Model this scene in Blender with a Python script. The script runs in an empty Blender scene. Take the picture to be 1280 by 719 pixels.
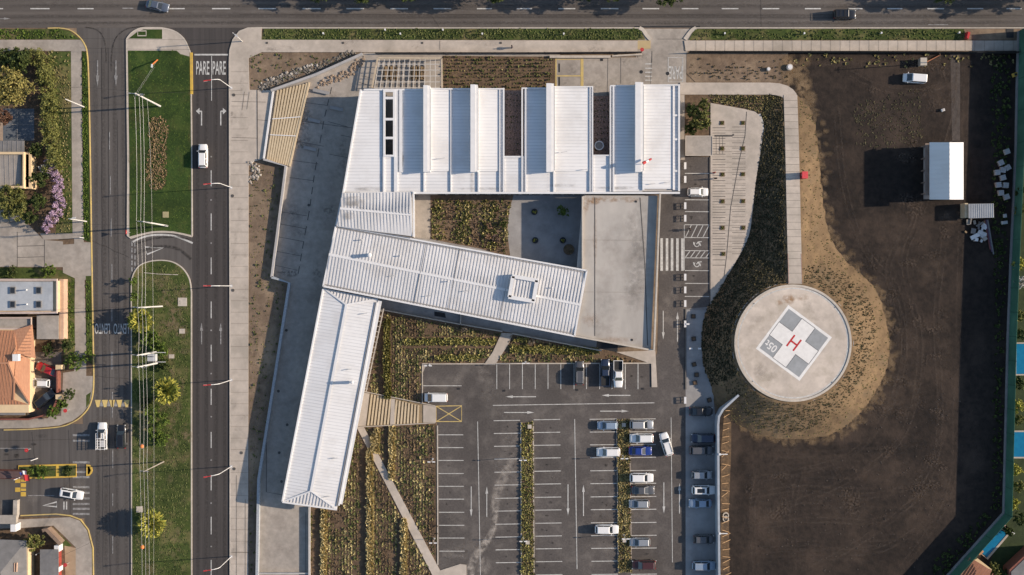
import bpy, math, random
import numpy as np
from mathutils import Vector, Matrix
random.seed(7); rng = np.random.default_rng(7)
R = math.radians
# ------------------------------------------------------------------ camera, light, exposure
HC = 220.0; SC = 6.4
scn = bpy.context.scene
col = scn.collection
cam_d = bpy.data.cameras.new('camera'); cam = bpy.data.objects.new('camera', cam_d); col.objects.link(cam)
cam.location = (0, 0, HC); cam.rotation_euler = (0, 0, 0)
cam_d.sensor_width = 36; cam_d.lens = 36 * HC / 200.0
cam_d.clip_start = 1; cam_d.clip_end = 4000
scn.camera = cam
SUN_EL, SUN_SLOPE = 24.0, 4.0          # sun stands to the right of the picture, a little towards its top
w = bpy.data.worlds.new('World'); scn.world = w; w.use_nodes = True
nt = w.node_tree; bg = nt.nodes['Background']
sky = nt.nodes.new('ShaderNodeTexSky'); sky.sky_type = 'NISHITA'; sky.sun_disc = False
sky.sun_elevation = R(SUN_EL); sky.sun_rotation = R(90 - SUN_SLOPE)
sky.air_density = 1.0; sky.dust_density = 0.7
nt.links.new(sky.outputs[0], bg.inputs[0]); bg.inputs[1].default_value = 0.13
sd = bpy.data.lights.new('sun', 'SUN'); sd.energy = 5.0; sd.angle = R(0.6); sd.color = (1.0, 0.84, 0.67)
sun = bpy.data.objects.new('sun', sd); col.objects.link(sun)
sdir = Vector((math.cos(R(SUN_EL)) * math.cos(R(SUN_SLOPE)), math.cos(R(SUN_EL)) * math.sin(R(SUN_SLOPE)), math.sin(R(SUN_EL))))
sun.rotation_euler = sdir.to_track_quat('Z', 'Y').to_euler(); sun.location = (300, 20, 150)
scn.view_settings.view_transform = 'Standard'; scn.view_settings.look = 'None'
scn.view_settings.exposure = 0.45; scn.view_settings.gamma = 1
scn.render.engine = 'CYCLES'; scn.cycles.transparent_max_bounces = 64

# ------------------------------------------------------------------ helpers
def P(px, py, z=0.0):
    k = (HC - z) / HC / SC
    return Vector(((px - 640) * k, (359.5 - py) * k, z))
def XY(pts, z=0.0): return [tuple(P(p[0], p[1], z))[:2] for p in pts]
def m_px(v): return v / SC

MATS = {}
def mat(name, c1, c2=None, scale=1.0, rough=0.85, bump=0.0, big=0.12, bigscale=0.06, metallic=0.0, stretch=None, island=False, c3=None, spec=0.3, detail=6.0, s3=None, coat=0):
    if name in MATS: return MATS[name]
    m = bpy.data.materials.new(name); m.use_nodes = True; n = m.node_tree; L = n.links
    b = n.nodes['Principled BSDF']; b.inputs['Roughness'].default_value = rough; b.inputs['Metallic'].default_value = metallic
    b.inputs['Specular IOR Level'].default_value = spec
    if coat: b.inputs['Coat Weight'].default_value = coat; b.inputs['Coat Roughness'].default_value = 0.08
    c2 = c2 or tuple(v * 0.8 for v in c1)
    tc = n.nodes.new('ShaderNodeTexCoord'); mp = n.nodes.new('ShaderNodeMapping')
    L.new(tc.outputs['Object'], mp.inputs[0])
    if stretch: mp.inputs['Scale'].default_value = stretch
    no = n.nodes.new('ShaderNodeTexNoise'); no.inputs['Scale'].default_value = scale; no.inputs['Detail'].default_value = detail; no.inputs['Roughness'].default_value = 0.62
    L.new(mp.outputs[0], no.inputs['Vector'])
    ra = n.nodes.new('ShaderNodeValToRGB'); ra.color_ramp.elements[0].position = 0.34; ra.color_ramp.elements[1].position = 0.68
    ra.color_ramp.elements[0].color = (*c2, 1); ra.color_ramp.elements[1].color = (*c1, 1)
    if island:
        ge = n.nodes.new('ShaderNodeNewGeometry'); ma = n.nodes.new('ShaderNodeMath'); ma.operation = 'MULTIPLY_ADD'
        L.new(ge.outputs['Random Per Island'], ma.inputs[0]); ma.inputs[1].default_value = 0.45; L.new(no.outputs['Fac'], ma.inputs[2])
        m2 = n.nodes.new('ShaderNodeMath'); m2.operation = 'SUBTRACT'; L.new(ma.outputs[0], m2.inputs[0]); m2.inputs[1].default_value = 0.22
        L.new(m2.outputs[0], ra.inputs[0])
    else: L.new(no.outputs['Fac'], ra.inputs[0])
    out = ra.outputs[0]
    if c3:
        n3 = n.nodes.new('ShaderNodeTexNoise'); n3.inputs['Scale'].default_value = s3 or scale * 0.2; n3.inputs['Detail'].default_value = 5; n3.inputs['Roughness'].default_value = .65
        L.new(tc.outputs['Object'], n3.inputs['Vector'])
        r3 = n.nodes.new('ShaderNodeValToRGB'); r3.color_ramp.elements[0].position = 0.5; r3.color_ramp.elements[1].position = 0.66
        L.new(n3.outputs['Fac'], r3.inputs[0])
        mx = n.nodes.new('ShaderNodeMix'); mx.data_type = 'RGBA'; L.new(r3.outputs[0], mx.inputs[0]); L.new(out, mx.inputs[6]); mx.inputs[7].default_value = (*c3, 1)
        out = mx.outputs[2]
    if big:
        nb = n.nodes.new('ShaderNodeTexNoise'); nb.inputs['Scale'].default_value = bigscale; nb.inputs['Detail'].default_value = 4
        L.new(tc.outputs['Object'], nb.inputs['Vector'])
        mr = n.nodes.new('ShaderNodeMapRange'); mr.inputs[1].default_value = 0.3; mr.inputs[2].default_value = 0.7; mr.inputs[3].default_value = 1 - big; mr.inputs[4].default_value = 1 + big
        L.new(nb.outputs['Fac'], mr.inputs[0])
        vm = n.nodes.new('ShaderNodeVectorMath'); vm.operation = 'SCALE'; L.new(out, vm.inputs[0]); L.new(mr.outputs[0], vm.inputs['Scale']); out = vm.outputs[0]
    L.new(out, b.inputs['Base Color'])
    if bump:
        bp = n.nodes.new('ShaderNodeBump'); bp.inputs['Strength'].default_value = bump; bp.inputs['Distance'].default_value = 0.15
        L.new(no.outputs['Fac'], bp.inputs['Height']); L.new(bp.outputs[0], b.inputs['Normal'])
    MATS[name] = m; return m

def tag(o, label=None, cat=None, group=None, kind=None):
    if label: o['label'] = label
    if cat: o['category'] = cat
    if group: o['group'] = group
    if kind: o['kind'] = kind
    return o
def empty(name, loc=(0, 0, 0), rz=0, label=None, cat=None, group=None, kind=None):
    o = bpy.data.objects.new(name, None); col.objects.link(o); o.location = loc; o.rotation_euler = (0, 0, rz); o.empty_display_size = 0.3
    return tag(o, label, cat, group, kind)
def link(name, me, m, parent=None, local=False):
    o = bpy.data.objects.new(name, me); col.objects.link(o)
    if m is not None: me.materials.append(m)
    if parent is not None:
        if not local:
            r = parent; loc = Vector((0, 0, 0))
            while r is not None: loc += r.location; r = r.parent
            me.transform(Matrix.Translation(-loc))
        o.parent = parent
    return o
def dup(o, parent=None):
    c = o.copy(); col.objects.link(c); c.parent = parent
    for ch in list(o.children): dup(ch, c)
    return c
def place(proto, first, loc, rz=0, label=None, group=None):
    o = proto if first else dup(proto)
    o.location = loc; o.rotation_euler = (0, 0, rz)
    if label: o['label'] = label
    if group: o['group'] = group
    return o

class MB:
    def __init__(s): s.v = []; s.f = []
    def add(s, vs, fs):
        n = len(s.v); s.v += [tuple(v) for v in vs]; s.f += [tuple(i + n for i in f) for f in fs]; return s
    def prism(s, pts, z0, z1):          # pts in world xy
        n = len(pts)
        a = sum(pts[i][0] * pts[(i + 1) % n][1] - pts[(i + 1) % n][0] * pts[i][1] for i in range(n))
        if a < 0: pts = pts[::-1]
        zt = z1 if isinstance(z1, (list, tuple)) else [z1] * n
        if a < 0 and isinstance(z1, (list, tuple)): zt = zt[::-1]
        vs = [(p[0], p[1], z0) for p in pts] + [(p[0], p[1], z) for p, z in zip(pts, zt)]
        fs = [tuple(range(n, 2 * n)), tuple(range(n - 1, -1, -1))] + [(i, (i + 1) % n, n + (i + 1) % n, n + i) for i in range(n)]
        return s.add(vs, fs)
    def box(s, c, d, rz=0, tilt=None):
        x, y, z = d[0] / 2, d[1] / 2, d[2] / 2
        vs = [Vector((a * x, b * y, g * z)) for g in (-1, 1) for a, b in ((-1, -1), (1, -1), (1, 1), (-1, 1))]
        M = Matrix.Rotation(rz, 3, 'Z')
        if tilt: M = M @ Matrix.Rotation(tilt, 3, 'Y')
        vs = [M @ v + Vector(c) for v in vs]
        return s.add(vs, [(3, 2, 1, 0), (4, 5, 6, 7), (0, 1, 5, 4), (1, 2, 6, 5), (2, 3, 7, 6), (3, 0, 4, 7)])
    def bar(s, a, b, wd, ht, up=Vector((0, 0, 1))):     # rectangular bar between two points
        a, b = Vector(a), Vector(b); d = (b - a)
        if d.length < 1e-6: return s
        d.normalize(); sd_ = d.cross(up)
        if sd_.length < 1e-4: sd_ = Vector((1, 0, 0))
        sd_.normalize(); u = sd_.cross(d)
        vs = [p + sd_ * i * wd / 2 + u * j * ht / 2 for p in (a, b) for i, j in ((-1, -1), (1, -1), (1, 1), (-1, 1))]
        return s.add(vs, [(0, 1, 2, 3), (7, 6, 5, 4), (1, 0, 4, 5), (2, 1, 5, 6), (3, 2, 6, 7), (0, 3, 7, 4)])
    def tube(s, pts, r, seg=8, r1=None):
        pts = [Vector(p) for p in pts]; n = len(pts); r1 = r if r1 is None else r1; vs = []
        for i, p in enumerate(pts):
            d = (pts[min(i + 1, n - 1)] - pts[max(i - 1, 0)]).normalized()
            a = d.orthogonal().normalized(); b = d.cross(a)
            rr = r + (r1 - r) * i / max(1, n - 1)
            if i: # keep frame stable
                a = (pa - d * pa.dot(d)).normalized(); b = d.cross(a)
            pa = a
            vs += [p + (a * math.cos(t) + b * math.sin(t)) * rr for t in [2 * math.pi * k / seg for k in range(seg)]]
        fs = [(i * seg + k, i * seg + (k + 1) % seg, (i + 1) * seg + (k + 1) % seg, (i + 1) * seg + k) for i in range(n - 1) for k in range(seg)]
        fs += [tuple(range(seg - 1, -1, -1)), tuple(range((n - 1) * seg, n * seg))]
        return s.add(vs, fs)
    def disc(s, c, r, z0, z1, seg=32, rx=None):
        return s.prism([(c[0] + r * math.cos(2 * math.pi * k / seg), c[1] + (rx or r) * math.sin(2 * math.pi * k / seg)) for k in range(seg)], z0, z1)
    def ball(s, c, r, seg=12, sc=(1, 1, 1)):
        vs = []; rings = seg // 2
        for i in range(1, rings):
            t = math.pi * i / rings
            vs += [(c[0] + sc[0] * r * math.sin(t) * math.cos(2 * math.pi * k / seg), c[1] + sc[1] * r * math.sin(t) * math.sin(2 * math.pi * k / seg), c[2] + sc[2] * r * math.cos(t)) for k in range(seg)]
        vs += [(c[0], c[1], c[2] + r * sc[2]), (c[0], c[1], c[2] - r * sc[2])]; T = len(vs) - 2
        fs = [(i * seg + k, (i + 1) * seg + k, (i + 1) * seg + (k + 1) % seg, i * seg + (k + 1) % seg) for i in range(rings - 2) for k in range(seg)]
        fs += [(T, k, (k + 1) % seg) for k in range(seg)] + [(T + 1, (rings - 2) * seg + (k + 1) % seg, (rings - 2) * seg + k) for k in range(seg)]
        return s.add(vs, fs)
    def line(s, pts, wd, z, th=0.0, closed=False):      # flat painted line or kerb along world xy points
        n = len(pts); L = []; Rr = []
        for i in range(n):
            if closed: a, b = Vector(pts[i - 1]), Vector(pts[(i + 1) % n])
            else: a, b = Vector(pts[max(0, i - 1)]), Vector(pts[min(n - 1, i + 1)])
            d = (b - a).normalized(); nn = Vector((-d.y, d.x)); p = Vector(pts[i])
            L.append(p + nn * wd / 2); Rr.append(p - nn * wd / 2)
        m = n if closed else n - 1
        if th == 0:
            vs = [(*p, z) for p in L] + [(*p, z) for p in Rr]
            s.add(vs, [(n + i, n + (i + 1) % n, (i + 1) % n, i) for i in range(m)])
        else:
            vs = [(*p, z) for p in L] + [(*p, z) for p in Rr] + [(*p, z - th) for p in L] + [(*p, z - th) for p in Rr]
            fs = []
            for i in range(m):
                j = (i + 1) % n
                fs += [(n + i, n + j, j, i), (i, j, 2 * n + j, 2 * n + i), (n + j, n + i, 3 * n + i, 3 * n + j), (2*n+i, 2*n+j, 3*n+j, 3*n+i)]
            if not closed: fs += [(0, 2 * n, 3 * n, n), (n - 1, 2 * n - 1, 4 * n - 1, 3 * n - 1)]
            s.add(vs, fs)
        return s
    def build(s, name, m, parent=None, local=False, smooth=False):
        me = bpy.data.meshes.new(name); me.from_pydata(s.v, [], s.f); me.update()
        if smooth:
            for p in me.polygons: p.use_smooth = True
        return link(name, me, m, parent, local)

def smooth(pts, k=6, closed=False):      # Catmull-Rom
    n = len(pts); out = []
    rngi = range(n if closed else n - 1)
    for i in rngi:
        g = (lambda j: pts[j % n]) if closed else (lambda j: pts[max(0, min(n - 1, j))])
        p0, p1, p2, p3 = [np.array(g(i + d), float) for d in (-1, 0, 1, 2)]
        for q in range(k):
            t = q / k
            out.append(tuple(0.5 * ((2 * p1) + (-p0 + p2) * t + (2 * p0 - 5 * p1 + 4 * p2 - p3) * t * t + (-p0 + 3 * p1 - 3 * p2 + p3) * t ** 3)))
    if not closed: out.append(tuple(pts[-1]))
    return out
def inside(px, py, poly):
    c = False; n = len(poly); j = n - 1
    for i in range(n):
        xi, yi = poly[i][:2]; xj, yj = poly[j][:2]
        if (yi > py) != (yj > py) and px < (xj - xi) * (py - yi) / (yj - yi) + xi: c = not c
        j = i
    return c
LAY = {}
def sheet(name, pts, m, z=0.0, kind='structure', skirt=0.2, parent=None):
    LAY[z] = LAY.get(z, 0) + 1
    o = MB().prism(XY(pts), z - skirt, z + 0.003 * LAY[z]).build(name, m, parent)
    if kind and not parent: o['kind'] = kind
    return o
def clip_line(poly, o, d):               # poly 2D, line origin o, dir d -> segments
    ts = []; n = len(poly); nrm = Vector((-d.y, d.x))
    for i in range(n):
        a = Vector(poly[i][:2]); b = Vector(poly[(i + 1) % n][:2])
        sa = (a - o).dot(nrm); sb = (b - o).dot(nrm)
        if (sa > 0) != (sb > 0):
            t = sa / (sa - sb); ts.append(((a + (b - a) * t) - o).dot(d))
    ts.sort(); return [(ts[i], ts[i + 1]) for i in range(0, len(ts) - 1, 2)]
def ribs(mb, poly, ang, pitch, wd, ht, inset=0.05):     # poly: 3D world points, ribs lie on its plane
    a, b, c = Vector(poly[0]), Vector(poly[1]), Vector(poly[-1]); nn = (b - a).cross(c - a)
    zf = lambda x, y: a.z - (nn.x * (x - a.x) + nn.y * (y - a.y)) / nn.z
    d = Vector((math.cos(ang), math.sin(ang))); nr = Vector((-d.y, d.x))
    offs = [Vector(p[:2]).dot(nr) for p in poly]; t = min(offs) + pitch * 0.5
    while t < max(offs):
        for t0, t1 in clip_line(poly, nr * t, d):
            if t1 - t0 > 0.3:
                p, q = nr * t + d * (t0 + inset), nr * t + d * (t1 - inset)
                mb.bar((p.x, p.y, zf(p.x, p.y) + ht / 2 - .005), (q.x, q.y, zf(q.x, q.y) + ht / 2 - .005), wd, ht)
        t += pitch
def slab(mb, poly, th):                  # 3D polygon with thickness downwards
    n = len(poly); a = sum(poly[i][0] * poly[(i + 1) % n][1] - poly[(i + 1) % n][0] * poly[i][1] for i in range(n))
    if a < 0: poly = poly[::-1]
    vs = [tuple(p) for p in poly] + [(p[0], p[1], p[2] - th) for p in poly]
    return mb.add(vs, [tuple(range(n)), tuple(range(2 * n - 1, n - 1, -1))] + [(i, n + i, n + (i + 1) % n, (i + 1) % n) for i in range(n)])

def np_mesh(name, V, F, m, parent=None):
    me = bpy.data.meshes.new(name); k = F.shape[1]
    me.vertices.add(len(V)); me.vertices.foreach_set('co', V.astype(np.float32).ravel())
    me.loops.add(F.size); me.loops.foreach_set('vertex_index', F.astype(np.int32).ravel())
    me.polygons.add(len(F)); me.polygons.foreach_set('loop_start', np.arange(0, F.size, k, dtype=np.int32)); me.polygons.foreach_set('loop_total', np.full(len(F), k, np.int32))
    me.update(calc_edges=True); me.validate()
    return link(name, me, m, parent)
def leaves(name, C, size, m, parent=None, flat=0.3):
    N = len(C); s = size * rng.uniform(0.6, 1.3, N)[:, None]
    a = rng.normal(size=(N, 3)); a[:, 2] *= flat; a /= np.linalg.norm(a, axis=1)[:, None]
    b = rng.normal(size=(N, 3)); b -= (b * a).sum(1)[:, None] * a; b /= np.linalg.norm(b, axis=1)[:, None]
    V = np.stack([C - a * s, C - b * s * .5, C + a * s, C + b * s * .5], 1).reshape(-1, 3)
    return np_mesh(name, V, np.arange(4 * N).reshape(N, 4), m, parent)
def crown_pts(lobes, n):                 # lobes: (x,y,z,rx,ry,rz); clumped points near the surface
    vol = np.array([l[3] * l[4] * l[5] for l in lobes]) ** 0.7; vol /= vol.sum(); out = []
    for l, f in zip(lobes, vol):
        k = max(4, int(n * f)); kc = max(5, k // 28)
        d = rng.normal(size=(kc, 3)); d /= np.linalg.norm(d, axis=1)[:, None]
        cc = d * rng.uniform(0.45, 1.0, kc)[:, None]
        idx = rng.integers(0, kc, k); p = cc[idx] + rng.normal(size=(k, 3)) * 0.13
        out.append(np.array(l[:3]) + p * np.array(l[3:]))
    return np.concatenate(out)
def tufts(name, C, rad, hgt, m, blades=7, parent=None, wide=0.35):
    C = np.asarray(C, float); N = len(C)
    if N == 0: return None
    ang = rng.uniform(0, 2 * math.pi, (N, blades)); sc = rng.uniform(0.65, 1.25, (N, 1)) * rng.uniform(.75, 1.15, (N, blades))
    lean = rng.uniform(0.25, 1.0, (N, blades))
    dx, dy = np.cos(ang), np.sin(ang); base = C[:, None, :] + np.stack([dx * rad * .1, dy * rad * .1, np.zeros_like(dx)], -1)
    tip = C[:, None, :] + np.stack([dx * rad * lean * sc, dy * rad * lean * sc, hgt * sc * (1.1 - 0.6 * lean)], -1)
    mid = C[:, None, :] + np.stack([dx * rad * lean * sc * .5, dy * rad * lean * sc * .5, hgt * sc * (1.1 - 0.6 * lean) * .8], -1)
    px = np.stack([-dy, dx, np.zeros_like(dx)], -1) * rad * wide * sc[..., None]
    V = np.stack([base, mid - px, tip, mid + px], 2).reshape(-1, 3)
    return np_mesh(name, V, np.arange(len(V)).reshape(-1, 4), m, parent)
def grid_pts(poly, dx, dy, jit=0.3, ang=0, keep=1.0, z=0.0, zf=None, excl=()):   # px units
    xs = [p[0] for p in poly]; ys = [p[1] for p in poly]; cx, cy = sum(xs) / len(xs), sum(ys) / len(ys); r = max(max(xs) - min(xs), max(ys) - min(ys)) * .75
    ca, sa = math.cos(ang), math.sin(ang); out = []
    y = -r
    while y < r:
        x = -r
        while x < r:
            a = x + random.uniform(-jit, jit) * dx; b = y + random.uniform(-jit, jit) * dy
            qx, qy = cx + a * ca - b * sa, cy + a * sa + b * ca
            if random.random() < keep and inside(qx, qy, poly) and not any(inside(qx, qy, e) for e in excl):
                p = P(qx, qy); out.append((p.x, p.y, zf(qx, qy) if zf else z))
            x += dx
        y += dy
    return out
FONT = {}
def text_mesh(s):
    cu = bpy.data.curves.new('txt', 'FONT'); cu.body = s; cu.align_x = 'CENTER'; cu.align_y = 'CENTER'; cu.size = 1; cu.offset = 0.012
    o = bpy.data.objects.new('txt', cu); col.objects.link(o); dg = bpy.context.evaluated_depsgraph_get()
    me = bpy.data.meshes.new_from_object(o.evaluated_get(dg)); bpy.data.objects.remove(o); bpy.data.curves.remove(cu)
    xs = [v.co.x for v in me.vertices]; ys = [v.co.y for v in me.vertices]
    cx, cy = (min(xs) + max(xs)) / 2, (min(ys) + max(ys)) / 2; sx, sy = max(xs) - min(xs), max(ys) - min(ys)
    for v in me.vertices: v.co = ((v.co.x - cx) / sx, (v.co.y - cy) / sy, 0)
    return me
def text(name, s, px, py, wpx, hpx, rot, z, m, parent=None, zref=0.0):
    me = text_mesh(s); k = (HC - zref) / HC / SC; me.name = name
    me.transform(Matrix.Translation(Vector((*P(px, py, zref).xy, z))) @ Matrix.Rotation(rot, 4, 'Z') @ Matrix.Diagonal((wpx * k, hpx * k, 1, 1)))
    return link(name, me, m, parent)

# ------------------------------------------------------------------ materials
ASPH = mat('asphalt', (.096, .084, .077), (.066, .058, .054), scale=3.0, big=.2, bigscale=.09, rough=.9, bump=.15, c3=(.116, .102, .092), s3=.35)
ASPH_AV = mat('avenue_asphalt', (.112, .097, .086), (.077, .067, .060), scale=1.0, big=.12, rough=.9, stretch=(.02, 1.3, 1), detail=4)
ASPH_NS = mat('road_asphalt', (.104, .094, .087), (.076, .068, .063), scale=1.1, big=.14, rough=.9, stretch=(1.2, .03, 1), detail=4)
ASPH_E = mat('new_road_asphalt', (.066, .058, .055), (.048, .043, .041), scale=1.1, big=.1, rough=.9, stretch=(1.4, .03, 1), detail=4)
CONC = mat('concrete', (.47, .405, .34), (.38, .33, .28), scale=.8, big=.1, bigscale=.12, bump=.05, c3=(.35, .305, .255), s3=.22)
CONC_OLD = mat('old_concrete', (.37, .325, .28), (.28, .25, .215), scale=.9, big=.16, bigscale=.15, c3=(.24, .21, .18), s3=.3)
CONC_G = mat('grey_concrete', (.31, .30, .29), (.25, .24, .235), scale=.5, big=.14, bigscale=.12, c3=(.22, .21, .205), s3=.2)
CONC_R = mat('roof_concrete', (.41, .375, .335), (.34, .315, .285), scale=.35, big=.1, bigscale=.1, c3=(.30, .27, .24), s3=.15, stretch=(1, .35, 1))
KERB = mat('kerb_concrete', (.50, .44, .37), (.38, .34, .29), scale=1.5)
YEL = mat('yellow_paint', (.62, .40, .06), (.45, .30, .07), scale=1.2, rough=.7)
YEL_P = mat('faded_yellow_paint', (.60, .44, .14), (.42, .32, .15), scale=.8, rough=.8)
WHT = mat('road_paint', (.55, .54, .51), (.35, .34, .32), scale=2.0, rough=.8)
WHT_O = mat('worn_road_paint', (.32, .31, .30), (.13, .125, .12), scale=1.6, rough=.85)
JOINT = mat('joint_dark', (.06, .055, .05), (.09, .085, .08), scale=1)
GRASS_G = mat('lawn_green', (.034, .062, .012), (.019, .038, .007), scale=2.2, big=.3, bigscale=.16, bump=.6, rough=1, c3=(.045, .068, .014), s3=.3)
GRASS_D = mat('dry_grass', (.066, .088, .020), (.034, .052, .012), scale=1.2, big=.3, bigscale=.1, bump=.6, rough=1, c3=(.14, .115, .052), s3=.2)
SOIL = mat('brown_soil', (.20, .145, .10), (.135, .096, .066), scale=.8, big=.2, bigscale=.08, bump=.7, rough=1, c3=(.25, .185, .125), s3=.1)
SOIL_D = mat('dark_soil', (.036, .026, .0205), (.0165, .0125, .0105), scale=.9, big=.3, bigscale=.028, bump=.8, rough=1, c3=(.048, .034, .026), s3=.13, detail=14)
SOIL_T = mat('tan_soil', (.215, .145, .080), (.125, .084, .048), scale=.6, big=.22, bigscale=.1, bump=.8, rough=1, c3=(.14, .10, .06), s3=.3, detail=10)
SOIL_G = mat('garden_soil', (.155, .105, .066), (.085, .057, .037), scale=1.2, big=.2, bump=.8, rough=1)
ROOF = mat('white_roof_metal', (.69, .685, .68), (.64, .63, .62), scale=.22, big=.04, rough=.55, stretch=(.35, 1.8, 1), c3=(.59, .575, .56), s3=.16)
ROOF_M = mat('white_corrugated_metal', (.63, .62, .615), (.54, .53, .52), scale=.3, big=.06, rough=.55, c3=(.50, .48, .46), s3=.12, stretch=(1.6, .3, 1))
SEAM = mat('roof_seam', (.585, .585, .59), (.50, .50, .505), scale=.8, rough=.6)
WALLM = mat('render_wall', (.45, .43, .41), (.38, .36, .34), scale=.6, big=.06)
DARK = mat('dark_metal', (.02, .02, .022), (.03, .03, .03), rough=.5, big=0)
WINDOW = mat('window_glass', (.02, .025, .03), (.03, .035, .04), rough=.08, big=0, spec=.6)
GRAVEL = mat('dark_gravel', (.30, .21, .175), (.10, .07, .06), scale=4, bump=.8, big=.1, rough=1)
TAN = mat('tan_timber', (.56, .45, .30), (.47, .37, .24), scale=1.4, big=.08, rough=.8)
TAN_D = mat('tan_timber_dark', (.26, .18, .10), (.20, .14, .08), scale=1.4, rough=.85)
STEEL = mat('galvanised_steel', (.55, .54, .53), (.45, .44, .43), rough=.45, big=0, metallic=.2)
WHITE = mat('white_enamel', (.68, .67, .66), (.62, .61, .60), rough=.4, big=0)
RED = mat('red_enamel', (.48, .035, .035), (.4, .03, .03), rough=.45, big=0)
ORANGE = mat('orange_plastic', (.75, .22, .06), (.6, .18, .05), rough=.5, big=0)
TILE = mat('terracotta', (.40, .195, .11), (.32, .15, .085), scale=2, big=.1, bump=.3, stretch=(3, .5, 1), rough=.9)
GREEN_NET = mat('green_net', (.050, .135, .095), (.030, .095, .066), scale=.35, big=.3, rough=.9)
POOL = mat('pool_water', (.008, .15, .28), (.006, .12, .24), scale=1.2, rough=.06, big=.03, spec=.5)
BRICK = mat('red_brick', (.24, .09, .06), (.17, .06, .045), scale=3)
CREAM = mat('cream_paint', (.62, .47, .28), (.55, .41, .25), scale=.8, big=.05)
GREYR = mat('grey_roof_sheet', (.20, .19, .185), (.15, .145, .14), scale=.8, rough=.8)
TRUNK = mat('bark', (.11, .08, .055), (.07, .05, .035), scale=3)
F_DK = mat('foliage_dark', (.075, .095, .022), (.026, .042, .009), scale=1.2, island=True, rough=.8)
F_MD = mat('foliage_olive', (.19, .185, .050), (.075, .085, .020), scale=.9, island=True, rough=.8)
F_YL = mat('foliage_yellow_green', (.46, .42, .075), (.16, .17, .028), scale=1.2, island=True, rough=.8)
F_GR = mat('foliage_fresh_green', (.125, .175, .026), (.050, .085, .012), scale=1.2, island=True, rough=.8)
F_PK = mat('bougainvillea_flowers', (.46, .33, .42), (.20, .13, .20), scale=1.5, island=True, rough=.85)
F_RD = mat('foliage_reddish', (.16, .08, .05), (.07, .04, .025), scale=1.2, island=True, rough=.85)
F_WH = mat('white_flowers', (.55, .53, .50), (.3, .3, .27), scale=1.5, island=True, rough=.85)
T_GOLD = mat('feather_grass_gold', (.74, .62, .33), (.52, .43, .22), scale=.8, island=True, rough=.9)
T_OLIVE = mat('groundcover_olive', (.30, .26, .11), (.15, .13, .05), scale=.6, island=True, rough=.9)
T_GREEN = mat('groundcover_green', (.15, .165, .055), (.065, .08, .024), scale=.6, island=True, rough=.9)
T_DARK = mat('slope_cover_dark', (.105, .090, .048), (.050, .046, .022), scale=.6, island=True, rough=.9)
T_YG = mat('courtyard_cover', (.50, .45, .17), (.25, .24, .075), scale=.5, island=True, rough=.9)
CLIP = mat('rubble_stone', (.42, .38, .33), (.24, .21, .18), scale=2, island=True)

# ------------------------------------------------------------------ ground and roads
def struct(o): o['kind'] = 'structure'; return o
ZR, ZM, ZP, ZPM = 0.0, 0.045, 0.12, 0.215     # road, marks on road, pavement, marks on pavement
struct(MB().prism([(-1500, -1500), (1500, -1500), (1500, 1500), (-1500, 1500)], -1.0, -0.02).build('ground', SOIL))
avenue = sheet('avenue', [(-900, -140), (2200, -140), (2200, 35), (-900, 35)], ASPH_AV, ZR)
west_road = sheet('west_road', [(96, 35), (200, 35), (200, 900), (110, 900)], ASPH_NS, ZR)
east_road = sheet('east_road', [(200, 35), (312, 35), (290, 80), (290, 900), (200, 900)], ASPH_E, ZR)
side_street = sheet('side_street', [(-300, 530), (118, 530), (118, 648), (-300, 648)], ASPH_NS, ZR)
turning_lane = sheet('turning_lane', [(164, 290), (240, 290), (240, 350), (164, 350)], ASPH_NS, ZR)
lot = sheet('parking_lot', [(528, 455), (816, 455), (822, 440), (826, 240), (850, 240), (850, 196), (888, 196), (888, 386), (857, 386), (857, 900), (547, 900), (547, 528), (528, 528)], ASPH, ZR)
stall_strip = sheet('parking_strip', [(857, 386), (888, 384), (893, 440), (892, 500), (896, 540), (897, 900), (857, 900)], CONC_G, ZR)
yard = sheet('ambulance_yard', [(693, 72), (795, 72), (797, 36), (866, 36), (858, 72), (856, 200), (740, 200), (740, 122), (693, 122)], CONC_OLD, ZR)
west_court = sheet('west_court', [(340, 113), (455, 66), (700, 68), (700, 130), (560, 400), (445, 640), (387, 640), (387, 900), (321, 900), (323, 600), (344, 472), (362, 353), (340, 346), (358, 207), (330, 198)], CONC_OLD, ZR)
def mark(name, parent, m, z=ZM):
    mb = MB(); return mb, (lambda: mb.build(name, m, parent))
def seg(mb, x0, y0, x1, y1, wpx, z=ZM): mb.line(XY([(x0, y0), (x1, y1)]), wpx / SC, z)
def arrow(mb, x, y, L, ang, hw=3.4, hl=9, sw=1.1, z=ZM, bend=0):   # image px; ang 0 = right, 90 = up
    a = R(ang); d = np.array([math.cos(a), -math.sin(a)]); n = np.array([d[1], -d[0]])
    q = lambda t, u: tuple(P(*(np.array([x, y]) + d * t + n * u), 0))[:2]
    p = [q(-L / 2, -sw / 2), q(L / 2 - hl, -sw / 2), q(L / 2 - hl, sw / 2), q(-L / 2, sw / 2)]
    if not bend:
        mb.add([(*v, z) for v in p], [(0, 1, 2, 3)]); mb.add([(*v, z) for v in (q(L / 2 - hl, -hw / 2), q(L / 2, 0), q(L / 2 - hl, hw / 2))], [(0, 1, 2)])
    else:
        mb.add([(*v, z) for v in p], [(0, 1, 2, 3)]); u = bend
        mb.add([(*v, z + .003) for v in (q(L / 2 - hl - 1.2, 0), q(L / 2 - hl + .6, 0), q(L / 2 - hl + .6, u * 3), q(L / 2 - hl - 1.2, u * 3))], [(0, 1, 2, 3)])
        mb.add([(*v, z) for v in (q(L / 2 - hl - 4.2, u * 2.6), q(L / 2 - hl + 4, u * 2.6), q(L / 2 - hl, u * 7))], [(0, 1, 2)])
mb, fin = mark('lane_line', avenue, WHT)
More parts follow.
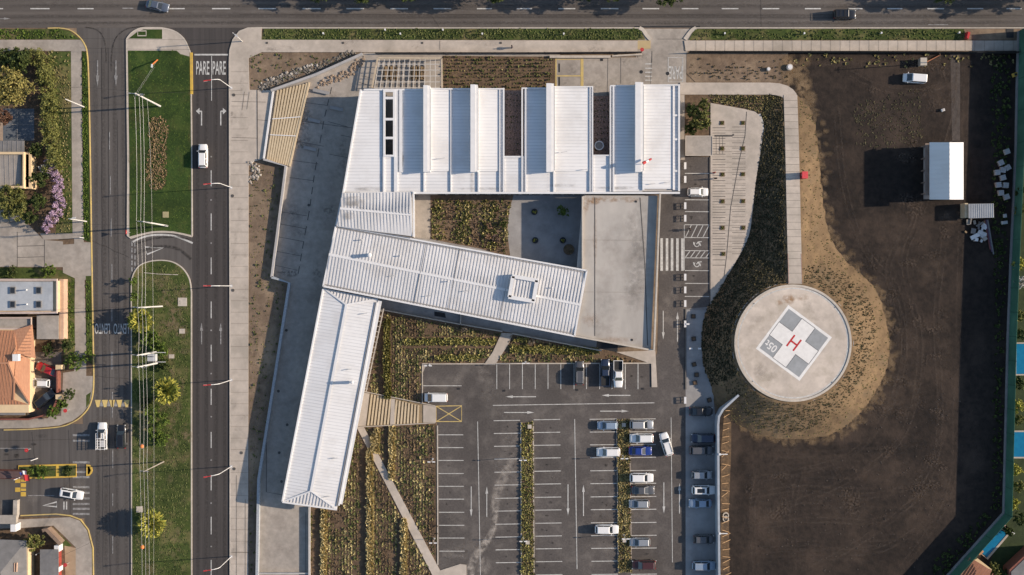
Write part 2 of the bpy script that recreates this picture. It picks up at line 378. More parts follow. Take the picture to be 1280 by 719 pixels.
for a, b in ((-16, 4), (38, 62), (97, 117), (210, 231), (265, 288), (323, 345), (378, 401), (433, 455), (488, 510), (542, 564), (596, 615), (646, 665), (698, 719), (751, 773), (803, 824), (852, 873), (902, 923), (953, 974), (1006, 1026), (1060, 1078), (1109, 1128), (1159, 1180), (1209, 1229), (1258, 1277), (1308, 1328)):
    seg(mb, a, 11, b, 11, 1.5)
fin()
mb, fin = mark('worn_mark', avenue, WHT_O); seg(mb, 153, 10.5, 167, 10.5, 1.2); arrow(mb, 0, 23.5, 26, 0, 3, 8, 1); seg(mb, 1160, 31, 1185, 31, 1); fin()
mb, fin = mark('lane_line', west_road, WHT_O)
for y0, y1, x in ((165, 187, 137), (220, 243, 138), (273, 296, 139), (330, 352, 140), (386, 402, 140), (440, 462, 140), (490, 522, 140.5), (562, 585, 141), (617, 633, 141), (670, 692, 141), (725, 745, 141)): seg(mb, x, y0, x, y1, 1.1)
arrow(mb, 122, 92, 33, -90, 4.5, 14, 1.6); arrow(mb, 145, 92, 33, -90, 4.5, 14, 1.6); fin()
mb, fin = mark('lane_line', east_road, WHT)
seg(mb, 264.5, 70, 264.5, 126, .9)
for y0, y1 in ((213, 233), (267, 288), (322, 343), (377, 398), (431, 452), (486, 506), (540, 560), (594, 613), (646, 668), (700, 722)): seg(mb, 264, y0, 264, y1, 1.1)
seg(mb, 243, 68.5, 285, 68.5, 2)
arrow(mb, 252, 144, 26, 90, 4, 8, 1.5, bend=1); arrow(mb, 276, 144, 26, 90, 4, 8, 1.5, bend=-1); fin()
mb, fin = mark('worn_mark', east_road, WHT_O)
for x in (252, 276): arrow(mb, x, 417, 27, 90, 4, 10, 1.4)
for y in (196, 250, 304, 358, 413, 467, 521, 575, 629, 683): mb.box((*P(264, y).xy, ZM + .005), (.28, .28, .03))
fin()
for i, x in enumerate((253.5, 274)): text('stop_word', 'PARE', x, 85, 16.5, 17, 0, ZM, WHT, east_road)
text('slow_word', 'LENTO', 128, 411, 19, 13, math.pi, ZM, WHT, west_road); text('slow_word', 'LENTO', 151.5, 411, 19, 13, math.pi, ZM, WHT, west_road)
# yellow zigzag hump across the west road
mb, fin = mark('hump_paint', west_road, YEL_P)
for k in range(5):
    x = 118.5 + k * 9; mb.add([(*P(x, 500).xy, ZM), (*P(x + 7.5, 500).xy, ZM), (*P(x + 5.5, 509).xy, ZM), (*P(x + 2.5, 509).xy, ZM)], [(0, 1, 2, 3)])
fin()
mb, fin = mark('hump_arrow', west_road, WHT_O)
for k in range(4): mb.add([(*P(124.2 + k * 9, 508).xy, ZM + .003), (*P(129.4 + k * 9, 508).xy, ZM + .003), (*P(126.8 + k * 9, 500).xy, ZM + .003)], [(0, 1, 2)])
fin()
# turning lane marks
mb, fin = mark('give_way_line', turning_lane, WHT_O)
for y in np.arange(302, 338, 8): seg(mb, 165, y, 165, y + 5.5, 2); seg(mb, 168.8, y + 1, 168.8, y + 6.5, 2)
fin()
mb, fin = mark('give_way_triangle', turning_lane, WHT); mb.line(XY([(181.5, 309), (204, 310), (184, 318)]), .35, ZM, closed=True); fin()
mb, fin = mark('edge_line', turning_lane, WHT); mb.line(XY(smooth([(165, 303), (175, 298), (188, 294.4), (203, 293.6), (217, 295), (229, 299), (241, 304)])), .35, ZM); fin()
# side street
mb, fin = mark('lane_line', side_street, WHT_O); seg(mb, -20, 560.5, 38, 560.5, 1); seg(mb, 35, 619.5, 68, 619.5, 1); fin()
mb, fin = mark('crossing_stripe', side_street, WHT_O)
for y in (544, 551, 578, 590, 596.5, 609, 616, 623, 630, 636, 642.5): seg(mb, 91, y, 112, y, 2.6)
fin()
mb, fin = mark('give_way_triangle', side_street, WHT); mb.line(XY([(54, 632), (71, 627.5), (71, 633.5)]), .3, ZM, closed=True); seg(mb, 80, 627, 80, 637, 1.6); seg(mb, 83.3, 627, 83.3, 637, 1.6); fin()
mb, fin = mark('hump_paint', side_street, YEL)
for x, o in ((19, 0), (26, 1)):
    for k in range(4):
        if (k + o) % 2 == 0 or o: seg(mb, x, 601 + k * 5.6, x + 6.6, 601 + k * 5.6, 5.4 if not (k + o) % 2 else 3)
fin()
# parking lot
mb, fin = mark('bay_line', lot, WHT)
for x in (621, 637, 653, 669, 685, 701, 717.5, 733, 749.5, 765, 781.5, 797.5): seg(mb, x, 454, x, 486.5, .9)
seg(mb, 529, 482.3, 577, 482.3, .9)
for y in (543.6, 559.6, 575.6, 592, 608, 624, 640.4, 656.7, 672.6, 689): seg(mb, 547.5 + (y - 540) * .01, y, 579 + (y - 540) * .012, y, .95)
for i, y in enumerate((526, 542, 558, 574, 590.4, 606.5, 623, 639, 655.4, 671.5, 687.4, 703.5, 720)):
    s = i * .25; seg(mb, 617 + s, y, 650 + s, y - .5, .95); seg(mb, 667 + s, y - 1.2, 700 + s, y - 1.7, .95)
    seg(mb, 737 + s * .8, y - 1.8, 771 + s * .5, y - 2.2, .95); seg(mb, 787 + s * .5, y - 2, 819.5 + s * .5, y - 2.4, .95)
for y in (216.8, 249.8, 264.6, 281, 297, 313.4, 322.4, 338.3, 354.3, 370.6): seg(mb, 856, y, 886.5, y + .2, .9)
seg(mb, 597, 527, 600.5, 719, .9); seg(mb, 718.3, 524, 721.3, 711.5, 1); seg(mb, 838.8, 522, 840.5, 703, .8); seg(mb, 616, 506.8, 818, 503.6, .9)
for k in range(5): seg(mb, 857 + k * 7.2, 296.5, 864 + k * 7.4, 281.5, 1) if k < 4 else None; seg(mb, 856.5 + k * 6.4, 322, 862.5 + k * 6.4, 313.8, 1)
seg(mb, 855.3, 281, 855.3, 338, .8); fin()
mb, fin = mark('direction_arrow', lot, WHT)
for x, y, L, a in ((651, 496, 38, 180), (770, 494.3, 36, 180), (649, 515.7, 38, 0), (768, 514, 36, 0), (589, 627, 38, -90), (608.5, 627, 38, 90), (710, 625, 39, -90), (729.3, 625.5, 39, 90), (829.8, 622.5, 39, -90), (849.3, 623, 38, 90), (829, 406.5, 36, -90), (846.8, 408.5, 37, 90)): arrow(mb, x, y, L, a)
fin()
mb, fin = mark('crossing_stripe', lot, WHT)
for x in (827, 833.7, 840, 846.7, 853): seg(mb, x, 298, x, 338.6, 3.2)
fin()
mb, fin = mark('hatched_box', lot, YEL_P); mb.line(XY([(545.3, 507.8), (577, 507.2), (577, 527), (545.3, 527)]), .18, ZM, closed=True); seg(mb, 545.5, 508, 577, 527, 1, ZM + .003); seg(mb, 545.5, 527, 577, 507.5, 1, ZM + .006); fin()
def wheelchair(x, y):
    mb, fin = mark('wheelchair_symbol', lot, WHT)
    ring = [(x + 3.1 * math.cos(t), y + 1.5 * 0 + 3.1 * math.sin(t)) for t in np.linspace(-1.2, 3.9, 16)]
    mb.line(XY(ring), .17, ZM); mb.line(XY([(x - .5, y), (x + 1.5, y - 2.6), (x + 6, y - 3.2)]), .2, ZM + .003); mb.line(XY([(x + 1.2, y - 2), (x + 4.2, y - .2), (x + 4.6, y + 2.2)]), .2, ZM + .006); mb.line(XY([(x - 4.3, y - 2.6), (x - 3.6, y + 1)]), .17, ZM + .009)
    fin()
wheelchair(871, 305.3); wheelchair(871, 330.5)
# pale dried slurry on the asphalt, with its own shape
def stain_mat():
    m = bpy.data.materials.new('dried_slurry'); m.use_nodes = True; n = m.node_tree; L = n.links; b = n.nodes['Principled BSDF']
    b.inputs['Base Color'].default_value = (.44, .39, .34, 1); b.inputs['Roughness'].default_value = .95
    tc = n.nodes.new('ShaderNodeTexCoord'); no = n.nodes.new('ShaderNodeTexNoise'); no.inputs['Scale'].default_value = .9; no.inputs['Detail'].default_value = 8; L.new(tc.outputs['Object'], no.inputs['Vector'])
    uv = n.nodes.new('ShaderNodeAttribute'); uv.attribute_name = 'edge'
    mu = n.nodes.new('ShaderNodeMath'); mu.operation = 'MULTIPLY'; r = n.nodes.new('ShaderNodeMapRange'); r.inputs[1].default_value = .35; r.inputs[2].default_value = .75
    L.new(no.outputs['Fac'], r.inputs[0]); L.new(r.outputs[0], mu.inputs[0]); L.new(uv.outputs['Fac'], mu.inputs[1]); L.new(mu.outputs[0], b.inputs['Alpha']); return m
SM = stain_mat()
def stain(path, z):
    pts = [Vector(p) for p in XY([(p[0], p[1]) for p in path])]; ws = [p[2] / SC for p in path]; V = []; F = []; E = []
    for i, p in enumerate(pts):
        d = (pts[min(i + 1, len(pts) - 1)] - pts[max(0, i - 1)]).normalized(); nn = Vector((-d.y, d.x))
        en = 0 if i in (0, len(pts) - 1) else 1
        for u, e in ((-1, 0), (-.45, 1), (.45, 1), (1, 0)): V.append((*(p + nn * u * ws[i] / 2), z)); E.append(e * en * path[i][3])
    for i in range(len(pts) - 1):
        for k in range(3): F.append((i * 4 + k, i * 4 + k + 1, i * 4 + 5 + k, i * 4 + 4 + k))
    me = bpy.data.meshes.new('dried_slurry'); me.from_pydata(V, [], F); a = me.attributes.new('edge', 'FLOAT', 'POINT'); a.data.foreach_set('value', E); return link('dried_slurry', me, SM, lot)
stain(smooth([(644, 570, 12, .35), (632, 592, 16, .6), (621, 615, 14, .7), (618, 640, 12, .8), (616, 662, 10, .9), (606, 680, 11, 1), (595, 694, 12, 1), (588, 712, 14, .9), (586, 735, 14, 1)], 5), ZM + .002)
stain(smooth([(600, 700, 16, .5), (606, 706, 20, .6), (603, 714, 18, .4), (598, 722, 14, .4)], 4), ZM + .004)
stain(smooth([(552, 690, 10, .3), (562, 692, 14, .35), (574, 691, 12, .3), (582, 694, 8, .2)], 4), ZM + .004)
stain(smooth([(640, 510, 40, .12), (650, 560, 50, .16), (640, 600, 50, .16), (630, 640, 40, .12)], 4), ZM + .0055)
stain(smooth([(606, 500, 14, .15), (612, 480, 18, .22), (600, 466, 20, .2), (590, 460, 14, .1)], 4), ZM + .004)
stain(smooth([(560, 470, 14, .12), (570, 476, 18, .2), (580, 470, 14, .12)], 4), ZM + .004)
def stain_colour(name, c, nscale=.9, lo=.35, hi=.7):
    m = SM.copy(); m.name = name; n = m.node_tree.nodes; n['Principled BSDF'].inputs['Base Color'].default_value = (*c, 1)
    for q in n:
        if q.type == 'TEX_NOISE': q.inputs['Scale'].default_value = nscale
        if q.type == 'MAP_RANGE': q.inputs[1].default_value = lo; q.inputs[2].default_value = hi
    return m
def blob(name, parent, m, items, z, zr=0.0):      # soft-edged patches: (px, py, rx px, ry px, strength)
    V = []; F = []; E = []; N = 14
    for i, (x, y, rx, ry, al) in enumerate(items):
        k0 = len(V); c = P(x, y, zr); V.append((c.x, c.y, z + i * .0002)); E.append(al)
        for f, e in ((.55, .75), (1, 0)):
            for k in range(N):
                t = 2 * math.pi * k / N; g = f * random.uniform(.8, 1.15); q = P(x + rx * g * math.cos(t), y + ry * g * math.sin(t), zr); V.append((q.x, q.y, z + i * .0002)); E.append(al * e)
        for k in range(N):
            a, b = k0 + 1 + k, k0 + 1 + (k + 1) % N; F += [(k0, b, a), (a, b, b + N), (a, b + N, a + N)]
    me = bpy.data.meshes.new(name); me.from_pydata(V, [], F); a = me.attributes.new('edge', 'FLOAT', 'POINT'); a.data.foreach_set('value', E); o = link(name, me, m, parent); o['kind'] = 'stuff'; return o
def streak(name, parent, m, paths, z):
    V = []; F = []; E = []
    for j, path in enumerate(paths):
        pts = [Vector(p) for p in XY([(p[0], p[1]) for p in path])]; k0 = len(V)
        for i, p in enumerate(pts):
            d = (pts[min(i + 1, len(pts) - 1)] - pts[max(0, i - 1)]).normalized(); nn = Vector((-d.y, d.x)); en = 0 if i in (0, len(pts) - 1) else 1
            for u, e in ((-1, 0), (-.4, 1), (.4, 1), (1, 0)): V.append((*(p + nn * u * path[i][2] / SC / 2), z + j * .0003)); E.append(e * en * path[i][3])
        for i in range(len(pts) - 1):
            for k in range(3): F.append((k0 + i * 4 + k, k0 + i * 4 + 4 + k, k0 + i * 4 + 5 + k, k0 + i * 4 + k + 1))
    me = bpy.data.meshes.new(name); me.from_pydata(V, [], F); a = me.attributes.new('edge', 'FLOAT', 'POINT'); a.data.foreach_set('value', E); o = link(name, me, m, parent); o['kind'] = 'stuff'; return o
OIL = stain_colour('oil_stain', (.018, .016, .015), 2.2, .3, .6); CRACK = mat('sealed_crack', (.02, .018, .017), (.03, .027, .025), big=0)
bays = [(x, 470) for x in range(629, 806, 16)] + [(563, y) for y in range(551, 700, 16)] + [(x, y) for x in (633, 684, 754, 803) for y in range(534, 715, 16)] + [(870, y) for y in (208, 232, 257, 272, 346, 362)]
blob('oil_stain', lot, OIL, [(x + random.uniform(-7, 7), y + random.uniform(-2, 2), random.uniform(1.2, 3.4), random.uniform(1, 2.2), random.uniform(.3, .85)) for x, y in bays for _ in range(random.choice((0, 1, 1, 2)))], ZM + .004)
blob('dust_patch', lot, SM, [(random.uniform(535, 850), random.uniform(460, 715), random.uniform(8, 26), random.uniform(5, 16), random.uniform(.05, .16)) for _ in range(46)] + [(random.uniform(826, 852), random.uniform(210, 700), random.uniform(4, 9), random.uniform(10, 40), random.uniform(.06, .15)) for _ in range(14)], ZM - .02)
blob('dark_patch', lot, OIL, [(random.uniform(535, 850), random.uniform(460, 715), random.uniform(6, 20), random.uniform(6, 24), random.uniform(.06, .2)) for _ in range(30)], ZM - .045 + .012)
def wiggle(x0, y0, x1, y1, n, a): return [(x0 + (x1 - x0) * i / n + random.uniform(-a, a), y0 + (y1 - y0) * i / n + random.uniform(-a, a)) for i in range(n + 1)]
mb = MB()
for q in (wiggle(127, 60, 129, 719, 60, .35), wiggle(135.5, 60, 137.5, 719, 60, .3), wiggle(147, 150, 149, 500, 30, .4), wiggle(112, 388, 163, 386, 8, .4), wiggle(113, 300, 162, 322, 8, .8), wiggle(115, 470, 163, 474, 8, .5)): mb.line(XY(q), .05, ZM - .012)
mb.build('sealed_crack', CRACK, west_road)
mb = MB()
for q in (wiggle(-10, 551, 110, 549, 12, .5), wiggle(40, 540, 44, 580, 6, .4), wiggle(86, 538, 88, 645, 8, .3)): mb.line(XY(q), .05, ZM - .012)
mb.build('sealed_crack', CRACK, side_street)
blob('oil_stain', side_street, OIL, [(21, 570, 4.5, 3.5, .8), (42, 555.5, 5, 2.2, .6), (8, 568, 4, 2, .5), (52, 545, 8, 3, .25)], ZM + .004)
blob('dust_patch', side_street, SM, [(40, 623, 9, 10, .35), (6, 632, 8, 8, .3), (100, 610, 12, 20, .15)], ZM - .02)
mb = MB()
for q in (wiggle(300, 18, 1278, 19, 70, .3), wiggle(951, 0, 951.5, 34, 5, .3), wiggle(540, 20, 548, 33, 5, .4)): mb.line(XY(q), .045, ZM - .012)
mb.build('sealed_crack', CRACK, avenue)
streak('wheel_path', avenue, SM, [[(x, y, 6, .12 if 0 < k < 19 else .02) for k, x in enumerate(np.linspace(-20, 1300, 20))] for y in (4, 15, 26, 32)], ZM - .02)
streak('wheel_path', avenue, OIL, [[(x, y, 6, .22 if 0 < k < 19 else .02) for k, x in enumerate(np.linspace(-20, 1300, 20))] for y in (7.5, 20.5, 28.5)], ZM - .032)
streak('wheel_path', east_road, OIL, [[(x, y, 6, .22) for y in np.linspace(72, 760, 14)] for x in (247, 258, 270, 281)], ZM - .03)
streak('wheel_path', west_road, OIL, [[(x + (y - 60) * .006, y, 6.5, .2) for y in np.linspace(40, 760, 14)] for x in (119, 129, 143, 154)], ZM - .03)
streak('tyre_mark', west_road, OIL, [[(*p, 2.2, .6) for p in smooth([(182, 33), (160, 36), (146, 46), (140, 64), (139, 90)])], [(*p, 2.2, .5) for p in smooth([(105, 34), (122, 38), (131, 52), (133, 80)])]], ZM - .005)
streak('tyre_mark', west_road, OIL, [[(*p, 3.5, .5) for p in smooth([(240, 300), (222, 296.5), (203, 297), (185, 300), (168, 306)])], [(*p, 5, .5) for p in smooth([(240, 325), (224, 312), (205, 308), (188, 310), (168, 318)])]], ZM + .02)
# ambulance yard marks
mb, fin = mark('yellow_bay', yard, YEL_P)
seg(mb, 695, 73, 695, 109, 1.6); seg(mb, 727.5, 73, 727.5, 109, 3.6); seg(mb, 696, 95, 726, 95, 1.4); seg(mb, 696, 74.3, 726, 74.3, .8); fin()
mb, fin = mark('white_mark', yard, WHT)
for y in (80, 85.5, 90.5, 95.5, 100.5): seg(mb, 806.5, y, 815, y, 1.3)
mb.line(XY([(835.3, 72), (853.5, 72), (853.5, 102.5), (835.3, 102.5)]), .16, ZM, closed=True); fin()
text('stop_word', 'PARE', 844.5, 91, 16.5, 16, math.pi, ZM + .003, WHT, yard)
mb, fin = mark('drain', yard, DARK); mb.disc(P(801.5, 90).xy, .35, 0, ZM + .004, 12); mb.disc(P(834.5, 92).xy, .35, 0, ZM + .004, 12); mb.box((*P(699, 85).xy, .03), (.3, 1.7, .04)); mb.box((*P(699, 102).xy, .03), (.3, 1.7, .04)); mb.box((*P(752, 75).xy, .03), (.55, .45, .04)); mb.line(XY([(793, 33.6), (875, 33.2)]), .25, ZM); fin()
mb, fin = mark('joint', yard, JOINT)
for a in (((760, 72), (759, 120)), ((797, 50), (797, 72)), ((815, 64), (815, 78)), ((822, 49), (856, 49)), ((693, 118), (740, 118)), ((815, 64), (813, 105)), ((776, 72), (776, 105))): mb.line(XY(a), .07, ZM + .001)
fin()
# west court joints
mb, fin = mark('joint', west_court, JOINT)
p0, p1 = np.array([414.0, 120.0]), np.array([330.0, 640.0])
for (a, b) in (((366, 150), (440, 160)), ((372, 127), (410, 132)), ((362, 175), (405, 183)), ((360, 200), (398, 205)), ((410, 152), (435, 159)), ((426, 169), (440, 172)), ((412, 193), (434, 197)), ((362, 222), (392, 226)), ((352, 265), (384, 270)), ((350, 280), (382, 286)), ((347, 296), (379, 302)), ((344, 314), (376, 320)), ((341, 331), (372, 338)), ((465, 108), (449, 103)), ((452, 95), (462, 97))): mb.line(XY([a, b]), .08, ZM)
for t in (0.0, .03, .055, .08): pass
pl = [(415, 108), (405, 150), (393, 218), (387, 262), (380, 300), (372, 347)]
for i in range(len(pl) - 1):
    a, b = np.array(pl[i], float), np.array(pl[i + 1], float); L = np.linalg.norm(b - a); k = max(1, int(L / 14))
    for j in range(k): mb.line(XY([tuple(a + (b - a) * (j + .1) / k), tuple(a + (b - a) * (j + .7) / k)]), .16, ZM + .002)
mb.line(XY([(352, 375), (333, 490), (333, 615), (360, 620)]), .12, ZM); mb.line(XY([(382, 640), (382, 719)]), .06, ZM)
for x, y in ((386, 256.5), (348, 489), (359, 531), (349, 566), (352, 602), (358, 413)): mb.disc(P(x, y).xy, .28, 0, ZM + .006, 10)
fin()
sheet('service_ramp', [(326, 632), (386, 634), (386, 717), (323, 717)], CONC, ZR + .012, skirt=.03)

# ---- blocks west of the roads
lb = sheet('garden_ground', [(-300, 36), (76, 36), (88, 38), (98, 45), (105, 54), (109, 66), (111, 100), (113, 200), (114, 300), (116, 420), (117, 470), (116, 492), (112, 507), (104, 518), (92, 527), (75, 533), (40, 536), (-300, 537)], SOIL_G, ZP - .02)
struct(lb)
sheet('grass_verge', [(-300, 36.5), (75, 36.5), (87, 39), (97, 47), (100, 49.5), (-300, 49.5)], GRASS_D, ZP)
sheet('pavement', [(-300, 50), (101, 50), (106, 57), (108.5, 64), (-300, 64)], CONC_OLD, ZP)
sheet('pavement', [(89, 64), (102, 64), (103, 180), (104.5, 295), (105, 303), (114, 303), (115, 348), (106, 350), (108, 440), (108, 470), (116.5, 470), (115.5, 492), (111, 507), (103, 517), (91, 526), (74, 532), (40, 535), (0, 535.5), (0, 524), (60, 523), (78, 500), (79, 466), (93, 464), (94, 348), (79, 341), (79, 306), (93, 305), (93, 298), (55, 300), (50, 292), (91, 292)], CONC_OLD, ZP)
sheet('grass_verge', [(103, 64), (108.5, 66), (110.5, 100), (112.5, 290), (112.5, 303), (105.5, 300), (104, 180)], GRASS_G, ZP)
sheet('grass_verge', [(107.5, 345), (114.5, 345), (115.5, 440), (115.5, 455), (108.5, 450)], GRASS_D, ZP)
sheet('grass_verge', [(60, 64.5), (88.5, 64.5), (90, 180), (91, 291), (70, 296), (72, 180)], GRASS_D, ZP - .01)
sheet('grass_verge', [(80, 349), (93.5, 349), (94, 440), (80, 464)], GRASS_D, ZP)
sheet('grass_verge', [(-100, 333), (60, 335), (93, 341), (93, 349), (-100, 349)], GRASS_D, ZP - .01)
sheet('grass_verge', [(108, 494), (114, 490), (112, 504), (108, 510)], GRASS_D, ZP + .01)
drv = sheet('forecourt', [(-60, 268), (14, 262), (30, 275), (55, 300), (79, 302), (79, 334), (-60, 333)], CONC_OLD, ZP - .01)
mb, fin = mark('joint', drv, JOINT); [mb.line(XY(a), .1, ZP + .02) for a in (((22, 308), (56, 307)), ((22, 322), (56, 321)), ((22, 290), (22, 334)), ((56, 300), (56, 334)), ((0, 279), (26, 277)))]; fin()
hy = sheet('house_yard', [(34, 440), (77, 440), (77, 520), (34, 520)], mat('yard_paving', (.16, .135, .115), (.11, .09, .075), scale=1), ZP)
struct(MB().line(XY(smooth([(60, 35.5), (76, 35.5), (88, 38), (98, 45), (105, 54), (109, 66), (111, 100), (113, 200), (114.5, 300), (116.5, 420), (117.3, 470), (116.3, 492), (112, 507.5), (104, 518.5), (92, 527.5), (75, 533.5), (40, 536.5), (5, 537.5)], 5)), .2, .17, th=.2).build('kerb', YEL_P))
# south-west corner
sheet('corner_ground', [(-300, 645), (28, 646), (88, 645.5), (101, 650), (110, 662), (116, 685), (117, 900), (-300, 900)], SOIL_G, ZP - .02)
cp = sheet('pavement', [(-60, 648), (30, 649), (88, 646.5), (100, 651), (109, 663), (115, 686), (116, 900), (95, 900), (95, 684), (67, 657), (25, 660), (-60, 662)], CONC_OLD, ZP)
sheet('pavement', [(81, 682), (95, 685), (95, 719), (82, 719)], mat('tan_paving', (.33, .24, .16), (.27, .20, .13), scale=1), ZP)
sheet('grass_verge', [(66, 659), (90, 682), (80, 684), (60, 662)], GRASS_D, ZP + .01)
sheet('grass_verge', [(108.5, 664), (114, 684), (114, 682), (109, 684)], GRASS_D, ZP + .015)
struct(MB().line(XY([(26, 644.5), (70, 642.5), (88, 644.5), (101, 649.5), (110.5, 662), (116.5, 685), (117.5, 760)]), .2, .17, th=.2).build('kerb', YEL_P))
isl = sheet('traffic_island', [(24, 583), (95, 581), (95, 595), (24, 597)], GRASS_D, ZP)
mb = MB(); mb.line(XY([(23.5, 582.5), (95.5, 580.7), (95.5, 595.5), (23.5, 598)]), .3, .19, th=.25, closed=True); mb.line(XY([(72, 582), (72, 597)]), .5, .195, th=.2); mb.build('kerb', YEL, isl)
isl2 = sheet('traffic_island', [(108, 580.5), (112, 581), (115, 584), (116, 588), (115, 591.5), (112, 594.5), (108, 595)], YEL, ZP)
sheet('grass_patch', [(110, 583), (112, 583), (114, 588), (112, 592.5), (110, 593)], GRASS_D, ZP + .03, parent=isl2)

# ---- median between the two carriageways
NM = [(159.5, 295)] + [(160, 200), (158.5, 64), (158.5, 50)] + smooth([(158.5, 49), (165, 41), (176, 35.5), (190, 35), (205, 35.5), (220, 40), (231, 50), (238, 66)], 4) + [(239, 100), (240, 200), (240.5, 295)] + smooth([(240, 296), (232, 294), (218, 291.2), (203, 290.3), (190, 291), (175, 294.5), (164, 298)], 4)
mn = sheet('median', NM, CONC, ZP)
mb = MB(); mb.line(XY(NM), .22, .175, th=.2, closed=True); mb.build('kerb', KERB, mn)
mb = MB(); mb.line(XY([(239.2, 66), (239.8, 118)]), .5, .19, th=.2); mb.build('painted_kerb', YEL, mn)
sheet('lawn', [(160, 63.5), (221, 63.5), (226, 68), (237.5, 71), (239, 120), (239.3, 294), (230, 291.8), (217, 289.3), (203, 288.6), (190, 289.3), (175, 292.5), (162, 296), (162, 200)], GRASS_G, ZP)
sheet('lawn', [(161, 48.5), (172, 40), (180, 37), (203, 37), (203, 49)], GRASS_G, ZP)
MULCH = mat('brown_mulch', (.20, .14, .085), (.10, .07, .042), scale=3, bump=1, c3=(.07, .06, .03), s3=1.2)
sheet('planting_bed', smooth([(189, 150), (197, 145.5), (206, 148), (211, 158), (210, 175), (208, 190), (209, 212), (207, 230), (200, 236.5), (190, 236), (184.5, 226), (184, 205), (187, 185), (186, 165)], 4, True), MULCH, ZP + .02)
SMD = [(165, 900), (164.5, 352)] + smooth([(165, 350), (168, 341), (175, 332), (187, 327), (203, 325.5), (217, 328), (229, 336), (237, 349), (239.5, 365)], 5) + [(239.5, 500), (240, 900)]
sm = sheet('median', SMD, GRASS_D, ZP)
mb = MB(); mb.line(XY(SMD[1:-1] + [(240, 900)]), .22, .175, th=.2); mb.line(XY([(165, 900), (164.5, 352)]), .22, .174, th=.2); mb.build('kerb', KERB, sm)
sheet('bare_strip', [(231, 365), (238, 360), (238.5, 900), (235, 900), (233, 600), (229, 480)], SOIL_T, ZP + .01, parent=sm)
sheet('fresh_grass', [(167, 560), (225, 556), (232, 600), (230, 900), (167, 900)], GRASS_G, ZP + .005, parent=sm)
for nme, x, y, a, b in (('slab', 228.5, 377.5, 11, 10.5), ('slab', 214.8, 445.5, 6.5, 5), ('slab', 228, 414, 7, 6), ('slab', 175, 636.5, 8, 7.5)): MB().box((*P(x, y).xy, .19), (a / SC, b / SC, .12)).build('utility_slab', KERB, sm)
MB().box((*P(207.5, 268.5).xy, .19), (1.15, 1.15, .12)).build('utility_slab', mat('tan_slab', (.35, .30, .17)), mn)
mb = MB(); mb.line(XY([(180.5, 341), (200, 342.8), (223, 343.5)]), .12, .22, th=.1); mb.build('old_kerb', KERB, sm)
mb = MB(); mb.line(XY([(172.5, 39.2), (183, 39), (183, 45), (172.5, 45)]), .2, .2, th=.1, closed=True); mb.build('grate_frame', KERB, mn)

# ---- pavements east of the roads and along the avenue
EP = [(327, 35.5), (310, 36), (300, 40), (292, 50), (288, 64), (287.5, 78), (288.5, 500), (288.5, 900), (310.5, 900), (310.5, 600), (311, 204), (331, 198), (340, 113), (312, 112.5), (311, 73), (327, 65.5), (797, 65.5), (797, 51), (327, 50)]
ep = sheet('pavement', EP, CONC, ZP)
mb = MB(); mb.line(XY([(327, 35), (310, 35.5), (299.5, 39.5), (291.5, 50), (287.5, 64), (287, 78), (288, 500), (288, 900)]), .25, .18, th=.2); mb.build('kerb', KERB, ep)
mb, fin = mark('joint', ep, JOINT, ZPM)
for y in np.arange(90, 720, 14.3): mb.line(XY([(289, y), (310.5, y)]), .035, ZPM)
mb.line(XY([(321.8, 112), (322.2, 200)]), .14, ZPM)
for a in (((290, 127), (333, 128)), ((290, 172), (322, 173)), ((322, 150), (335, 151)), ((312, 115), (309, 137)), ((306, 115), (303, 138)), ((550, 51), (550, 63)), ((296, 594), (296, 719)), ((307, 624), (307, 719)), ((291, 690), (311, 690))): mb.line(XY(a), .06, ZPM + .002)  # two slanted lines near the top paint a railing's cast shadow, not joints
for x in (334, 429, 528, 626): mb.box((*P(x, 54).xy, ZPM), (.4, .4, .02))
for x, y in ((292.5, 119), (291, 245), (291.5, 363), (302, 566), (293, 586)): mb.disc(P(x, y).xy, .3, ZPM - .05, ZPM + .004, 12)
fin()
for x0, x1 in ((330, 804),): sheet('grass_verge', [(330, 36.3), (800, 36.3), (806, 48), (806, 50), (327, 50)], GRASS_D, ZP - .005)
sheet('grass_verge', [(868, 36.5), (1205, 36.5), (1205, 50), (861, 50), (866, 41)], GRASS_D, ZP - .005)
sheet('bare_verge', [(1205, 36.5), (1500, 36.5), (1500, 50), (1205, 50)], SOIL, ZP - .005)
ap = sheet('pavement', [(855, 51), (1600, 51), (1600, 63.5), (857, 64)], CONC, ZP)
mb, fin = mark('joint', ap, JOINT, ZPM); [mb.line(XY([(x, 51), (x, 64)]), .04, ZPM) for x in range(870, 1280, 12)]; fin()
struct(MB().line(XY([(327, 35.2), (800, 35.2)]), .22, .16, th=.2).build('kerb', KERB)); struct(MB().line(XY([(868, 35.2), (1600, 35.2)]), .22, .16, th=.2).build('kerb', KERB))
for sgn, pts in ((1, [(799, 35), (804, 38), (808, 44), (813, 49.5)]), (-1, [(870, 35), (865, 38), (860, 44), (856, 49.5)])): struct(MB().line(XY(smooth(pts)), .7, .17, th=.2).build('kerb', KERB))
TANP = mat('yellow_tactile', (.42, .32, .17), (.38, .29, .16)); sheet('tactile_paving', [(797, 51), (813, 51), (813, 61), (797, 62)], TANP, ZP + .01); sheet('tactile_paving', [(856, 51), (867, 51), (867, 63), (856, 63)], TANP, ZP + .02)
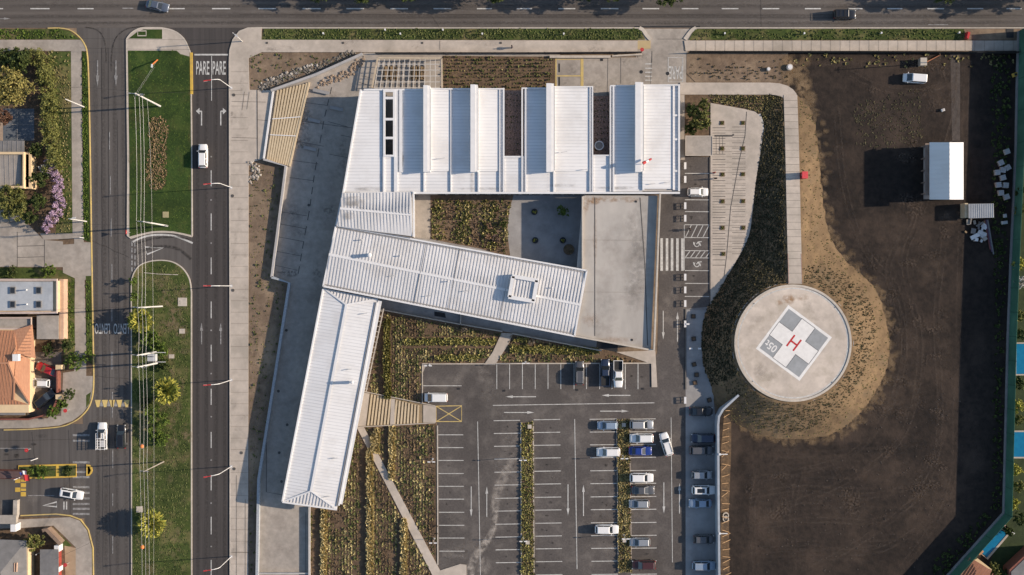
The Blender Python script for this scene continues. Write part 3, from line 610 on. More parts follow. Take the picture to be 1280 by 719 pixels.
# ---- hospital grounds
sheet('planting_soil', [(312, 66.5), (455, 66.5), (340, 112), (312, 112)], SOIL, .04)
sheet('planting_soil', [(553, 70), (694, 71), (694, 118), (553, 118)], SOIL_G, .04)
sheet('planting_soil', [(858, 66), (985, 66), (985, 102.5), (869, 102.5), (858, 92)], SOIL, .04)
sheet('planting_soil', [(311, 206), (357, 208), (338, 346), (360, 354), (344, 472), (322, 600), (320, 900), (311, 900)], SOIL, .04)
sheet('planting_soil', [(470, 385), (640, 400), (770, 440), (815, 453), (528, 454), (528, 492), (546, 532), (547, 900), (387, 900), (387, 634), (430, 600)], SOIL_G, .04)
sheet('planting_soil', [(856, 117), (890, 117), (890, 196), (856, 196)], SOIL_G, .04)
sheet('east_field', [(985, 66), (1400, 66), (1400, 900), (898, 900), (898, 520), (960, 440), (1000, 300)], SOIL_D, .03)
ef = bpy.data.objects['east_field']; DUST = stain_colour('dry_soil_patch', (.115, .082, .060), .5, .38, .72); WETS = stain_colour('damp_soil_patch', (.012, .0095, .009), .4, .35, .65); TRK = stain_colour('track_dust', (.105, .078, .060), 1.6, .3, .6)
ZF = .055
blob('dry_patch', ef, DUST, [(1128, 485, 34, 38, .5), (1140, 430, 30, 34, .4), (1090, 510, 40, 26, .4), (1165, 340, 34, 30, .45), (1120, 300, 30, 40, .4), (1130, 160, 34, 30, .5), (1090, 140, 26, 22, .35), (1180, 110, 24, 40, .45), (1130, 78, 60, 12, .7), (1050, 76, 50, 9, .6), (1110, 590, 50, 22, .35), (1060, 640, 50, 24, .35), (1150, 640, 30, 34, .4), (1000, 570, 40, 16, .3), (1175, 610, 14, 40, .5), (1180, 440, 16, 60, .35), (1190, 270, 30, 12, .8), (1100, 370, 22, 30, .3), (960, 640, 30, 50, .25), (1040, 700, 60, 20, .3), (1218, 560, 16, 60, .25)], ZF)
blob('damp_patch', ef, WETS, [(1040, 200, 30, 60, .6), (1060, 270, 20, 40, .5), (1085, 330, 14, 24, .5), (1120, 250, 30, 24, .5), (1135, 560, 40, 20, .5), (1020, 600, 60, 20, .5), (980, 690, 50, 22, .45), (1110, 690, 44, 22, .4), (1160, 520, 18, 40, .5), (1120, 400, 18, 36, .5), (1230, 160, 20, 80, .5), (1075, 560, 60, 10, .6), (930, 600, 14, 60, .45)], ZF + .016)
SHARP = stain_colour('dry_crust', (.085, .060, .044), 2.4, .48, .6)
blob('dry_crust', ef, SHARP, [(random.gauss(cx, 26), random.gauss(cy, 30), random.uniform(5, 20), random.uniform(4, 16), random.uniform(.25, .7)) for cx, cy in ((1120, 160), (1140, 90), (1130, 490), (1165, 400), (1170, 300), (1160, 590), (1050, 620), (980, 600), (1090, 360)) for _ in range(9)], ZF + .045)
TR = []
def tracks(pts, al=.5, gap=3.2):
    q = smooth(pts, 6)
    for o_ in (-gap / 2, gap / 2):
        w__ = []
        for i, p in enumerate(q):
            a = np.array(q[max(0, i - 1)]); b = np.array(q[min(len(q) - 1, i + 1)]); d = (b - a) / (np.linalg.norm(b - a) + 1e-9); w__.append((p[0] - d[1] * o_ * 2, p[1] + d[0] * o_ * 2, 3.2, .55 * al * random.uniform(.4, 1.2)))
        TR.append(w__)
tracks([(1200, 70), (1192, 150), (1150, 270), (1130, 330), (1150, 430), (1130, 540), (1060, 600), (960, 640)]); tracks([(1195, 70), (1180, 170), (1130, 290), (1110, 340), (1130, 420), (1115, 500), (1060, 570), (940, 600)], .4); tracks([(1180, 300), (1170, 400), (1175, 520), (1160, 600), (1100, 660), (1000, 719)], .45); tracks([(930, 620), (1010, 610), (1080, 620), (1150, 600), (1180, 540)], .4); tracks([(930, 660), (1020, 650), (1100, 650), (1165, 610)], .45); tracks([(920, 690), (1010, 685), (1090, 690), (1150, 660)], .4); tracks([(1045, 130), (1055, 230), (1080, 310), (1125, 370), (1130, 460)], .4); tracks([(1210, 70), (1205, 170), (1200, 330), (1195, 500), (1185, 620), (1120, 719)], .35); tracks([(1060, 90), (1100, 110), (1150, 115), (1190, 100)], .4); tracks([(950, 580), (940, 640), (945, 719)], .4); tracks([(1000, 590), (990, 650), (1000, 719)], .3)
for k in range(16): y = 560 + k * 9.5; TR.append([(x, y + 3 * math.sin(x * .02 + k), 4.2, random.uniform(.02, .22)) for x in np.linspace(925 + random.uniform(0, 30), 1150 + random.uniform(-60, 30), 9)])
streak('tyre_track', ef, TRK, TR, ZF + .03)
sheet('worn_track', [(1188, 66), (1200, 66), (1200, 176), (1190, 176)], mat('grey_dirt', (.085, .07, .06), (.045, .036, .032), scale=1.2, bump=.6), .035)
sheet('garden_path', [(446, 534), (455, 534), (550, 713), (575, 705), (583, 706), (583, 730), (549, 730), (540, 718)], CONC, ZP)
sheet('garden_path', [(627, 416), (641, 417), (637, 428), (619, 456), (605, 456), (616, 440)], CONC, ZP)
sheet('corner_slab', [(770, 440), (819, 438), (821.5, 484), (814.5, 484), (814, 455), (800, 450)], CONC, ZP)
struct(MB().line(XY([(546.8, 532), (547.3, 706)]), .22, .17, th=.2).build('kerb', KERB)); struct(MB().line(XY([(528, 528), (528, 455), (608, 454.8)]), .22, .17, th=.2).build('kerb', KERB)); struct(MB().line(XY([(620, 454.6), (812, 454)]), .22, .17, th=.2).build('kerb', KERB))
struct(MB().line(XY([(887.6, 197), (887.6, 386), (857, 386.5), (857, 487)]), .25, .16, th=.2).build('kerb', mat('dark_kerb', (.12, .11, .10))))
PZ = [(888, 129), (905, 132), (930, 136.5), (944, 140), (951, 147), (953.5, 158), (951.5, 180), (948, 205), (944, 230), (941, 260), (937, 290), (929, 310), (918, 330), (906, 350), (894, 373), (888, 386)]
plz = sheet('plaza', PZ, CONC, ZP)
mb, fin = mark('pale_border', plz, mat('pale_concrete', (.5, .49, .47), (.42, .41, .39), scale=.8), ZPM); mb.line(XY(smooth([(948, 143), (952, 158), (949.5, 180), (945.5, 206), (941, 232), (938, 262), (934.5, 290), (926.5, 310), (915, 330), (903, 350), (892, 371)])), .75, ZPM - .05); fin()
mb, fin = mark('slot_joint', plz, JOINT, ZPM)
for y in np.arange(160, 336, 6.6): mb.line(XY([(890.5, y), (906.5, y)]), .12, ZPM - .03); mb.line(XY([(890, y + 3.3), (932, y + 3.3)]), .045, ZPM - .032) if y < 318 else None; (mb.line(XY([(915, y - 1), (931.5, y - 1)]), .09, ZPM - .03) if y < 322 else None)
mb.line(XY([(933, 140), (931, 170), (924, 200), (913, 260), (908, 320), (905, 345)]), .14, ZPM - .02); mb.line(XY([(893, 170), (915, 170), (917, 168)]), .35, ZPM - .01)
for x in (895, 899, 903): mb.line(XY([(x, 171), (x, 193)]), .07, ZPM - .025)
fin()
sheet('blue_slab', [(923, 222), (932, 222), (931.5, 231), (921.5, 231)], mat('blue_slab', (.17, .20, .23)), ZPM - .06)
sheet('pavement', [(850, 103.5), (962, 103.5), (974, 104.5), (984, 107.5), (991, 112), (995, 117), (996.3, 121), (996.3, 123), (979, 123), (976, 121), (970, 119.2), (962, 118.5), (850, 118.5)], CONC, ZP)
sheet('inner_court', [(516, 244), (732, 244), (732, 340), (516, 300)], CONC_G, .05)
sheet('terrace', [(466, 366), (730, 415), (775, 425), (768, 438), (752, 437), (700, 428), (640, 416), (575, 405), (473, 386)], CONC_G, .06)

sheet('neighbour_lawn', [(1266, 200), (1500, 200), (1500, 900), (1170, 900), (1256, 650), (1259, 540)], mat('dark_green_lawn', (.03, .045, .012), (.016, .026, .007), scale=.8, bump=.5), .035)  # lawn in its own dark green
# ------------------------------------------------------------------ the raised mound under the helipad
MBOUND = smooth([(956, 119), (953, 150), (950.5, 180), (946.5, 215), (943, 250), (939, 285), (929, 312), (917, 333), (902, 355), (888, 378), (880, 400), (877.5, 430), (880, 458), (888, 480), (893, 500), (900, 515), (918, 528), (940, 541), (970, 548), (1005, 549), (1040, 543), (1070, 522), (1095, 490), (1110, 455), (1112, 425), (1107, 395), (1093, 358), (1062, 330), (1040, 300), (1030, 260), (1026, 210), (1021, 165), (1012, 128), (1000, 121), (985, 120.5), (970, 120)], 3, True)
PADC, PADR, PADH = np.array([984.5, 428.2]), 72.5, 4.4        # ground px of the pad's centre
BND = np.array(MBOUND)
def dseg(p, poly, closed=True):
    a = poly; b = np.roll(poly, -1, 0)
    if not closed: a, b = a[:-1], b[:-1]
    d = b - a; t = np.clip(((p - a) * d).sum(1) / np.maximum((d * d).sum(1), 1e-9), 0, 1)
    return float(np.sqrt((((a + d * t[:, None]) - p) ** 2).sum(1)).min())
def pathx(y): return np.interp(y, [105, 180, 355, 430], [987.7, 988, 987, 985])
def top_h(y): return float(np.interp(y, [118, 352], [0.12, PADH - .12]))
def mound_h(x, y):
    if not inside(x, y, MBOUND): return -0.05
    p = np.array([x, y]); dp1 = max(0.0, float(np.hypot(*(p - PADC))) - PADR - 2)
    dx = max(0.0, abs(x - pathx(min(y, 400))) - 9.0); dp2 = dx if y < 400 else 1e9
    db = dseg(p, BND); h1 = (PADH - .12) * db / (db + dp1 + 1e-6)
    h2 = top_h(y) * db / (db + dp2 + 1e-6) if y < 400 else 0
    return max(h1 if (dp1 < 60) else 0, h2)
xs = np.arange(874, 1118, 3.0); ys = np.arange(94, 554, 3.0); V = []; F = []; Hh = {}
for j, y in enumerate(ys):
    for i, x in enumerate(xs):
        h = mound_h(x, y); Hh[(i, j)] = h
        n_ = 0.0 if h < 0 else (math.sin(x * .31 + y * .2) + math.sin(y * .43 - x * .17) + random.uniform(-1, 1)) * .035
        V.append((*P(x, y).xy, h + n_))
nx = len(xs)
for j in range(len(ys) - 1):
    for i in range(nx - 1):
        if max(Hh[(i, j)], Hh[(i + 1, j)], Hh[(i, j + 1)], Hh[(i + 1, j + 1)]) > 0: F.append((j * nx + i, (j + 1) * nx + i, (j + 1) * nx + i + 1, j * nx + i + 1))
mo = MB().add(V, F).build('mound', SOIL_T, smooth=True); struct(mo)
TANS = stain_colour('tan_soil_spill', (.20, .135, .075), 1.1, .3, .55)
bp_ = [MBOUND[i] for i in range(len(MBOUND)) if MBOUND[i][0] > 1000 or MBOUND[i][1] > 530]
blob('tan_spill', ef, TANS, [(985, 80, 14, 16, 1), (992, 96, 13, 14, 1), (1004, 108, 12, 16, 1), (1000, 90, 12, 14, .8), (1012, 124, 10, 14, .9), (984, 98, 10, 10, 1), (1006, 76, 10, 10, .5)] + [(x + random.uniform(-2, 4), y + random.uniform(-3, 3), random.uniform(4, 9), random.uniform(5, 10), random.uniform(.4, .9)) for x, y in bp_] + [(x + random.uniform(2, 12), y + random.uniform(-3, 6), random.uniform(3, 8), random.uniform(3, 9), random.uniform(.2, .5)) for x, y in bp_], ZF + .04)
# path climbing to the pad
V = []; F = []
yy = list(np.arange(119, 358, 4.0))
for i, y in enumerate(yy):
    c = pathx(y); z = top_h(y) + .1
    for u in (-8.5, 8.5): q = P(c + u, y, 0); V.append((q.x, q.y, z)); V.append((q.x, q.y, z - .5))
for i in range(len(yy) - 1):
    a = 4 * i; F += [(a, a + 4, a + 6, a + 2), (a, a + 1, a + 5, a + 4), (a + 2, a + 6, a + 7, a + 3)]
ramp = struct(MB().add(V, F).build('ramp_path', CONC))
mb = MB()
for y in range(126, 350, 9): c = pathx(y); a, b = P(c - 8.4, y), P(c + 8.4, y); z = top_h(y) + .1; mb.bar((a.x, a.y, z + .005), (b.x, b.y, z + .005), .05, .012)
mb.build('joint', JOINT, ramp)
mb = MB(); z0, z1 = top_h(318) + .13, top_h(354) + .13; a, b, c_, d_ = P(979, 318), P(979, 354), P(995.5, 354), P(979.5, 320)
for (p, q, za, zb) in ((a, b, z0, z1), (P(995.3, 318), P(995.3, 354), z0, z1)): mb.bar((p.x, p.y, za), (q.x, q.y, zb), .06, .02)
mb.build('painted_line', mat('faded_red', (.42, .22, .17), (.36, .2, .16)), ramp)
# helipad
PC = P(991.2, 429, PADH); kz = (HC - PADH) / HC / SC
hp = empty('helipad', (PC.x, PC.y, 0), label='round concrete helipad with a red H on a white cross', cat='helipad')
MB().disc(PC.xy, 71 * kz, 0.5, PADH, 96).build('deck', mat('pad_concrete', (.54, .465, .395), (.43, .37, .315), scale=.55, big=.12, bigscale=.15, c3=(.39, .335, .275), s3=.25), hp)
mb = MB(); ring = [(PC.x + 72.0 * kz * math.cos(t), PC.y + 72.0 * kz * math.sin(t)) for t in np.linspace(0, 2 * math.pi, 97)[:-1]]; mb.line(ring, 2.6 * kz, PADH + .12, th=.9, closed=True); mb.build('edge_beam', KERB, hp)
mb = MB(); ring = [(PC.x + 68.6 * kz * math.cos(t), PC.y + 68.6 * kz * math.sin(t)) for t in np.linspace(0, 2 * math.pi, 97)[:-1]]; mb.line(ring, 1.7 * kz, PADH + .006, closed=True); mb.build('perimeter_line', WHT, hp)
mb = MB(); r0 = 73.9 * kz
for k in range(48):
    t = 2 * math.pi * k / 48; mb.box((PC.x + r0 * math.cos(t), PC.y + r0 * math.sin(t), PADH - .25), (.5, .06, .06), t)
for q in (1.0, 1.06): mb.line([(PC.x + r0 * q / 1.03 * math.cos(t), PC.y + r0 * q / 1.03 * math.sin(t)) for t in np.linspace(0, 2 * math.pi, 97)[:-1]], .05, PADH - .2, th=.05, closed=True)
mb.build('safety_rail', STEEL, hp)
th = R(-36.6); MC = P(992.4, 428.8, PADH).xy
def hq(u, v): u *= kz; v *= kz; return (MC.x + u * math.cos(th) - v * math.sin(th), MC.y + u * math.sin(th) + v * math.cos(th))
def quad(mb, u0, v0, u1, v1, z): mb.add([(*hq(*c), z) for c in ((u0, v0), (u1, v0), (u1, v1), (u0, v1))], [(0, 1, 2, 3)])
HPW = mat('helipad_white', (.72, .70, .67), (.62, .60, .575), scale=1.2, big=.04, rough=.7)
mb = MB(); quad(mb, -34, -34, 34, 34, PADH + .008); mb.build('marking_border', HPW, hp)
mb = MB()
for a, b in ((1, 1), (1, -1), (-1, 1), (-1, -1)): x0, x1 = sorted((a * 10.7, a * 30.6)); y0, y1 = sorted((b * 10.7, b * 30.6)); quad(mb, x0, y0, x1, y1, PADH + .013)
mb.build('grey_corner', mat('grey_paint', (.30, .31, .32), (.25, .26, .265), scale=1, rough=.7), hp)
mb = MB(); a, b = 10.3, 30.6
mb.line([hq(*p) for p in ((a, b), (a, a), (b, a), (b, -a), (a, -a), (a, -b), (-a, -b), (-a, -a), (-b, -a), (-b, a), (-a, a), (-a, b))], .13, PADH + .018, closed=True); mb.build('cross_outline', mat('charcoal_paint', (.07, .07, .07), (.1, .1, .1)), hp)
mb = MB()
# the H's two stems run towards the upper right of the picture
for s in (-1, 1): quad(mb, s * 5.0 - 1.1, -8.5, s * 5.0 + 1.1, 8.5, PADH + .019)
quad(mb, -5, -1.1, 5, 1.1, PADH + .022); mb.build('letter_h', RED, hp)
me = text_mesh('05t'); cx_, cy_ = hq(-20.8, -20.6)
me.transform(Matrix.Translation((cx_, cy_, PADH + .02)) @ Matrix.Rotation(th + math.pi, 4, 'Z') @ Matrix.Diagonal((16 * kz, 9.6 * kz, 1, 1))); link('weight_mark', me, HPW, hp)

# ------------------------------------------------------------------ hospital
hosp = empty('hospital', tuple(P(560, 250).xy) + (0,), label='large white-roofed hospital with three joined wings and a flat concrete roof', cat='hospital')
Z1 = 5.0
def px3(pts): return [P(*p) for p in pts]
def block(name, pts, z1, m=WALLM, z0=-.01, zr=None):
    zr = z1 if zr is None else zr
    return MB().prism([tuple(P(x, y, zr).xy) for x, y in pts], z0, z1).build(name, m, hosp)
# --- north block: walls leave two notches and one light well open
for pts in (((455, 114), (480, 114), (480, 239), (433, 239)), ((480, 194), (630, 194), (630, 241), (480, 241)), ((494, 114), (630, 113), (630, 194), (494, 194)), ((630, 196), (741, 196), (741, 241), (630, 241)), ((655, 112), (739, 110), (739, 196), (655, 196)), ((741, 194), (848, 194), (848, 239), (741, 239)), ((765, 109), (848, 108), (848, 194), (765, 194))): block('wall', pts, Z1 - .22, zr=Z1)
rf = MB(); rb = MB(); zt = Z1
panels = [  # x0,x1,y0,y1,zWest,zEast
 (493, 529, 112.5, 241, 5.0, 5.0), (537, 563.5, 112, 214, 5.35, 5.1), (563.5, 589, 112, 241, 5.0, 5.0), (529, 563.5, 214.2, 241, 5.0, 5.0), (597, 624.5, 111, 214, 5.35, 5.1), (589, 624.5, 214.2, 241, 5.0, 5.0), (624.5, 630.5, 110.5, 241, 5.02, 5.02),
 (630.7, 655, 195, 241, 5.0, 5.0), (655, 684, 110.5, 241, 5.0, 5.0), (692, 737.5, 108.5, 214, 5.35, 5.1), (684, 737.5, 214.2, 240.5, 5.0, 5.0), (737.5, 741.5, 108.5, 240, 5.02, 5.02), (741.7, 764, 195, 240, 4.95, 4.95), (764.2, 795, 107.5, 239.5, 5.0, 5.0), (803, 841.5, 107, 236, 5.35, 5.1), (795, 803, 214.2, 239.5, 5.0, 5.0), (841.5, 849.5, 107, 237.5, 5.0, 5.0)]
for x0, x1, y0, y1, za, zb in panels:
    a, b, c, d = P(x0, y0, za), P(x1, y0, zb), P(x1, y1, zb), P(x0, y1, za)
    slab(rf, [a, b, c, d], .2 if za < 5.2 else .7)
    ribs(rb, [d, c, b, a], 0, 0.62, .12, .03)
wp = [P(452, 112.5, Z1), P(478, 112.5, Z1), P(478, 241, Z1), P(430, 241, Z1)]; slab(rf, wp, .2); ribs(rb, wp[::-1], 0, .62, .12, .03)
wp = [P(478.2, 195.5, Z1), P(493, 195.5, Z1), P(493, 241, Z1), P(478.2, 241, Z1)]; slab(rf, wp, .2); ribs(rb, wp[::-1], 0, .62, .12, .03)
roof1 = rf.build('roof', ROOF, hosp); rb.build('roof_rib', SEAM, roof1)['kind'] = 'stuff'
for q_ in (((630, 113), (655, 113), (655, 196), (630, 196)), ((739, 120), (765, 120), (765, 196), (739, 196))):
    g_ = MB().prism([tuple(P(x, y, 3.2).xy) for x, y in q_], 0, 3.2).build('gravel_bed', GRAVEL, hosp)  # bed raised well above the ground so more sky light reaches it
    x0, y0 = q_[0]; k_ = tufts('bed_plants', [(*P(x0 + 4 + 4.2 * i + random.uniform(-1, 1), y0 + 5 + 7 * j + random.uniform(-1, 1), 3.2).xy, 3.2) for i in range(5) for j in range(11)], .22, .25, F_DK, 6, parent=None); k_.data.transform(Matrix.Translation(-hosp.location)); k_.parent = g_; k_['kind'] = 'stuff'
# fins, parapets, gutters
def hbox(mb, x0, x1, y0, y1, z0, z1): p, q = P(x0, y0, z1), P(x1, y1, z1); mb.prism([(p.x, p.y), (q.x, p.y), (q.x, q.y), (p.x, q.y)], z0, z1)
for x0, x1, y0 in ((529.5, 537.5, 107), (588.5, 597, 106), (683.3, 692.5, 104.5), (794.5, 804, 103)):
    mb = MB(); hbox(mb, x0, x1, y0, 214.5, 4.0, 6.75); hbox(mb, x0 - .4, x1 - 2.8, y0 - .4, 215, 6.7, 6.9); f = mb.build('roof_fin', WHITE, hosp)
    mb = MB(); hbox(mb, x1 - .1, x1 + 1.0, y0 + 4, 213, 6.1, 6.4); mb.build('gutter', mat('grey_gutter', (.3, .31, .33)), f)
mb = MB()
for x0, x1, y0, y1 in ((492.5, 497, 112, 241), (499, 502.5, 112, 215), (478.5, 480.7, 112, 241), (624, 625.2, 111, 241), (628.6, 630.6, 110, 241), (651.8, 653.6, 110, 241), (656.3, 658.0, 110.5, 241), (737, 738.2, 108, 240), (740, 741.5, 108, 240), (762.2, 763.8, 107.5, 239.5), (766, 768.0, 107.5, 239.5), (841, 842, 107, 237), (847.8, 850, 106, 239), (563, 564, 112, 241), (529.3, 531, 214, 241), (597.2, 599, 214, 241), (691.5, 693.2, 214, 241), (803, 805.5, 214, 238)): hbox(mb, x0, x1, y0, y1, 4.9, 5.28)
for x0, x1, y0, y1, z in ((450, 850, 240, 242.3, 5.3), (455, 529, 111, 113, 5.25), (537, 630, 110.3, 112, 5.35), (652, 684, 109.5, 111, 5.3), (692, 741, 107.8, 109, 5.35), (763, 795, 106.5, 108, 5.3), (804, 850, 105.6, 107, 5.35), (502, 529, 214, 215.6, 5.1), (630, 653, 195, 197, 5.2), (741, 764, 193.5, 195, 5.2)): hbox(mb, x0, x1, y0, y1, 4.6, z)
for x in (143, 173, 212.5): hbox(mb, 842, 848, x, x + 2.4, 5.0, 5.2)
mb.build('parapet', WHITE, hosp)
mb = MB(); 
for y in (113, 120.8, 122.9, 148, 150, 171.5, 173.5, 193.6): pass
for y0, y1 in ((112, 115), (121, 124), (147.5, 150.5), (171, 174), (193.5, 196)): hbox(mb, 479, 494, y0, y1, 4.9, 5.35)
hbox(mb, 479, 481.5, 112, 196, 4.9, 5.34); hbox(mb, 491.3, 494, 112, 196, 4.9, 5.34); mb.build('light_well_frame', WHITE, hosp)
# west end upper roof over the link, and the long middle wing
def gable(name, quads, m, rib_ang, pitch=.62, wd=.24, ht=.07, th_=.25, parent=None):
    mb = MB(); r = MB()
    for q in quads:
        q3 = px3(q); slab(mb, q3, th_)
        ribs(r, q3, rib_ang, pitch, wd, ht, .12)
    o = mb.build(name, m, hosp); k = r.build('roof_rib', SEAM if m is ROOF else m, o); k['kind'] = 'stuff'; return o
block('wall', [(432, 240), (516, 242), (516, 296), (424, 284)], 5.1)
gable('link_roof', [[(428, 241, 5.45), (514.5, 239.5, 5.45), (515, 268.5, 5.9), (425, 260.5, 5.9)], [(425, 260.5, 5.9), (515, 268.5, 5.9), (515.5, 295.5, 5.5), (420.5, 283, 5.5)]], ROOF_M, R(92))
ang = math.atan2(-(338 - 283), (733 - 417)) ; perp = ang + math.pi / 2
block('wall', [(419, 285), (728, 341), (714, 416), (408, 358)], 4.4)
gable('middle_roof', [[(420, 282, 5.0), (733.5, 338.3, 5.0), (726.5, 381, 5.5), (411, 318, 5.5)], [(411, 318, 5.5), (726.5, 381, 5.5), (718, 420.3, 5.0), (404, 358, 5.0)]], ROOF_M, perp)
block('wall', [(410, 363), (468, 374), (418, 632), (359, 624)], 3.9)
sp = math.atan2(614 - 381, -(389 - 433))
RZ = 4.62
gable('southwest_roof', [[(405, 361, 4.3), (433, 381, RZ), (389, 614, RZ), (353.5, 627, 4.3)], [(433, 381, RZ), (472.5, 374, 4.3), (421, 636.5, 4.3), (389, 614, RZ)]], ROOF, math.atan2(-.16, 1) , .62, .12, .025)
for q_ in ([(405, 360.5, 4.3), (472.5, 373.5, 4.3), (433, 381, RZ)], [(353.5, 627.4, 4.3), (421, 637, 4.3), (389, 614, RZ)]): gable('hip_roof', [q_], ROOF_M, math.atan2(.98, .2), .62, .2, .1)
mb = MB()   # ridge caps, fascias and gutters
def hb(a, b, wd, ht): mb.bar(P(*a), P(*b), wd, ht)
for a, b, w_ in (((411, 318, 5.53), (726.5, 381, 5.56), .5), ((425, 260.5, 5.97), (515, 268.5, 5.97), .45), ((433, 381, 4.8), (389, 614, 4.8), .5), ((433, 381, 4.8), (405.5, 361, 4.36), .3), ((433, 381, 4.8), (472, 374, 4.36), .3), ((389, 614, 4.8), (354, 627, 4.36), .3), ((389, 614, 4.8), (421, 636.5, 4.36), .3)): hb(a, b, w_, .06)
for a, b in (((420, 282, 5.1), (733.5, 338.3, 5.1)), ((733.5, 338.3, 5.1), (718, 420.3, 5.1)), ((718, 420.3, 5.1), (404, 358, 5.1)), ((404, 358, 5.1), (420, 282, 5.1)), ((404, 361, 4.4), (353, 627, 4.4)), ((353, 627.5, 4.4), (421, 637, 4.4)), ((517, 239, 5.5), (517.5, 296, 5.5)), ((428.5, 241, 5.1), (420, 283, 5.1)), ((451, 112, 5.1), (429, 241, 5.1))): hb(a, b, .3, .35)
hb((471.5, 378, 4.4), (423.5, 632, 4.4), .3, .3); hb((475, 376, 4.3), (425.5, 630, 4.3), .75, .22)
mb.build('fascia', WHITE, hosp)
mb = MB(); gz = lambda t: t
for a, b in (((421, 284.5, 5.08), (733, 341, 5.08)), ((404.5, 355.5, 5.08), (717, 417.5, 5.08)), ((728.5, 341, 5.12), (714, 416, 5.12)), ((469.5, 378, 4.42), (420.8, 633, 4.42))): mb.bar(P(*a), P(*b), .2, .12)
mb.build('gutter', mat('warm_grey_gutter', (.28, .27, .26)), hosp)  # plain grey gutter colour
# roof skylight box with a louvred middle
sk = MB(); c = P(654, 361, 6.7)
for dx, dy, sx, sy in ((0, 2.0, 5.0, .7), (0, -2.0, 5.0, .7), (-2.3, 0, .7, 4.0), (2.3, 0, .7, 4.0)):
    v = Matrix.Rotation(ang, 2) @ Vector((dx, dy)); sk.box((c.x + v.x, c.y + v.y, 6.0), (sx - .01 * abs(dy), sy, 1.4), ang)
skb = sk.build('roof_skylight', WHITE, hosp)
sk = MB(); sk.box((c.x, c.y, 5.9), (4.2, 3.6, .8), ang)
for k in range(7):
    v = Matrix.Rotation(ang, 2) @ Vector((-1.8 + .6 * k, 0)); sk.box((c.x + v.x, c.y + v.y, 6.35), (.22, 3.3, .12), ang)
sk.build('louvre', ROOF_M, skb)
for (x, y, z, r) in ((461.5, 319, 6.2, .35), (440, 478, 5.9, .3), (742, 217, 0, 0)):
    if r: mb = MB(); mb.tube([P(x, y, 4.8), P(x, y, z + .6)], r, 12); mb.ball(P(x, y, z + .7), r * 1.25, 10, (1, 1, .6)); mb.build('roof_vent', WHITE, hosp)
for (x, y, z) in ((436, 462, 4.75), (455, 392, 4.6), (490, 345, 5.4), (535, 370, 5.3), (582, 364, 5.5), (418, 573, 4.65), (408, 621, 4.5), (552, 198, 5.7), (705, 190, 5.9), (731, 212, 5.5), (834, 228, 5.4), (815, 230, 5.4)): MB().bar(P(x - 4, y + .7, z + .15), P(x + 4, y - .5, z + .15), .12, .12).build('roof_pipe', STEEL, hosp)
# east flat concrete roof
block('wall', [(731, 244), (822, 244), (814, 434), (724, 412)], 4.4, CONC_G, zr=5)
er = MB(); slab(er, [P(728.5, 245, 4.7), P(822, 245, 4.7), P(813.5, 436.5, 4.7), P(714, 418, 4.7)], .3); ero = er.build('flat_roof', CONC_R, hosp)
mb = MB()
for a, b in (((743.5, 247, 4.71), (743.5, 420, 4.71)), ((800, 247, 4.71), (806, 330, 4.71)), ((806, 330, 4.71), (809.5, 432, 4.71))): mb.bar(P(*a), P(*b), .16, .02)
mb.build('joint', JOINT, ero)
mb = MB()
for a, b, w_ in (((825, 242, 5.15), (817.5, 437.5, 5.15), .3), ((728, 246, 4.95), (728, 337, 4.95), .22), ((817.5, 438.2, 4.95), (713, 419.2, 4.95), .3)): mb.bar(P(*a), P(*b), w_, .9 if w_ == .3 and a[0] == 825 else .5)
mb.build('parapet', KERB, ero)
# south strip of the terrace, low walls, dark doorway, louvred screen
mb = MB()
for a, b in (((473, 386.5, .7), (575, 405.5, .7)), ((576, 405.5, .7), (628, 414.5, .7)), ((576, 391, .7), (575.5, 406, .7)), ((640, 417, .55), (752, 438.5, .55))): mb.bar((P(*a).x, P(*a).y, .35), (P(*b).x, P(*b).y, .35), .22, .75)
mb.build('terrace_wall', KERB, hosp)
for q_ in (((543, 389.5), (556, 391.5), (557.5, 397.5), (543, 395)), ((746, 426), (772, 431), (772, 440.5), (745.5, 435))): MB().prism(XY(q_), .02, .1).build('floor_opening', DARK, hosp)
lv = MB(); n = 15
for k in range(n + 1):
    t = k / n; x = 478 + (458 - 478) * t; y = 389 + (486 - 389) * t; lv.bar(P(x - 5.5, y - 1, 3.4), P(x + 1.5, y + .4, 3.4), .16, .2)
lv.bar(P(479.5, 386, 3.4), P(457.5, 490, 3.4), .18, .25); lv.build('screen_frame', KERB, hosp)
# windows along the court and drive sides
for x in range(548, 722, 13): mb = MB(); a, b = P(x, 241, 0), P(x + 9, 241, 0); mb.prism([(a.x, P(0, 242.2, 5).y - .02), (b.x, P(0, 242.2, 5).y - .02), (b.x, P(0, 240, 5).y), (a.x, P(0, 240, 5).y)], .9, 2.6); mb.build('window', WINDOW, hosp)
wt = empty('water_tank', tuple(P(749, 182, 3.3).xy) + (3.21,), label='round grey tank on the gravel in the roof notch of the hospital', cat='tank')
MB().disc(P(749, 182, 3.8).xy, .75, 3.21, 3.8, 24).build('tank_body', GREYR, wt); mb = MB(); mb.line([(P(749, 182, 3.8).x + .8 * math.cos(t), P(749, 182, 3.8).y + .8 * math.sin(t)) for t in np.linspace(0, 6.28, 25)[:-1]], .2, 3.9, th=.25, closed=True); mb.build('rim', STEEL, wt)
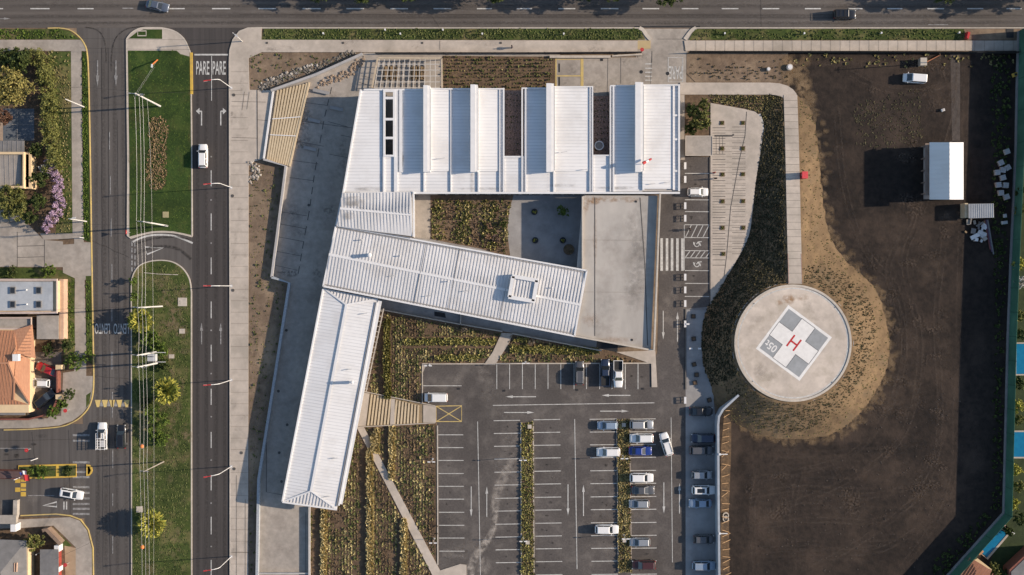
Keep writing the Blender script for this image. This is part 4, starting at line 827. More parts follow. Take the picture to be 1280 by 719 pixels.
# ------------------------------------------------------------------ pergolas, canopies, walls
c0 = P(355, 155)
pg = empty('timber_deck', tuple(c0.xy) + (0,), label='long tan slatted timber deck beside the west court', cat='deck')
A, B, C_, D = np.array([345.5, 113.5]), np.array([385.5, 103.5]), np.array([361, 207.5]), np.array([333, 199.5])
mb = MB(); mb2 = MB()
for k in range(10):
    t = (k + .5) / 10; a = A + (B - A) * t; b = D + (C_ - D) * t
    mb.bar(P(*a, .36), P(*b, .36), .36, .10)
mb.build('board', TAN, pg); slab(mb2, px3([(345.5, 113.8, .28), (384.5, 104.5, .28), (360.5, 207, .28), (333, 199.2, .28)]), .2); mb2.build('deck_base', TAN_D, pg)
for t in (.41, .64): mb = MB(); a = A + (D - A) * t; b = B + (C_ - B) * t; mb.bar(P(*a, .5), P(*b, .5), .16, .1); mb.build('handrail', WHITE, pg)
mb = MB(); mb.bar(P(386.6, 103, .3), P(362, 208, .3), .32, .35); mb.build('edge_beam', TAN, pg)
gp = empty('grid_pergola', tuple(P(510, 90).xy) + (0,), label='pergola of pale steel grid beams at the north end of the hospital', cat='pergola')
mb = MB(); Zg = 1.7
for t in np.linspace(0, 1, 13): mb.bar(P(474.5 + 76 * t, 73, Zg), P(468 + 83.5 * t, 110, Zg), .09, .12)
for t in np.linspace(0, 1, 6): mb.bar(P(474 - 6 * t, 73 + 37 * t, Zg + .02), P(551, 73 + 37 * t, Zg + .02), .12, .14)
mb.build('grid_beam', mat('pale_steel', (.56, .53, .49), (.5, .47, .43)), gp)
mb = MB()
for a, b in (((473, 72.5), (552, 73)), ((552, 73), (552.5, 110)), ((472, 73), (465, 110))): mb.bar(P(*a, Zg + .1), P(*b, Zg + .1), .32, .2)
for x, y in ((472, 74), (551, 74), (466, 109), (551, 109), (512, 74)): mb.box((*P(x, y, .85).xy, .85), (.16, .16, 1.6))
mb.build('frame', mat('tan_frame', (.50, .41, .30)), gp)
for k, (x, y) in enumerate(((484, 92), (491, 92), (519, 92), (526, 92))):
    t = empty('courtyard_table', tuple(P(x, y).xy) + (.0,), label=['wooden table under the grid pergola, leftmost of four', 'wooden table under the grid pergola, second from the left of four', 'wooden table under the grid pergola, third from the left of four', 'wooden table under the grid pergola, rightmost of four'][k], cat='table', group='tables under the grid pergola')
    MB().box((*P(x, y).xy, .74), (.8, 2.6, .06)).build('tabletop', TAN_D, t)
    for s in (-1, 1):
        MB().box((P(x, y).x + s * .7, P(x, y).y, .45), (.3, 2.6, .05)).build('bench_seat', TAN_D, t)
        MB().box((P(x, y).x, P(x, y).y + s, .37), (1.5, .08, .7)).build('leg', TAN_D, t)
sc = empty('roof_canopy', tuple(P(873, 182).xy) + (0,), label='square flat concrete canopy south of the courtyard tree, beside the drive', cat='canopy')
MB().prism([tuple(P(x, y, 2.8).xy) for x, y in ((857, 170), (890.5, 170), (890.5, 194.5), (857, 194.5))], 2.55, 2.8).build('roof', CONC_OLD, sc)
MB().prism([tuple(P(x, y, 2.5).xy) for x, y in ((859, 172), (888.5, 172), (888.5, 193), (859, 193))], 0, 2.54).build('wall', CONC_G, sc)
MB().line(XY([(857, 170.2), (890.3, 170.2), (890.3, 194.3), (857, 194.3)], 2.8), .18, 2.87, th=.08, closed=True).build('roof_edge', KERB, sc)
def wall(name, pts, wd, h, m, label, cat='wall', cap=None):
    mb = MB(); w_ = [tuple(P(x, y, h).xy) for x, y in pts]; mb.line(w_, wd, h, th=h + .05); o = mb.build(name, m); tag(o, label, cat); return o
WALLC = mat('wall_concrete', (.40, .38, .37), (.33, .32, .31), scale=1)
wall('retaining_wall', [(338.5, 113), (395, 93), (453, 67)], .45, 1.1, WALLC, 'slanting pale wall with rubble along its north side, above the west court')
wall('retaining_wall', [(341.5, 113), (329.5, 198.5)], .35, .5, WHITE, 'short white wall along the left edge of the timber deck')
wall('retaining_wall', [(329, 199), (357, 207.5), (339.3, 346.5)], .42, 1.0, WALLC, 'pale wall bending down from the timber deck beside the planted slope')
wall('retaining_wall', [(339.3, 346.5), (361.5, 353.8), (343.5, 470), (323, 600), (319.5, 800)], .5, 1.0, mat('speckled_wall', (.36, .38, .40), (.24, .26, .28), scale=3), 'long speckled grey wall down the west side of the service ramp')
wall('retaining_wall', [(386.3, 634), (386.3, 800)], .3, .9, WALLC, 'straight wall along the right side of the pale service ramp')
wall('retaining_wall', [(323, 717), (386, 717)], .25, .6, WALLC, 'low wall closing the bottom of the pale service ramp')
wall('retaining_wall', [(923.5, 494), (904, 512), (898.8, 521), (897.8, 531), (898.3, 620), (901, 900)], .40, 2.95, mat('blue_grey_wall', (.33, .36, .40), (.27, .29, .32), scale=1), 'tall blue-grey wall angling from the helipad mound down behind the right row of cars')
bw = empty('timber_boardwalk', tuple(P(495, 512).xy) + (0,), label='slatted timber boardwalk from the southwest wing to the yellow hatched box', cat='boardwalk')
mb = MB()
for k in range(16):
    t = (k + .5) / 16; a = (463 + 62 * t, 492.5 + 14.5 * t); b = (458 + 66 * t, 532 - 3 * t); mb.bar(P(*a, .3), P(*b, .3), .34, .1)
mb.build('board', TAN, bw); mb = MB(); slab(mb, px3([(450, 490, .22), (543, 507, .22), (543, 528, .22), (446, 533, .22)]), .2); mb.build('base', mat('boardwalk_base', (.27, .20, .12)), bw)
for q_, t_ in (([(449, 490, .27), (462, 492, .27), (457, 532.5, .27), (445, 533, .27)], .06), ([(489, 498.5, .36), (493.5, 499, .36), (493, 530.5, .36), (487.5, 531, .36)], .1), ([(529, 506, .30), (545, 507.5, .30), (545, 528, .30), (529, 528.5, .30)], .08)): mb = MB(); slab(mb, px3(q_), t_); mb.build('landing', CONC, bw)
mb = MB(); mb.bar(P(455, 489.5, .35), P(544, 507.4, .35), .14, .2); mb.bar(P(446, 534, .35), P(544, 528.6, .35), .14, .2); mb.build('kerb', KERB, bw)
rb_ = empty('concrete_bench', tuple(P(399, 115).xy) + (0,))
def bench(x, y, L, a, label, m=CONC_G):
    o = empty('concrete_bench', tuple(P(x, y).xy) + (0.01,), R(a), label, 'bench', 'benches in the west court')
    MB().box((0, 0, .42), (L, .62, .12)).build('seat', m, o, True)
    for s in (-1, 1): MB().box((s * L * .35, 0, .18), (.3, .5, .36)).build('leg', m, o, True)
bpy.data.objects.remove(rb_)
bench(402, 115, 3.3, -12, 'sunlit concrete bench north of the shadow line in the west court'); bench(421, 136, 2.6, -12, 'shaded concrete bench in the west court, nearest the white roof'); bench(393, 151, 2.4, -14, 'shaded concrete bench in the west court beside the middle of the timber deck'); bench(388, 186, 2.5, -12, 'shaded concrete bench in the west court, southernmost of four')
# ------------------------------------------------------------------ planting
def veg(o, label, cat='plants', kind='stuff'): return tag(o, label, cat, None, kind) if o else None
PATHX = [(444, 534), (457, 534), (553, 713), (585, 706), (585, 900), (548, 900), (548, 722), (540, 718)]
BOARD = [(443, 487), (546, 505), (546, 531), (443, 536)]
WLK = [(604, 456), (616, 438), (627, 414), (642, 416), (637, 430), (620, 457)]
SG1 = [(481, 392), (575, 409), (628, 418), (616, 440), (604, 453), (526, 453), (526, 504), (462, 491)]
SG2 = [(640, 420), (752, 441), (800, 452), (622, 453), (636, 430)]
SG3 = [(388, 640), (422, 640), (446, 535), (545, 531), (545.5, 900), (388, 900)]
def rowpts(x, y0, y1, step, jit, w_=0, z=.04):
    n = int(abs(y1 - y0) / step); return [(*P(x + random.uniform(-jit, jit) + random.uniform(-w_, w_), y0 + (y1 - y0) * i / n + random.uniform(-1, 1)).xy, z) for i in range(n)]
def hrow(y, x0, x1, step, w_, sl=0, z=.04):
    n = int(abs(x1 - x0) / step); return [(*P(x0 + (x1 - x0) * i / n + random.uniform(-1, 1), y + sl * (x1 - x0) * i / n + random.uniform(-w_, w_)).xy, z) for i in range(n)]
G = []
for x, y0, y1, w_ in ((405, 636, 760, 2.6), (462.5, 562, 760, 2.8), (490, 534, 598, 3), (505, 650, 760, 3), (471, 536, 566, 2.6), (467, 545, 565, 2)):
    G += rowpts(x, y0, y1, .26, .3, w_)
veg(tufts('feather_grass', G, .55, .75, T_GOLD, 12, wide=.34), 'tall golden feather grass in straight rows south of the white building')
G = rowpts(484, 399, 470, .22, .3, 3) + rowpts(485, 470, 498, .22, .3, 3) 
veg(tufts('feather_grass', G, .55, .95, T_YG, 9, wide=.22), 'tall yellow-green grass row beside the white southwest wing')
G = hrow(427, 506, 620, .5, 4) + hrow(447, 545, 602, .6, 3)
veg(tufts('feather_grass', G, .5, .6, T_YG, 9, wide=.25), 'golden grass rows between terrace and parking bays, left of the garden path')
G = hrow(436, 640, 748, .42, 4.2, .03) + hrow(425, 643, 664, 1.5, 2) 
veg(tufts('feather_grass', G, .55, .7, T_YG, 9, wide=.22), 'golden grass row above the parking bays, right of the garden path')
T_RUST = mat('groundcover_rust', (.24, .17, .10), (.13, .09, .052), scale=.6, island=True, rough=.9)
T_STRAW = mat('groundcover_straw', (.52, .44, .21), (.30, .25, .11), scale=.6, island=True, rough=.9)
def species(pol, dx, dy, jit, excl, where, mats, r=.37, h=.27, keep=.96, z=.04):
    pts = grid_pts(pol, dx, dy, jit, keep=keep, z=z, excl=excl); bins = [[] for _ in mats]
    ph = [random.uniform(0, 6) for _ in range(4)]
    for p in pts:
        x, y = p[0], p[1]; gap = math.sin(x * .9 + ph[0]) * math.sin(y * .33 + ph[1]) + .6 * math.sin(x * .31 - y * .47 + ph[2])
        if gap < -.95 and random.random() < .6: continue
        v = .5 + .32 * math.sin(x * 1.35 + ph[2]) + .22 * math.sin(y * .5 + x * .4 + ph[3]) + random.gauss(0, .2)
        bins[max(0, min(len(mats) - 1, int(v * len(mats))))].append(p)
    for (m_, nm), b in zip(mats, bins):
        for k, f in enumerate((.75, 1.25)):
            q = [p for i, p in enumerate(b) if (i * 7) % 3 != 0] if k == 0 else [p for i, p in enumerate(b) if (i * 7) % 3 == 0]
            if q: veg(tufts('groundcover', q, r * f, h * f, m_, 7), f"{'fine' if k == 0 else 'larger'} {nm} groundcover {where}")
SP = [(T_RUST, 'reddish brown'), (T_OLIVE, 'olive'), (T_GREEN, 'green'), (T_STRAW, 'straw-coloured')]
BAND1 = [[(473, 397), (490, 397), (490, 500), (473, 500)], [(504, 421), (622, 421), (622, 436), (504, 436)]]
species(SG1, 3.4, 1.9, .14, (*BAND1,), 'left of the garden path', SP)
BANDS = [[(a, b), (c, b), (c, 900), (a, 900)] for a, c, b in ((393, 409, 636), (450, 467, 560), (497, 509, 648))] + [[(480, 534), (494, 534), (494, 600), (480, 600)]]
species(SG3, 3.9, 1.9, .13, (PATHX, BOARD, *BANDS), 'on both sides of the diagonal path', SP)
species(SG2, 2.6, 2.6, .2, (), 'right of the garden path', SP, keep=.8)
def split(pts, n):
    o = [[] for _ in range(n)]
    for p in pts: o[random.randrange(n)].append(p)
    return o
CYP = [(540, 250), (640, 250), (636, 270), (634, 318), (600, 308), (540, 298)]
species(CYP, 3.0, 2.5, .3, (), 'low in the enclosed courtyard', [(T_RUST, 'reddish'), (T_GREEN, 'green'), (T_OLIVE, 'olive'), (T_STRAW, 'straw')], .34, .3, z=.06)
CY = [p for p in grid_pts(CYP, 2.6, 2.6, .4, keep=.6, z=.06) if math.sin(p[0] * 1.25 + .8) > -.2]
sheet('courtyard_soil', [(538, 244), (642, 244), (637, 262), (634, 290), (638, 322), (600, 311), (538, 299)], mat('courtyard_soil', (.19, .13, .085), (.11, .075, .05), scale=1.2, bump=.6), .075)
sheet('courtyard_path', [(516, 244), (538, 244), (538, 300), (516, 296)], CONC_OLD, .09)
S = split(CY, 2); veg(tufts('groundcover', S[0], .38, .5, T_YG, 8, wide=.25), 'yellow-green planting filling the enclosed courtyard'); veg(tufts('groundcover', S[1], .36, .4, T_GREEN, 8), 'dark green planting filling the enclosed courtyard')
for pol, x0 in (([(651, 528), (666.5, 527), (668.5, 900), (652.5, 900)], 0), ([(771, 524), (786.5, 524), (789, 715), (773, 715)], 1)):
    isl_ = sheet('planted_island', pol, SOIL_G, ZP); MB().line(XY(pol), .2, .19, th=.22, closed=True).build('kerb', KERB, isl_)
    g = grid_pts(pol, 2.2, 2.0, .35, z=.13, keep=.92); ss = split(g, 2)
    nm = 'left' if x0 == 0 else 'right'
    veg(tufts('groundcover', ss[0], .36, .36, T_STRAW if x0 else T_YG, 9), f'golden grasses in the {nm} planted island of the parking lot'); veg(tufts('groundcover', ss[1], .36, .38, T_OLIVE, 8), f'olive plants in the {nm} planted island of the parking lot')
    for k, (x, y) in enumerate((((662, 533), (659.5, 677.5)) if x0 == 0 else ((779.5, 531), (780.5, 675)))):
        MB().box((*P(x, y).xy, .32), (.75, .75, .4)).build('drain_box', KERB, isl_)
# slope cover on the mound: dense and dark to the west, sparser elsewhere
W1 = []; E1 = []; E2 = []
for y in np.arange(100, 548, 2.3):
    for x in np.arange(878, 1112, 2.3):
        xx, yy_ = x + random.uniform(-.8, .8), y + random.uniform(-.8, .8)
        if not inside(xx, yy_, MBOUND): continue
        if np.hypot(xx - PADC[0], yy_ - PADC[1]) < PADR + 2.5: continue
        if yy_ < 400 and abs(xx - pathx(yy_)) < 10.5: continue
        a = math.degrees(math.atan2(-(yy_ - PADC[1]), xx - PADC[0]))
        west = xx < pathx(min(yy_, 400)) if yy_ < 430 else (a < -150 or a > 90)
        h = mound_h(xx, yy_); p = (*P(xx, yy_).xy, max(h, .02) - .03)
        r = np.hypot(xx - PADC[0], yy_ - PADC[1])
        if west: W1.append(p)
        else:
            if yy_ > 300 and r < 104 + 8 * math.sin(a * .05):
                k = (int((a + 200) / 2.2) % 2 == 0)
                if random.random() < (.9 if k else .35): E1.append(p)
            elif random.random() < .22: E2.append(p)
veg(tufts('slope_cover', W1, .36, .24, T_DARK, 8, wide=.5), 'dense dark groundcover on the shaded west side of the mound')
veg(tufts('slope_cover', E1, .27, .2, mat('slope_seedling', (.13, .115, .055), (.06, .056, .026), scale=.6, island=True), 7), 'rows of small dark plants on the tan slope below the helipad')
veg(tufts('slope_cover', E2, .22, .18, T_OLIVE, 6), 'sparse dry plants on the tan slope beside the climbing path')
NB = grid_pts([(889, 119), (975, 120), (984, 130), (984, 150), (953, 150), (945, 138), (930, 135), (905, 130), (889, 127)], 2.6, 2.4, .35, z=.0)
sheet('planting_soil', [(888, 119), (972, 120), (984, 130), (984, 150), (955, 150), (945, 139), (930, 135.5), (905, 131), (888, 128)], SOIL_G, .04)
veg(tufts('groundcover', NB, .36, .35, T_OLIVE, 7), 'dark olive groundcover between the concrete path and the plaza')
NG = grid_pts([(554, 71), (692, 72), (692, 110), (554, 110)], 3.4, 4.2, .22, keep=.8, z=.04); ss = split(NG, 2)
veg(tufts('groundcover', ss[0], .36, .4, T_GREEN, 7), 'rows of green shrubs north of the white sawtooth roof'); veg(tufts('groundcover', ss[1], .28, .26, T_OLIVE, 7), 'rows of olive seedlings north of the white sawtooth roof')
NW = grid_pts([(313, 67), (450, 67), (340, 108), (313, 111)], 5, 4, .3, keep=.35, z=.04); veg(tufts('weeds', NW, .4, .25, T_GREEN, 6), 'scattered weeds on the brown bed north-west of the hospital')
WS = grid_pts([(312, 207), (356, 209), (337, 347), (357, 355), (342, 470), (321, 600), (318, 720), (312, 720)], 3.6, 3.2, .2, keep=.5, z=.04); ss = split(WS, 2)
veg(tufts('weeds', ss[0], .22, .15, T_OLIVE, 6), 'small dry weeds on the slope left of the service ramp'); veg(tufts('weeds', ss[1][::3], .4, .3, T_GREEN, 6), 'green weeds on the slope left of the service ramp')
EB = grid_pts([(862, 67), (984, 67), (984, 102), (872, 102), (862, 92)], 3.6, 3.6, .3, keep=.4, z=.04); veg(tufts('weeds', [p for p in EB if p[1] < P(0, 82).y or random.random() < .2], .32, .28, T_DARK, 6), 'dark seedlings on the brown bed beside the driveway entrance')
def grass(name, pol, label, m, step=1.6, r=.3, h=.16, z=.13, keep=.8): veg(tufts(name, grid_pts(pol, step, step, .5, keep=keep, z=z), r, h, m, 5, wide=.4), label, 'grass')
grass('grass', [(331, 37), (800, 37), (805, 49), (328, 49)], 'green verge grass between the avenue and the pavement', T_GREEN, 2.0, .35, .2, keep=.6)
grass('grass', [(869, 37), (1204, 37), (1204, 49.5), (863, 49.5)], 'green verge grass along the avenue east of the driveway', T_GREEN, 2.4, .32, .2, keep=.45)
grass('grass', [(0, 37), (74, 37), (95, 48), (0, 49)], 'green verge grass at the top left beside the avenue', F_GR, 2.2, .35, .22, keep=.6)
LWN = [(160.5, 64), (221, 64), (237, 72), (239, 293), (217, 288.5), (190, 288.5), (163, 295)]
grass('grass', LWN, 'short bright lawn on the upper median', F_GR, 2.2, .22, .06, keep=.5)
grass('grass', [(167, 350), (185, 330), (220, 330), (237, 355), (236, 719), (167, 719)], 'patchy grass on the lower median', T_GREEN, 2.1, .3, .14, keep=.5)
grass('grass', [(103.5, 64), (110, 90), (112, 300), (105, 300)], 'green grass strip between pavement and west road', F_GR, 1.6, .32, .22, keep=.7)
grass('grass', [(60, 64.5), (88, 64.5), (90, 290), (70, 292), (72, 180)], 'weedy grass between hedge and pavement', T_OLIVE, 2.6, .32, .2, keep=.5)
grass('grass', [(80, 349), (93, 349), (93, 440), (80, 462)], 'grass between the salmon wall and the pavement', F_GR, 2.2, .34, .2, keep=.45)
grass('grass', [(108.5, 349), (114, 349), (115, 450), (109, 450)], 'grass between the pavement and the west road kerb', F_GR, 2.2, .34, .2, keep=.5)
grass('grass', [(986, 68), (1290, 68), (1290, 82), (1100, 86), (986, 80)], 'dry weeds along the dark north fence', T_OLIVE, 4.5, .5, .3, z=.03, keep=.3)
MUL = smooth([(189, 150), (197, 145.5), (206, 148), (211, 158), (210, 175), (208, 190), (209, 212), (207, 230), (200, 236.5), (190, 236), (184.5, 226), (184, 205), (187, 185), (186, 165)], 4, True)
veg(tufts('flower_bed_plants', grid_pts(MUL, 2.2, 2.2, .4, z=.15, keep=.8), .36, .2, mat('brown_green_leaves', (.33, .23, .12), (.16, .115, .055), scale=1, island=True), 7), 'brown-green low plants filling the long bed on the lawn')
R1 = grid_pts([(1065, 130), (1150, 110), (1155, 175), (1110, 190), (1070, 180)], 2.5, 2.5, .5, keep=.3, z=.03); veg(tufts('weeds', R1, .35, .12, mat('dull_weed', (.10, .085, .045), (.04, .036, .02), scale=.6, island=True), 6), 'dull weeds on the dark field near the white shed')
R1 = grid_pts([(1238, 70), (1262, 70), (1258, 300), (1254, 400), (1250, 640), (1180, 719), (1150, 719), (1240, 630), (1244, 400), (1240, 290)], 3.6, 3.6, .5, keep=.5, z=.03); veg(tufts('weeds', R1, .55, .35, F_DK, 6), 'dark weeds in the shade of the tall green net fence')

# ------------------------------------------------------------------ trees and shrubs
def tree(px, py, r, h, m, label, name='tree', n=900, lobes=7, leaf=.23, z0=.1, cat='tree', squash=.75, trunk=True, group=None, flat=.6):
    c = P(px, py, h * .7); o = empty(name, (c.x, c.y, z0), label=label, cat=cat, group=group)
    R_ = r / SC; L = [(c.x, c.y, h * .62, R_ * .72, R_ * .72, h * .36)]
    for k in range(lobes):
        a = 2 * math.pi * k / lobes + random.uniform(-.3, .3); d = R_ * random.uniform(.42, .68); q = R_ * random.uniform(.34, .52)
        L.append((c.x + d * math.cos(a), c.y + d * math.sin(a), h * random.uniform(.5, .78), q, q, min(q * squash, h * .35)))
    C = crown_pts(L, int(n * 1.7)); C[:, 2] = np.maximum(C[:, 2], z0 + .15)
    leaves('crown', C, leaf, m, o, flat)
    if trunk:
        mb = MB(); mb.tube([(c.x, c.y, z0 - .1), (c.x + .05, c.y, h * .35), (c.x, c.y + .05, h * .65)], .05 * R_ + .07, 7, .05)
        for k in range(5): a = 2 * math.pi * k / 5; mb.tube([(c.x, c.y, h * .38), (c.x + R_ * .5 * math.cos(a), c.y + R_ * .5 * math.sin(a), h * .66)], .05, 5, .02)
        mb.build('trunk', TRUNK, o)
    return o
def spiky(px, py, r, h, label, name='tree'):      # rosette-like crown with long radiating leaves
    c = P(px, py, h * .75); o = empty(name, (c.x, c.y, .13), label=label, cat='tree', group='round yellow-green trees on the median'); R_ = r / SC
    N = 520; th_ = rng.uniform(0, 2 * math.pi, N); el = rng.uniform(-.25, 1.35, N); rr = R_ * rng.uniform(.5, 1.05, N)
    d = np.stack([np.cos(th_) * np.cos(el), np.sin(th_) * np.cos(el), np.sin(el) * .8], -1); o0 = np.array([c.x, c.y, h * .6])
    s = np.stack([-np.sin(th_), np.cos(th_), np.zeros(N)], -1) + rng.normal(size=(N, 3)) * .3; w_ = rng.uniform(.10, .2, N)[:, None]
    a = o0 + d * rr[:, None] * .6; b = o0 + d * rr[:, None] * .82; t = o0 + d * rr[:, None] - np.array([0, 0, .15])
    V = np.stack([a, b - s * w_, t, b + s * w_], 1).reshape(-1, 3); np_mesh('crown', V, np.arange(4 * N).reshape(N, 4), F_YL, o)
    C = crown_pts([(c.x, c.y, h * .62, R_ * .8, R_ * .8, h * .3)], 900); leaves('inner_crown', C, .2, F_GR, o); C2 = crown_pts([(c.x + R_ * .45 * math.cos(q), c.y + R_ * .45 * math.sin(q), h * random.uniform(.62, .8), R_ * random.uniform(.35, .55), R_ * random.uniform(.35, .55), h * .18) for q in np.linspace(0, 5.6, 8) + random.uniform(0, 1)], 1500); leaves('outer_crown', C2, .19, F_YL, o)
    mb = MB(); mb.tube([(c.x, c.y, 0), (c.x, c.y, h * .6)], .14, 8, .09); mb.build('trunk', TRUNK, o)
spiky(174, 401, 17, 4.0, 'round yellow-green tree under the wires, topmost on the lower median'); spiky(207, 489, 18.5, 4.2, 'round yellow-green tree in the middle of the lower median'); spiky(188, 656, 19, 4.4, 'round yellow-green tree at the bottom of the lower median')
for x, y, r, h, lab in ((187, 420, 13, 2.6, 'dark green bush just below the topmost yellow-green tree'), (199, 437, 13, 2.2, 'dark green bush above the transformer on the median'), (204, 455, 9, 1.6, 'small green bush right of the pole transformer'), (196, 526, 17, 3.2, 'large dark green bush below the middle yellow-green tree'), (199, 548, 12, 2.2, 'green bush by the orange wire marker on the median'), (183, 505, 8, 1.6, 'small dark bush left of the middle yellow-green tree')):
    tree(x, y, r, h, F_GR if h > 2 else F_DK, lab, 'bush', 900, 6, .2, cat='bush', trunk=False)
for x, y, r, h, lab in ((166, 352, 6, 2.6, 'small shrub on the rounded tip of the lower median'), (168, 371, 6, 2.8, 'small shrub at the left kerb of the lower median')): tree(x, y, r, h, F_GR, lab, 'bush', 250, 5, .18, cat='bush')
# garden top left
tree(10, 106, 26, 8, mat('foliage_light_olive', (.32, .27, .085), (.12, .11, .03), scale=.9, island=True), 'big olive-yellow tree at the left edge above the small court', n=3600, lobes=11, leaf=.24); tree(22, 78, 18, 5.5, F_DK, 'dark green tree behind the big olive tree at the top left', n=1500); tree(-4, 76, 16, 5, F_DK, 'dark tree cut by the left edge below the avenue pavement', n=900)
tree(4, 146, 11, 4.5, F_RD, 'reddish-leaved tree at the left edge beside the small court', n=900); tree(6, 118, 13, 4.6, F_MD, 'olive tree at the left edge just above the reddish one', n=900)
tree(14, 252, 23, 4.5, F_MD, 'wide olive tree below the cream-edged shed', n=2400, lobes=9, leaf=.22); tree(46, 252, 12, 3.5, F_DK, 'dark tree inside the curve of the pink bougainvillea', n=900); tree(50, 222, 12, 3.5, F_DK, 'dark tree above the pink bougainvillea hollow', n=700); tree(46, 188, 10, 3.2, F_DK, 'dark tree right of the grey shed roof', n=600); tree(35, 270, 11, 3, F_DK, 'dark shrub at the lower end of the bougainvillea', 'bush', 600, cat='bush')
def hedge(pts, r, h, m, label, name='hedge', n=5000, leaf=.2, extra=None):
    a = pts[0]; o = empty(name, (*P(*a).xy, .1), label=label, cat='hedge' if name == 'hedge' else 'bush'); L = []
    for i, (x, y) in enumerate(pts):
        rr = r * random.uniform(.85, 1.15) / SC; c = P(x + random.uniform(-1.5, 1.5), y, h * .6); L.append((c.x, c.y, h * random.uniform(.42, .52), rr, rr, h * .5))
    C = crown_pts(L, n); C[:, 2] = np.maximum(C[:, 2], .2); leaves('crown', C, leaf, m, o)
    mb = MB()
    for x, y in pts[::2]: c = P(x, y); mb.tube([(c.x, c.y, 0), (c.x, c.y, h * .5)], .08, 6)
    tk = mb.build('trunk', TRUNK, o); tk['kind'] = 'stuff'
    return o
hedge([(40, 70), (46, 72), (52, 78), (54, 86), (56, 94), (58, 102), (60, 110), (61, 118), (61, 126), (61, 134), (61, 142), (61, 150), (62, 158), (62, 166), (62, 174), (63, 182), (64, 190), (65, 198), (65, 206)], 11.5, 4.2, F_MD, 'long tall olive hedge running down beside the pavement at the top left', n=11000)
hedge([(30, 68), (20, 66), (8, 67), (-4, 67)], 7, 2.6, F_DK, 'low dark hedge along the top-left avenue pavement', n=1500)
hedge([(60, 205), (66, 212), (70, 220), (72, 228), (72, 236), (72, 244), (73, 252), (72, 260), (69, 267), (64, 273), (59, 280), (54, 286)], 7.5, 3.0, F_PK, 'long curved pink bougainvillea beside the left pavement', 'bougainvillea', n=4200, leaf=.16)
tree(54, 212, 7, 2.4, F_WH, 'white-flowered shrub at the top of the bougainvillea', 'bush', 400, 5, .16, cat='bush')
for x, y, r, h, m, lab, n in ((84, 432, 9, 3, F_DK, 'dark bush on the verge above the driveway of the terracotta house', 600), (92, 452, 13, 2.4, F_GR, 'pale green spreading bush above the house driveway', 700), (110, 445, 8, 2, F_GR, 'small bush at the west road kerb by the driveway', 300), (66, 515, 10, 2.4, F_GR, 'green hedge bush at the corner wall behind the dark car', 700), (77, 506, 8, 2.2, F_GR, 'green bush hanging over the corner wall', 500), (86, 494, 8, 3, F_DK, 'dark small tree below the gate by the pavement', 400), (60, 437, 9, 1.5, F_DK, 'dark planting patch in front of the terracotta house', 400), (42, 678, 14, 4, F_MD, 'leafy green tree in the bottom-left yard', 1400), (52, 590, 10, 1, F_GR, 'low green plants on the yellow-kerbed island', 350), (84, 589, 8, .9, F_DK, 'dark green plants at the right end of the yellow-kerbed island', 300), (38, 590, 5, 1.8, F_GR, 'tiny palm on the yellow-kerbed island beside the flag', 200), (15, 340, 9, 1.8, F_DK, 'shrub above the grey skylit roof at the left', 300), (62, 340, 10, 2, F_GR, 'green shrub between forecourt and grey skylit roof', 400)):
    tree(x, y, r, h, m, lab, 'bush' if h < 3.5 else 'tree', n, 6, .18, cat='bush' if h < 3.5 else 'tree', trunk=h > 1.2)
# hospital planting
tree(866, 138, 10, 3.6, F_DK, 'dark crown at the upper left of the boxed tree bed by the plaza', n=900); tree(876, 150, 13, 4, F_MD, 'larger olive tree in the bed above the square canopy', n=1500); tree(864, 160, 9, 3, F_DK, 'dark low tree directly above the square canopy', n=600); tree(880, 130, 8, 3, F_MD, 'small olive tree at the top right of the bed by the plaza', n=500)
tree(703.5, 263, 8.5, 3, F_GR, 'small green tree standing in the shaded paved court', n=420, leaf=.16, lobes=6)
for x, y, lab in ((668, 265, 'small potted plant in the upper left of the shaded court'), (669, 300.5, 'small potted plant in the lower left of the shaded court'), (703.5, 300.5, 'small potted plant in the lower right of the shaded court')):
    o = empty('potted_plant', (*P(x, y).xy, .05), label=lab, cat='plant'); MB().disc(P(x, y).xy, .62, .05, .32, 16).build('pot', DARK, o); leaves('crown', crown_pts([(*P(x, y).xy, .55, .45, .45, .3)], 90), .13, F_YL, o)
o = empty('round_pit', (*P(711, 312).xy, .05), label='round brown mulch circle in the shaded court', cat='tree pit'); MB().disc(P(711, 312).xy, 1.05, .04, .13, 24).build('mulch', MULCH, o); MB().line([(P(711, 312).x + 1.08 * math.cos(t), P(711, 312).y + 1.08 * math.sin(t)) for t in np.linspace(0, 6.28, 25)[:-1]], .06, .16, th=.1, closed=True).build('steel_edge', GREYR, o)
for x, y, lab in ((612, 283, 'upper pink flowering clump at the right of the planted courtyard'), (610, 296.5, 'left of the two lower pink clumps in the planted courtyard')): tree(x, y, 4.5, .9, mat('pink_dry_leaves', (.45, .28, .18), (.2, .13, .08), scale=1, island=True), lab, 'bush', 160, 5, .12, cat='bush', trunk=False)
tree(618.5, 298, 5.5, .9, mat('mauve_leaves', (.14, .10, .09), (.07, .05, .045), scale=1, island=True), 'dark mauve clump at the lower right of the planted courtyard', 'bush', 200, 5, .12, cat='bush', trunk=False)
tree(630, 279, 7, 1.8, F_DK, 'dark leafless-looking shrub by the courtyard paving', 'bush', 300, 5, .14, cat='bush')
for x, y, lab in ((580.3, 411.5, 'grey feathery shrub in the bed below the terrace, left one'), (665, 428, 'beige feathery shrub in the bed right of the garden path')): tree(x, y, 4.8, 1.3, mat('pale_twigs', (.30, .25, .19), (.14, .115, .085), scale=1, island=True), lab, 'bush', 260, 5, .12, cat='bush', trunk=False)
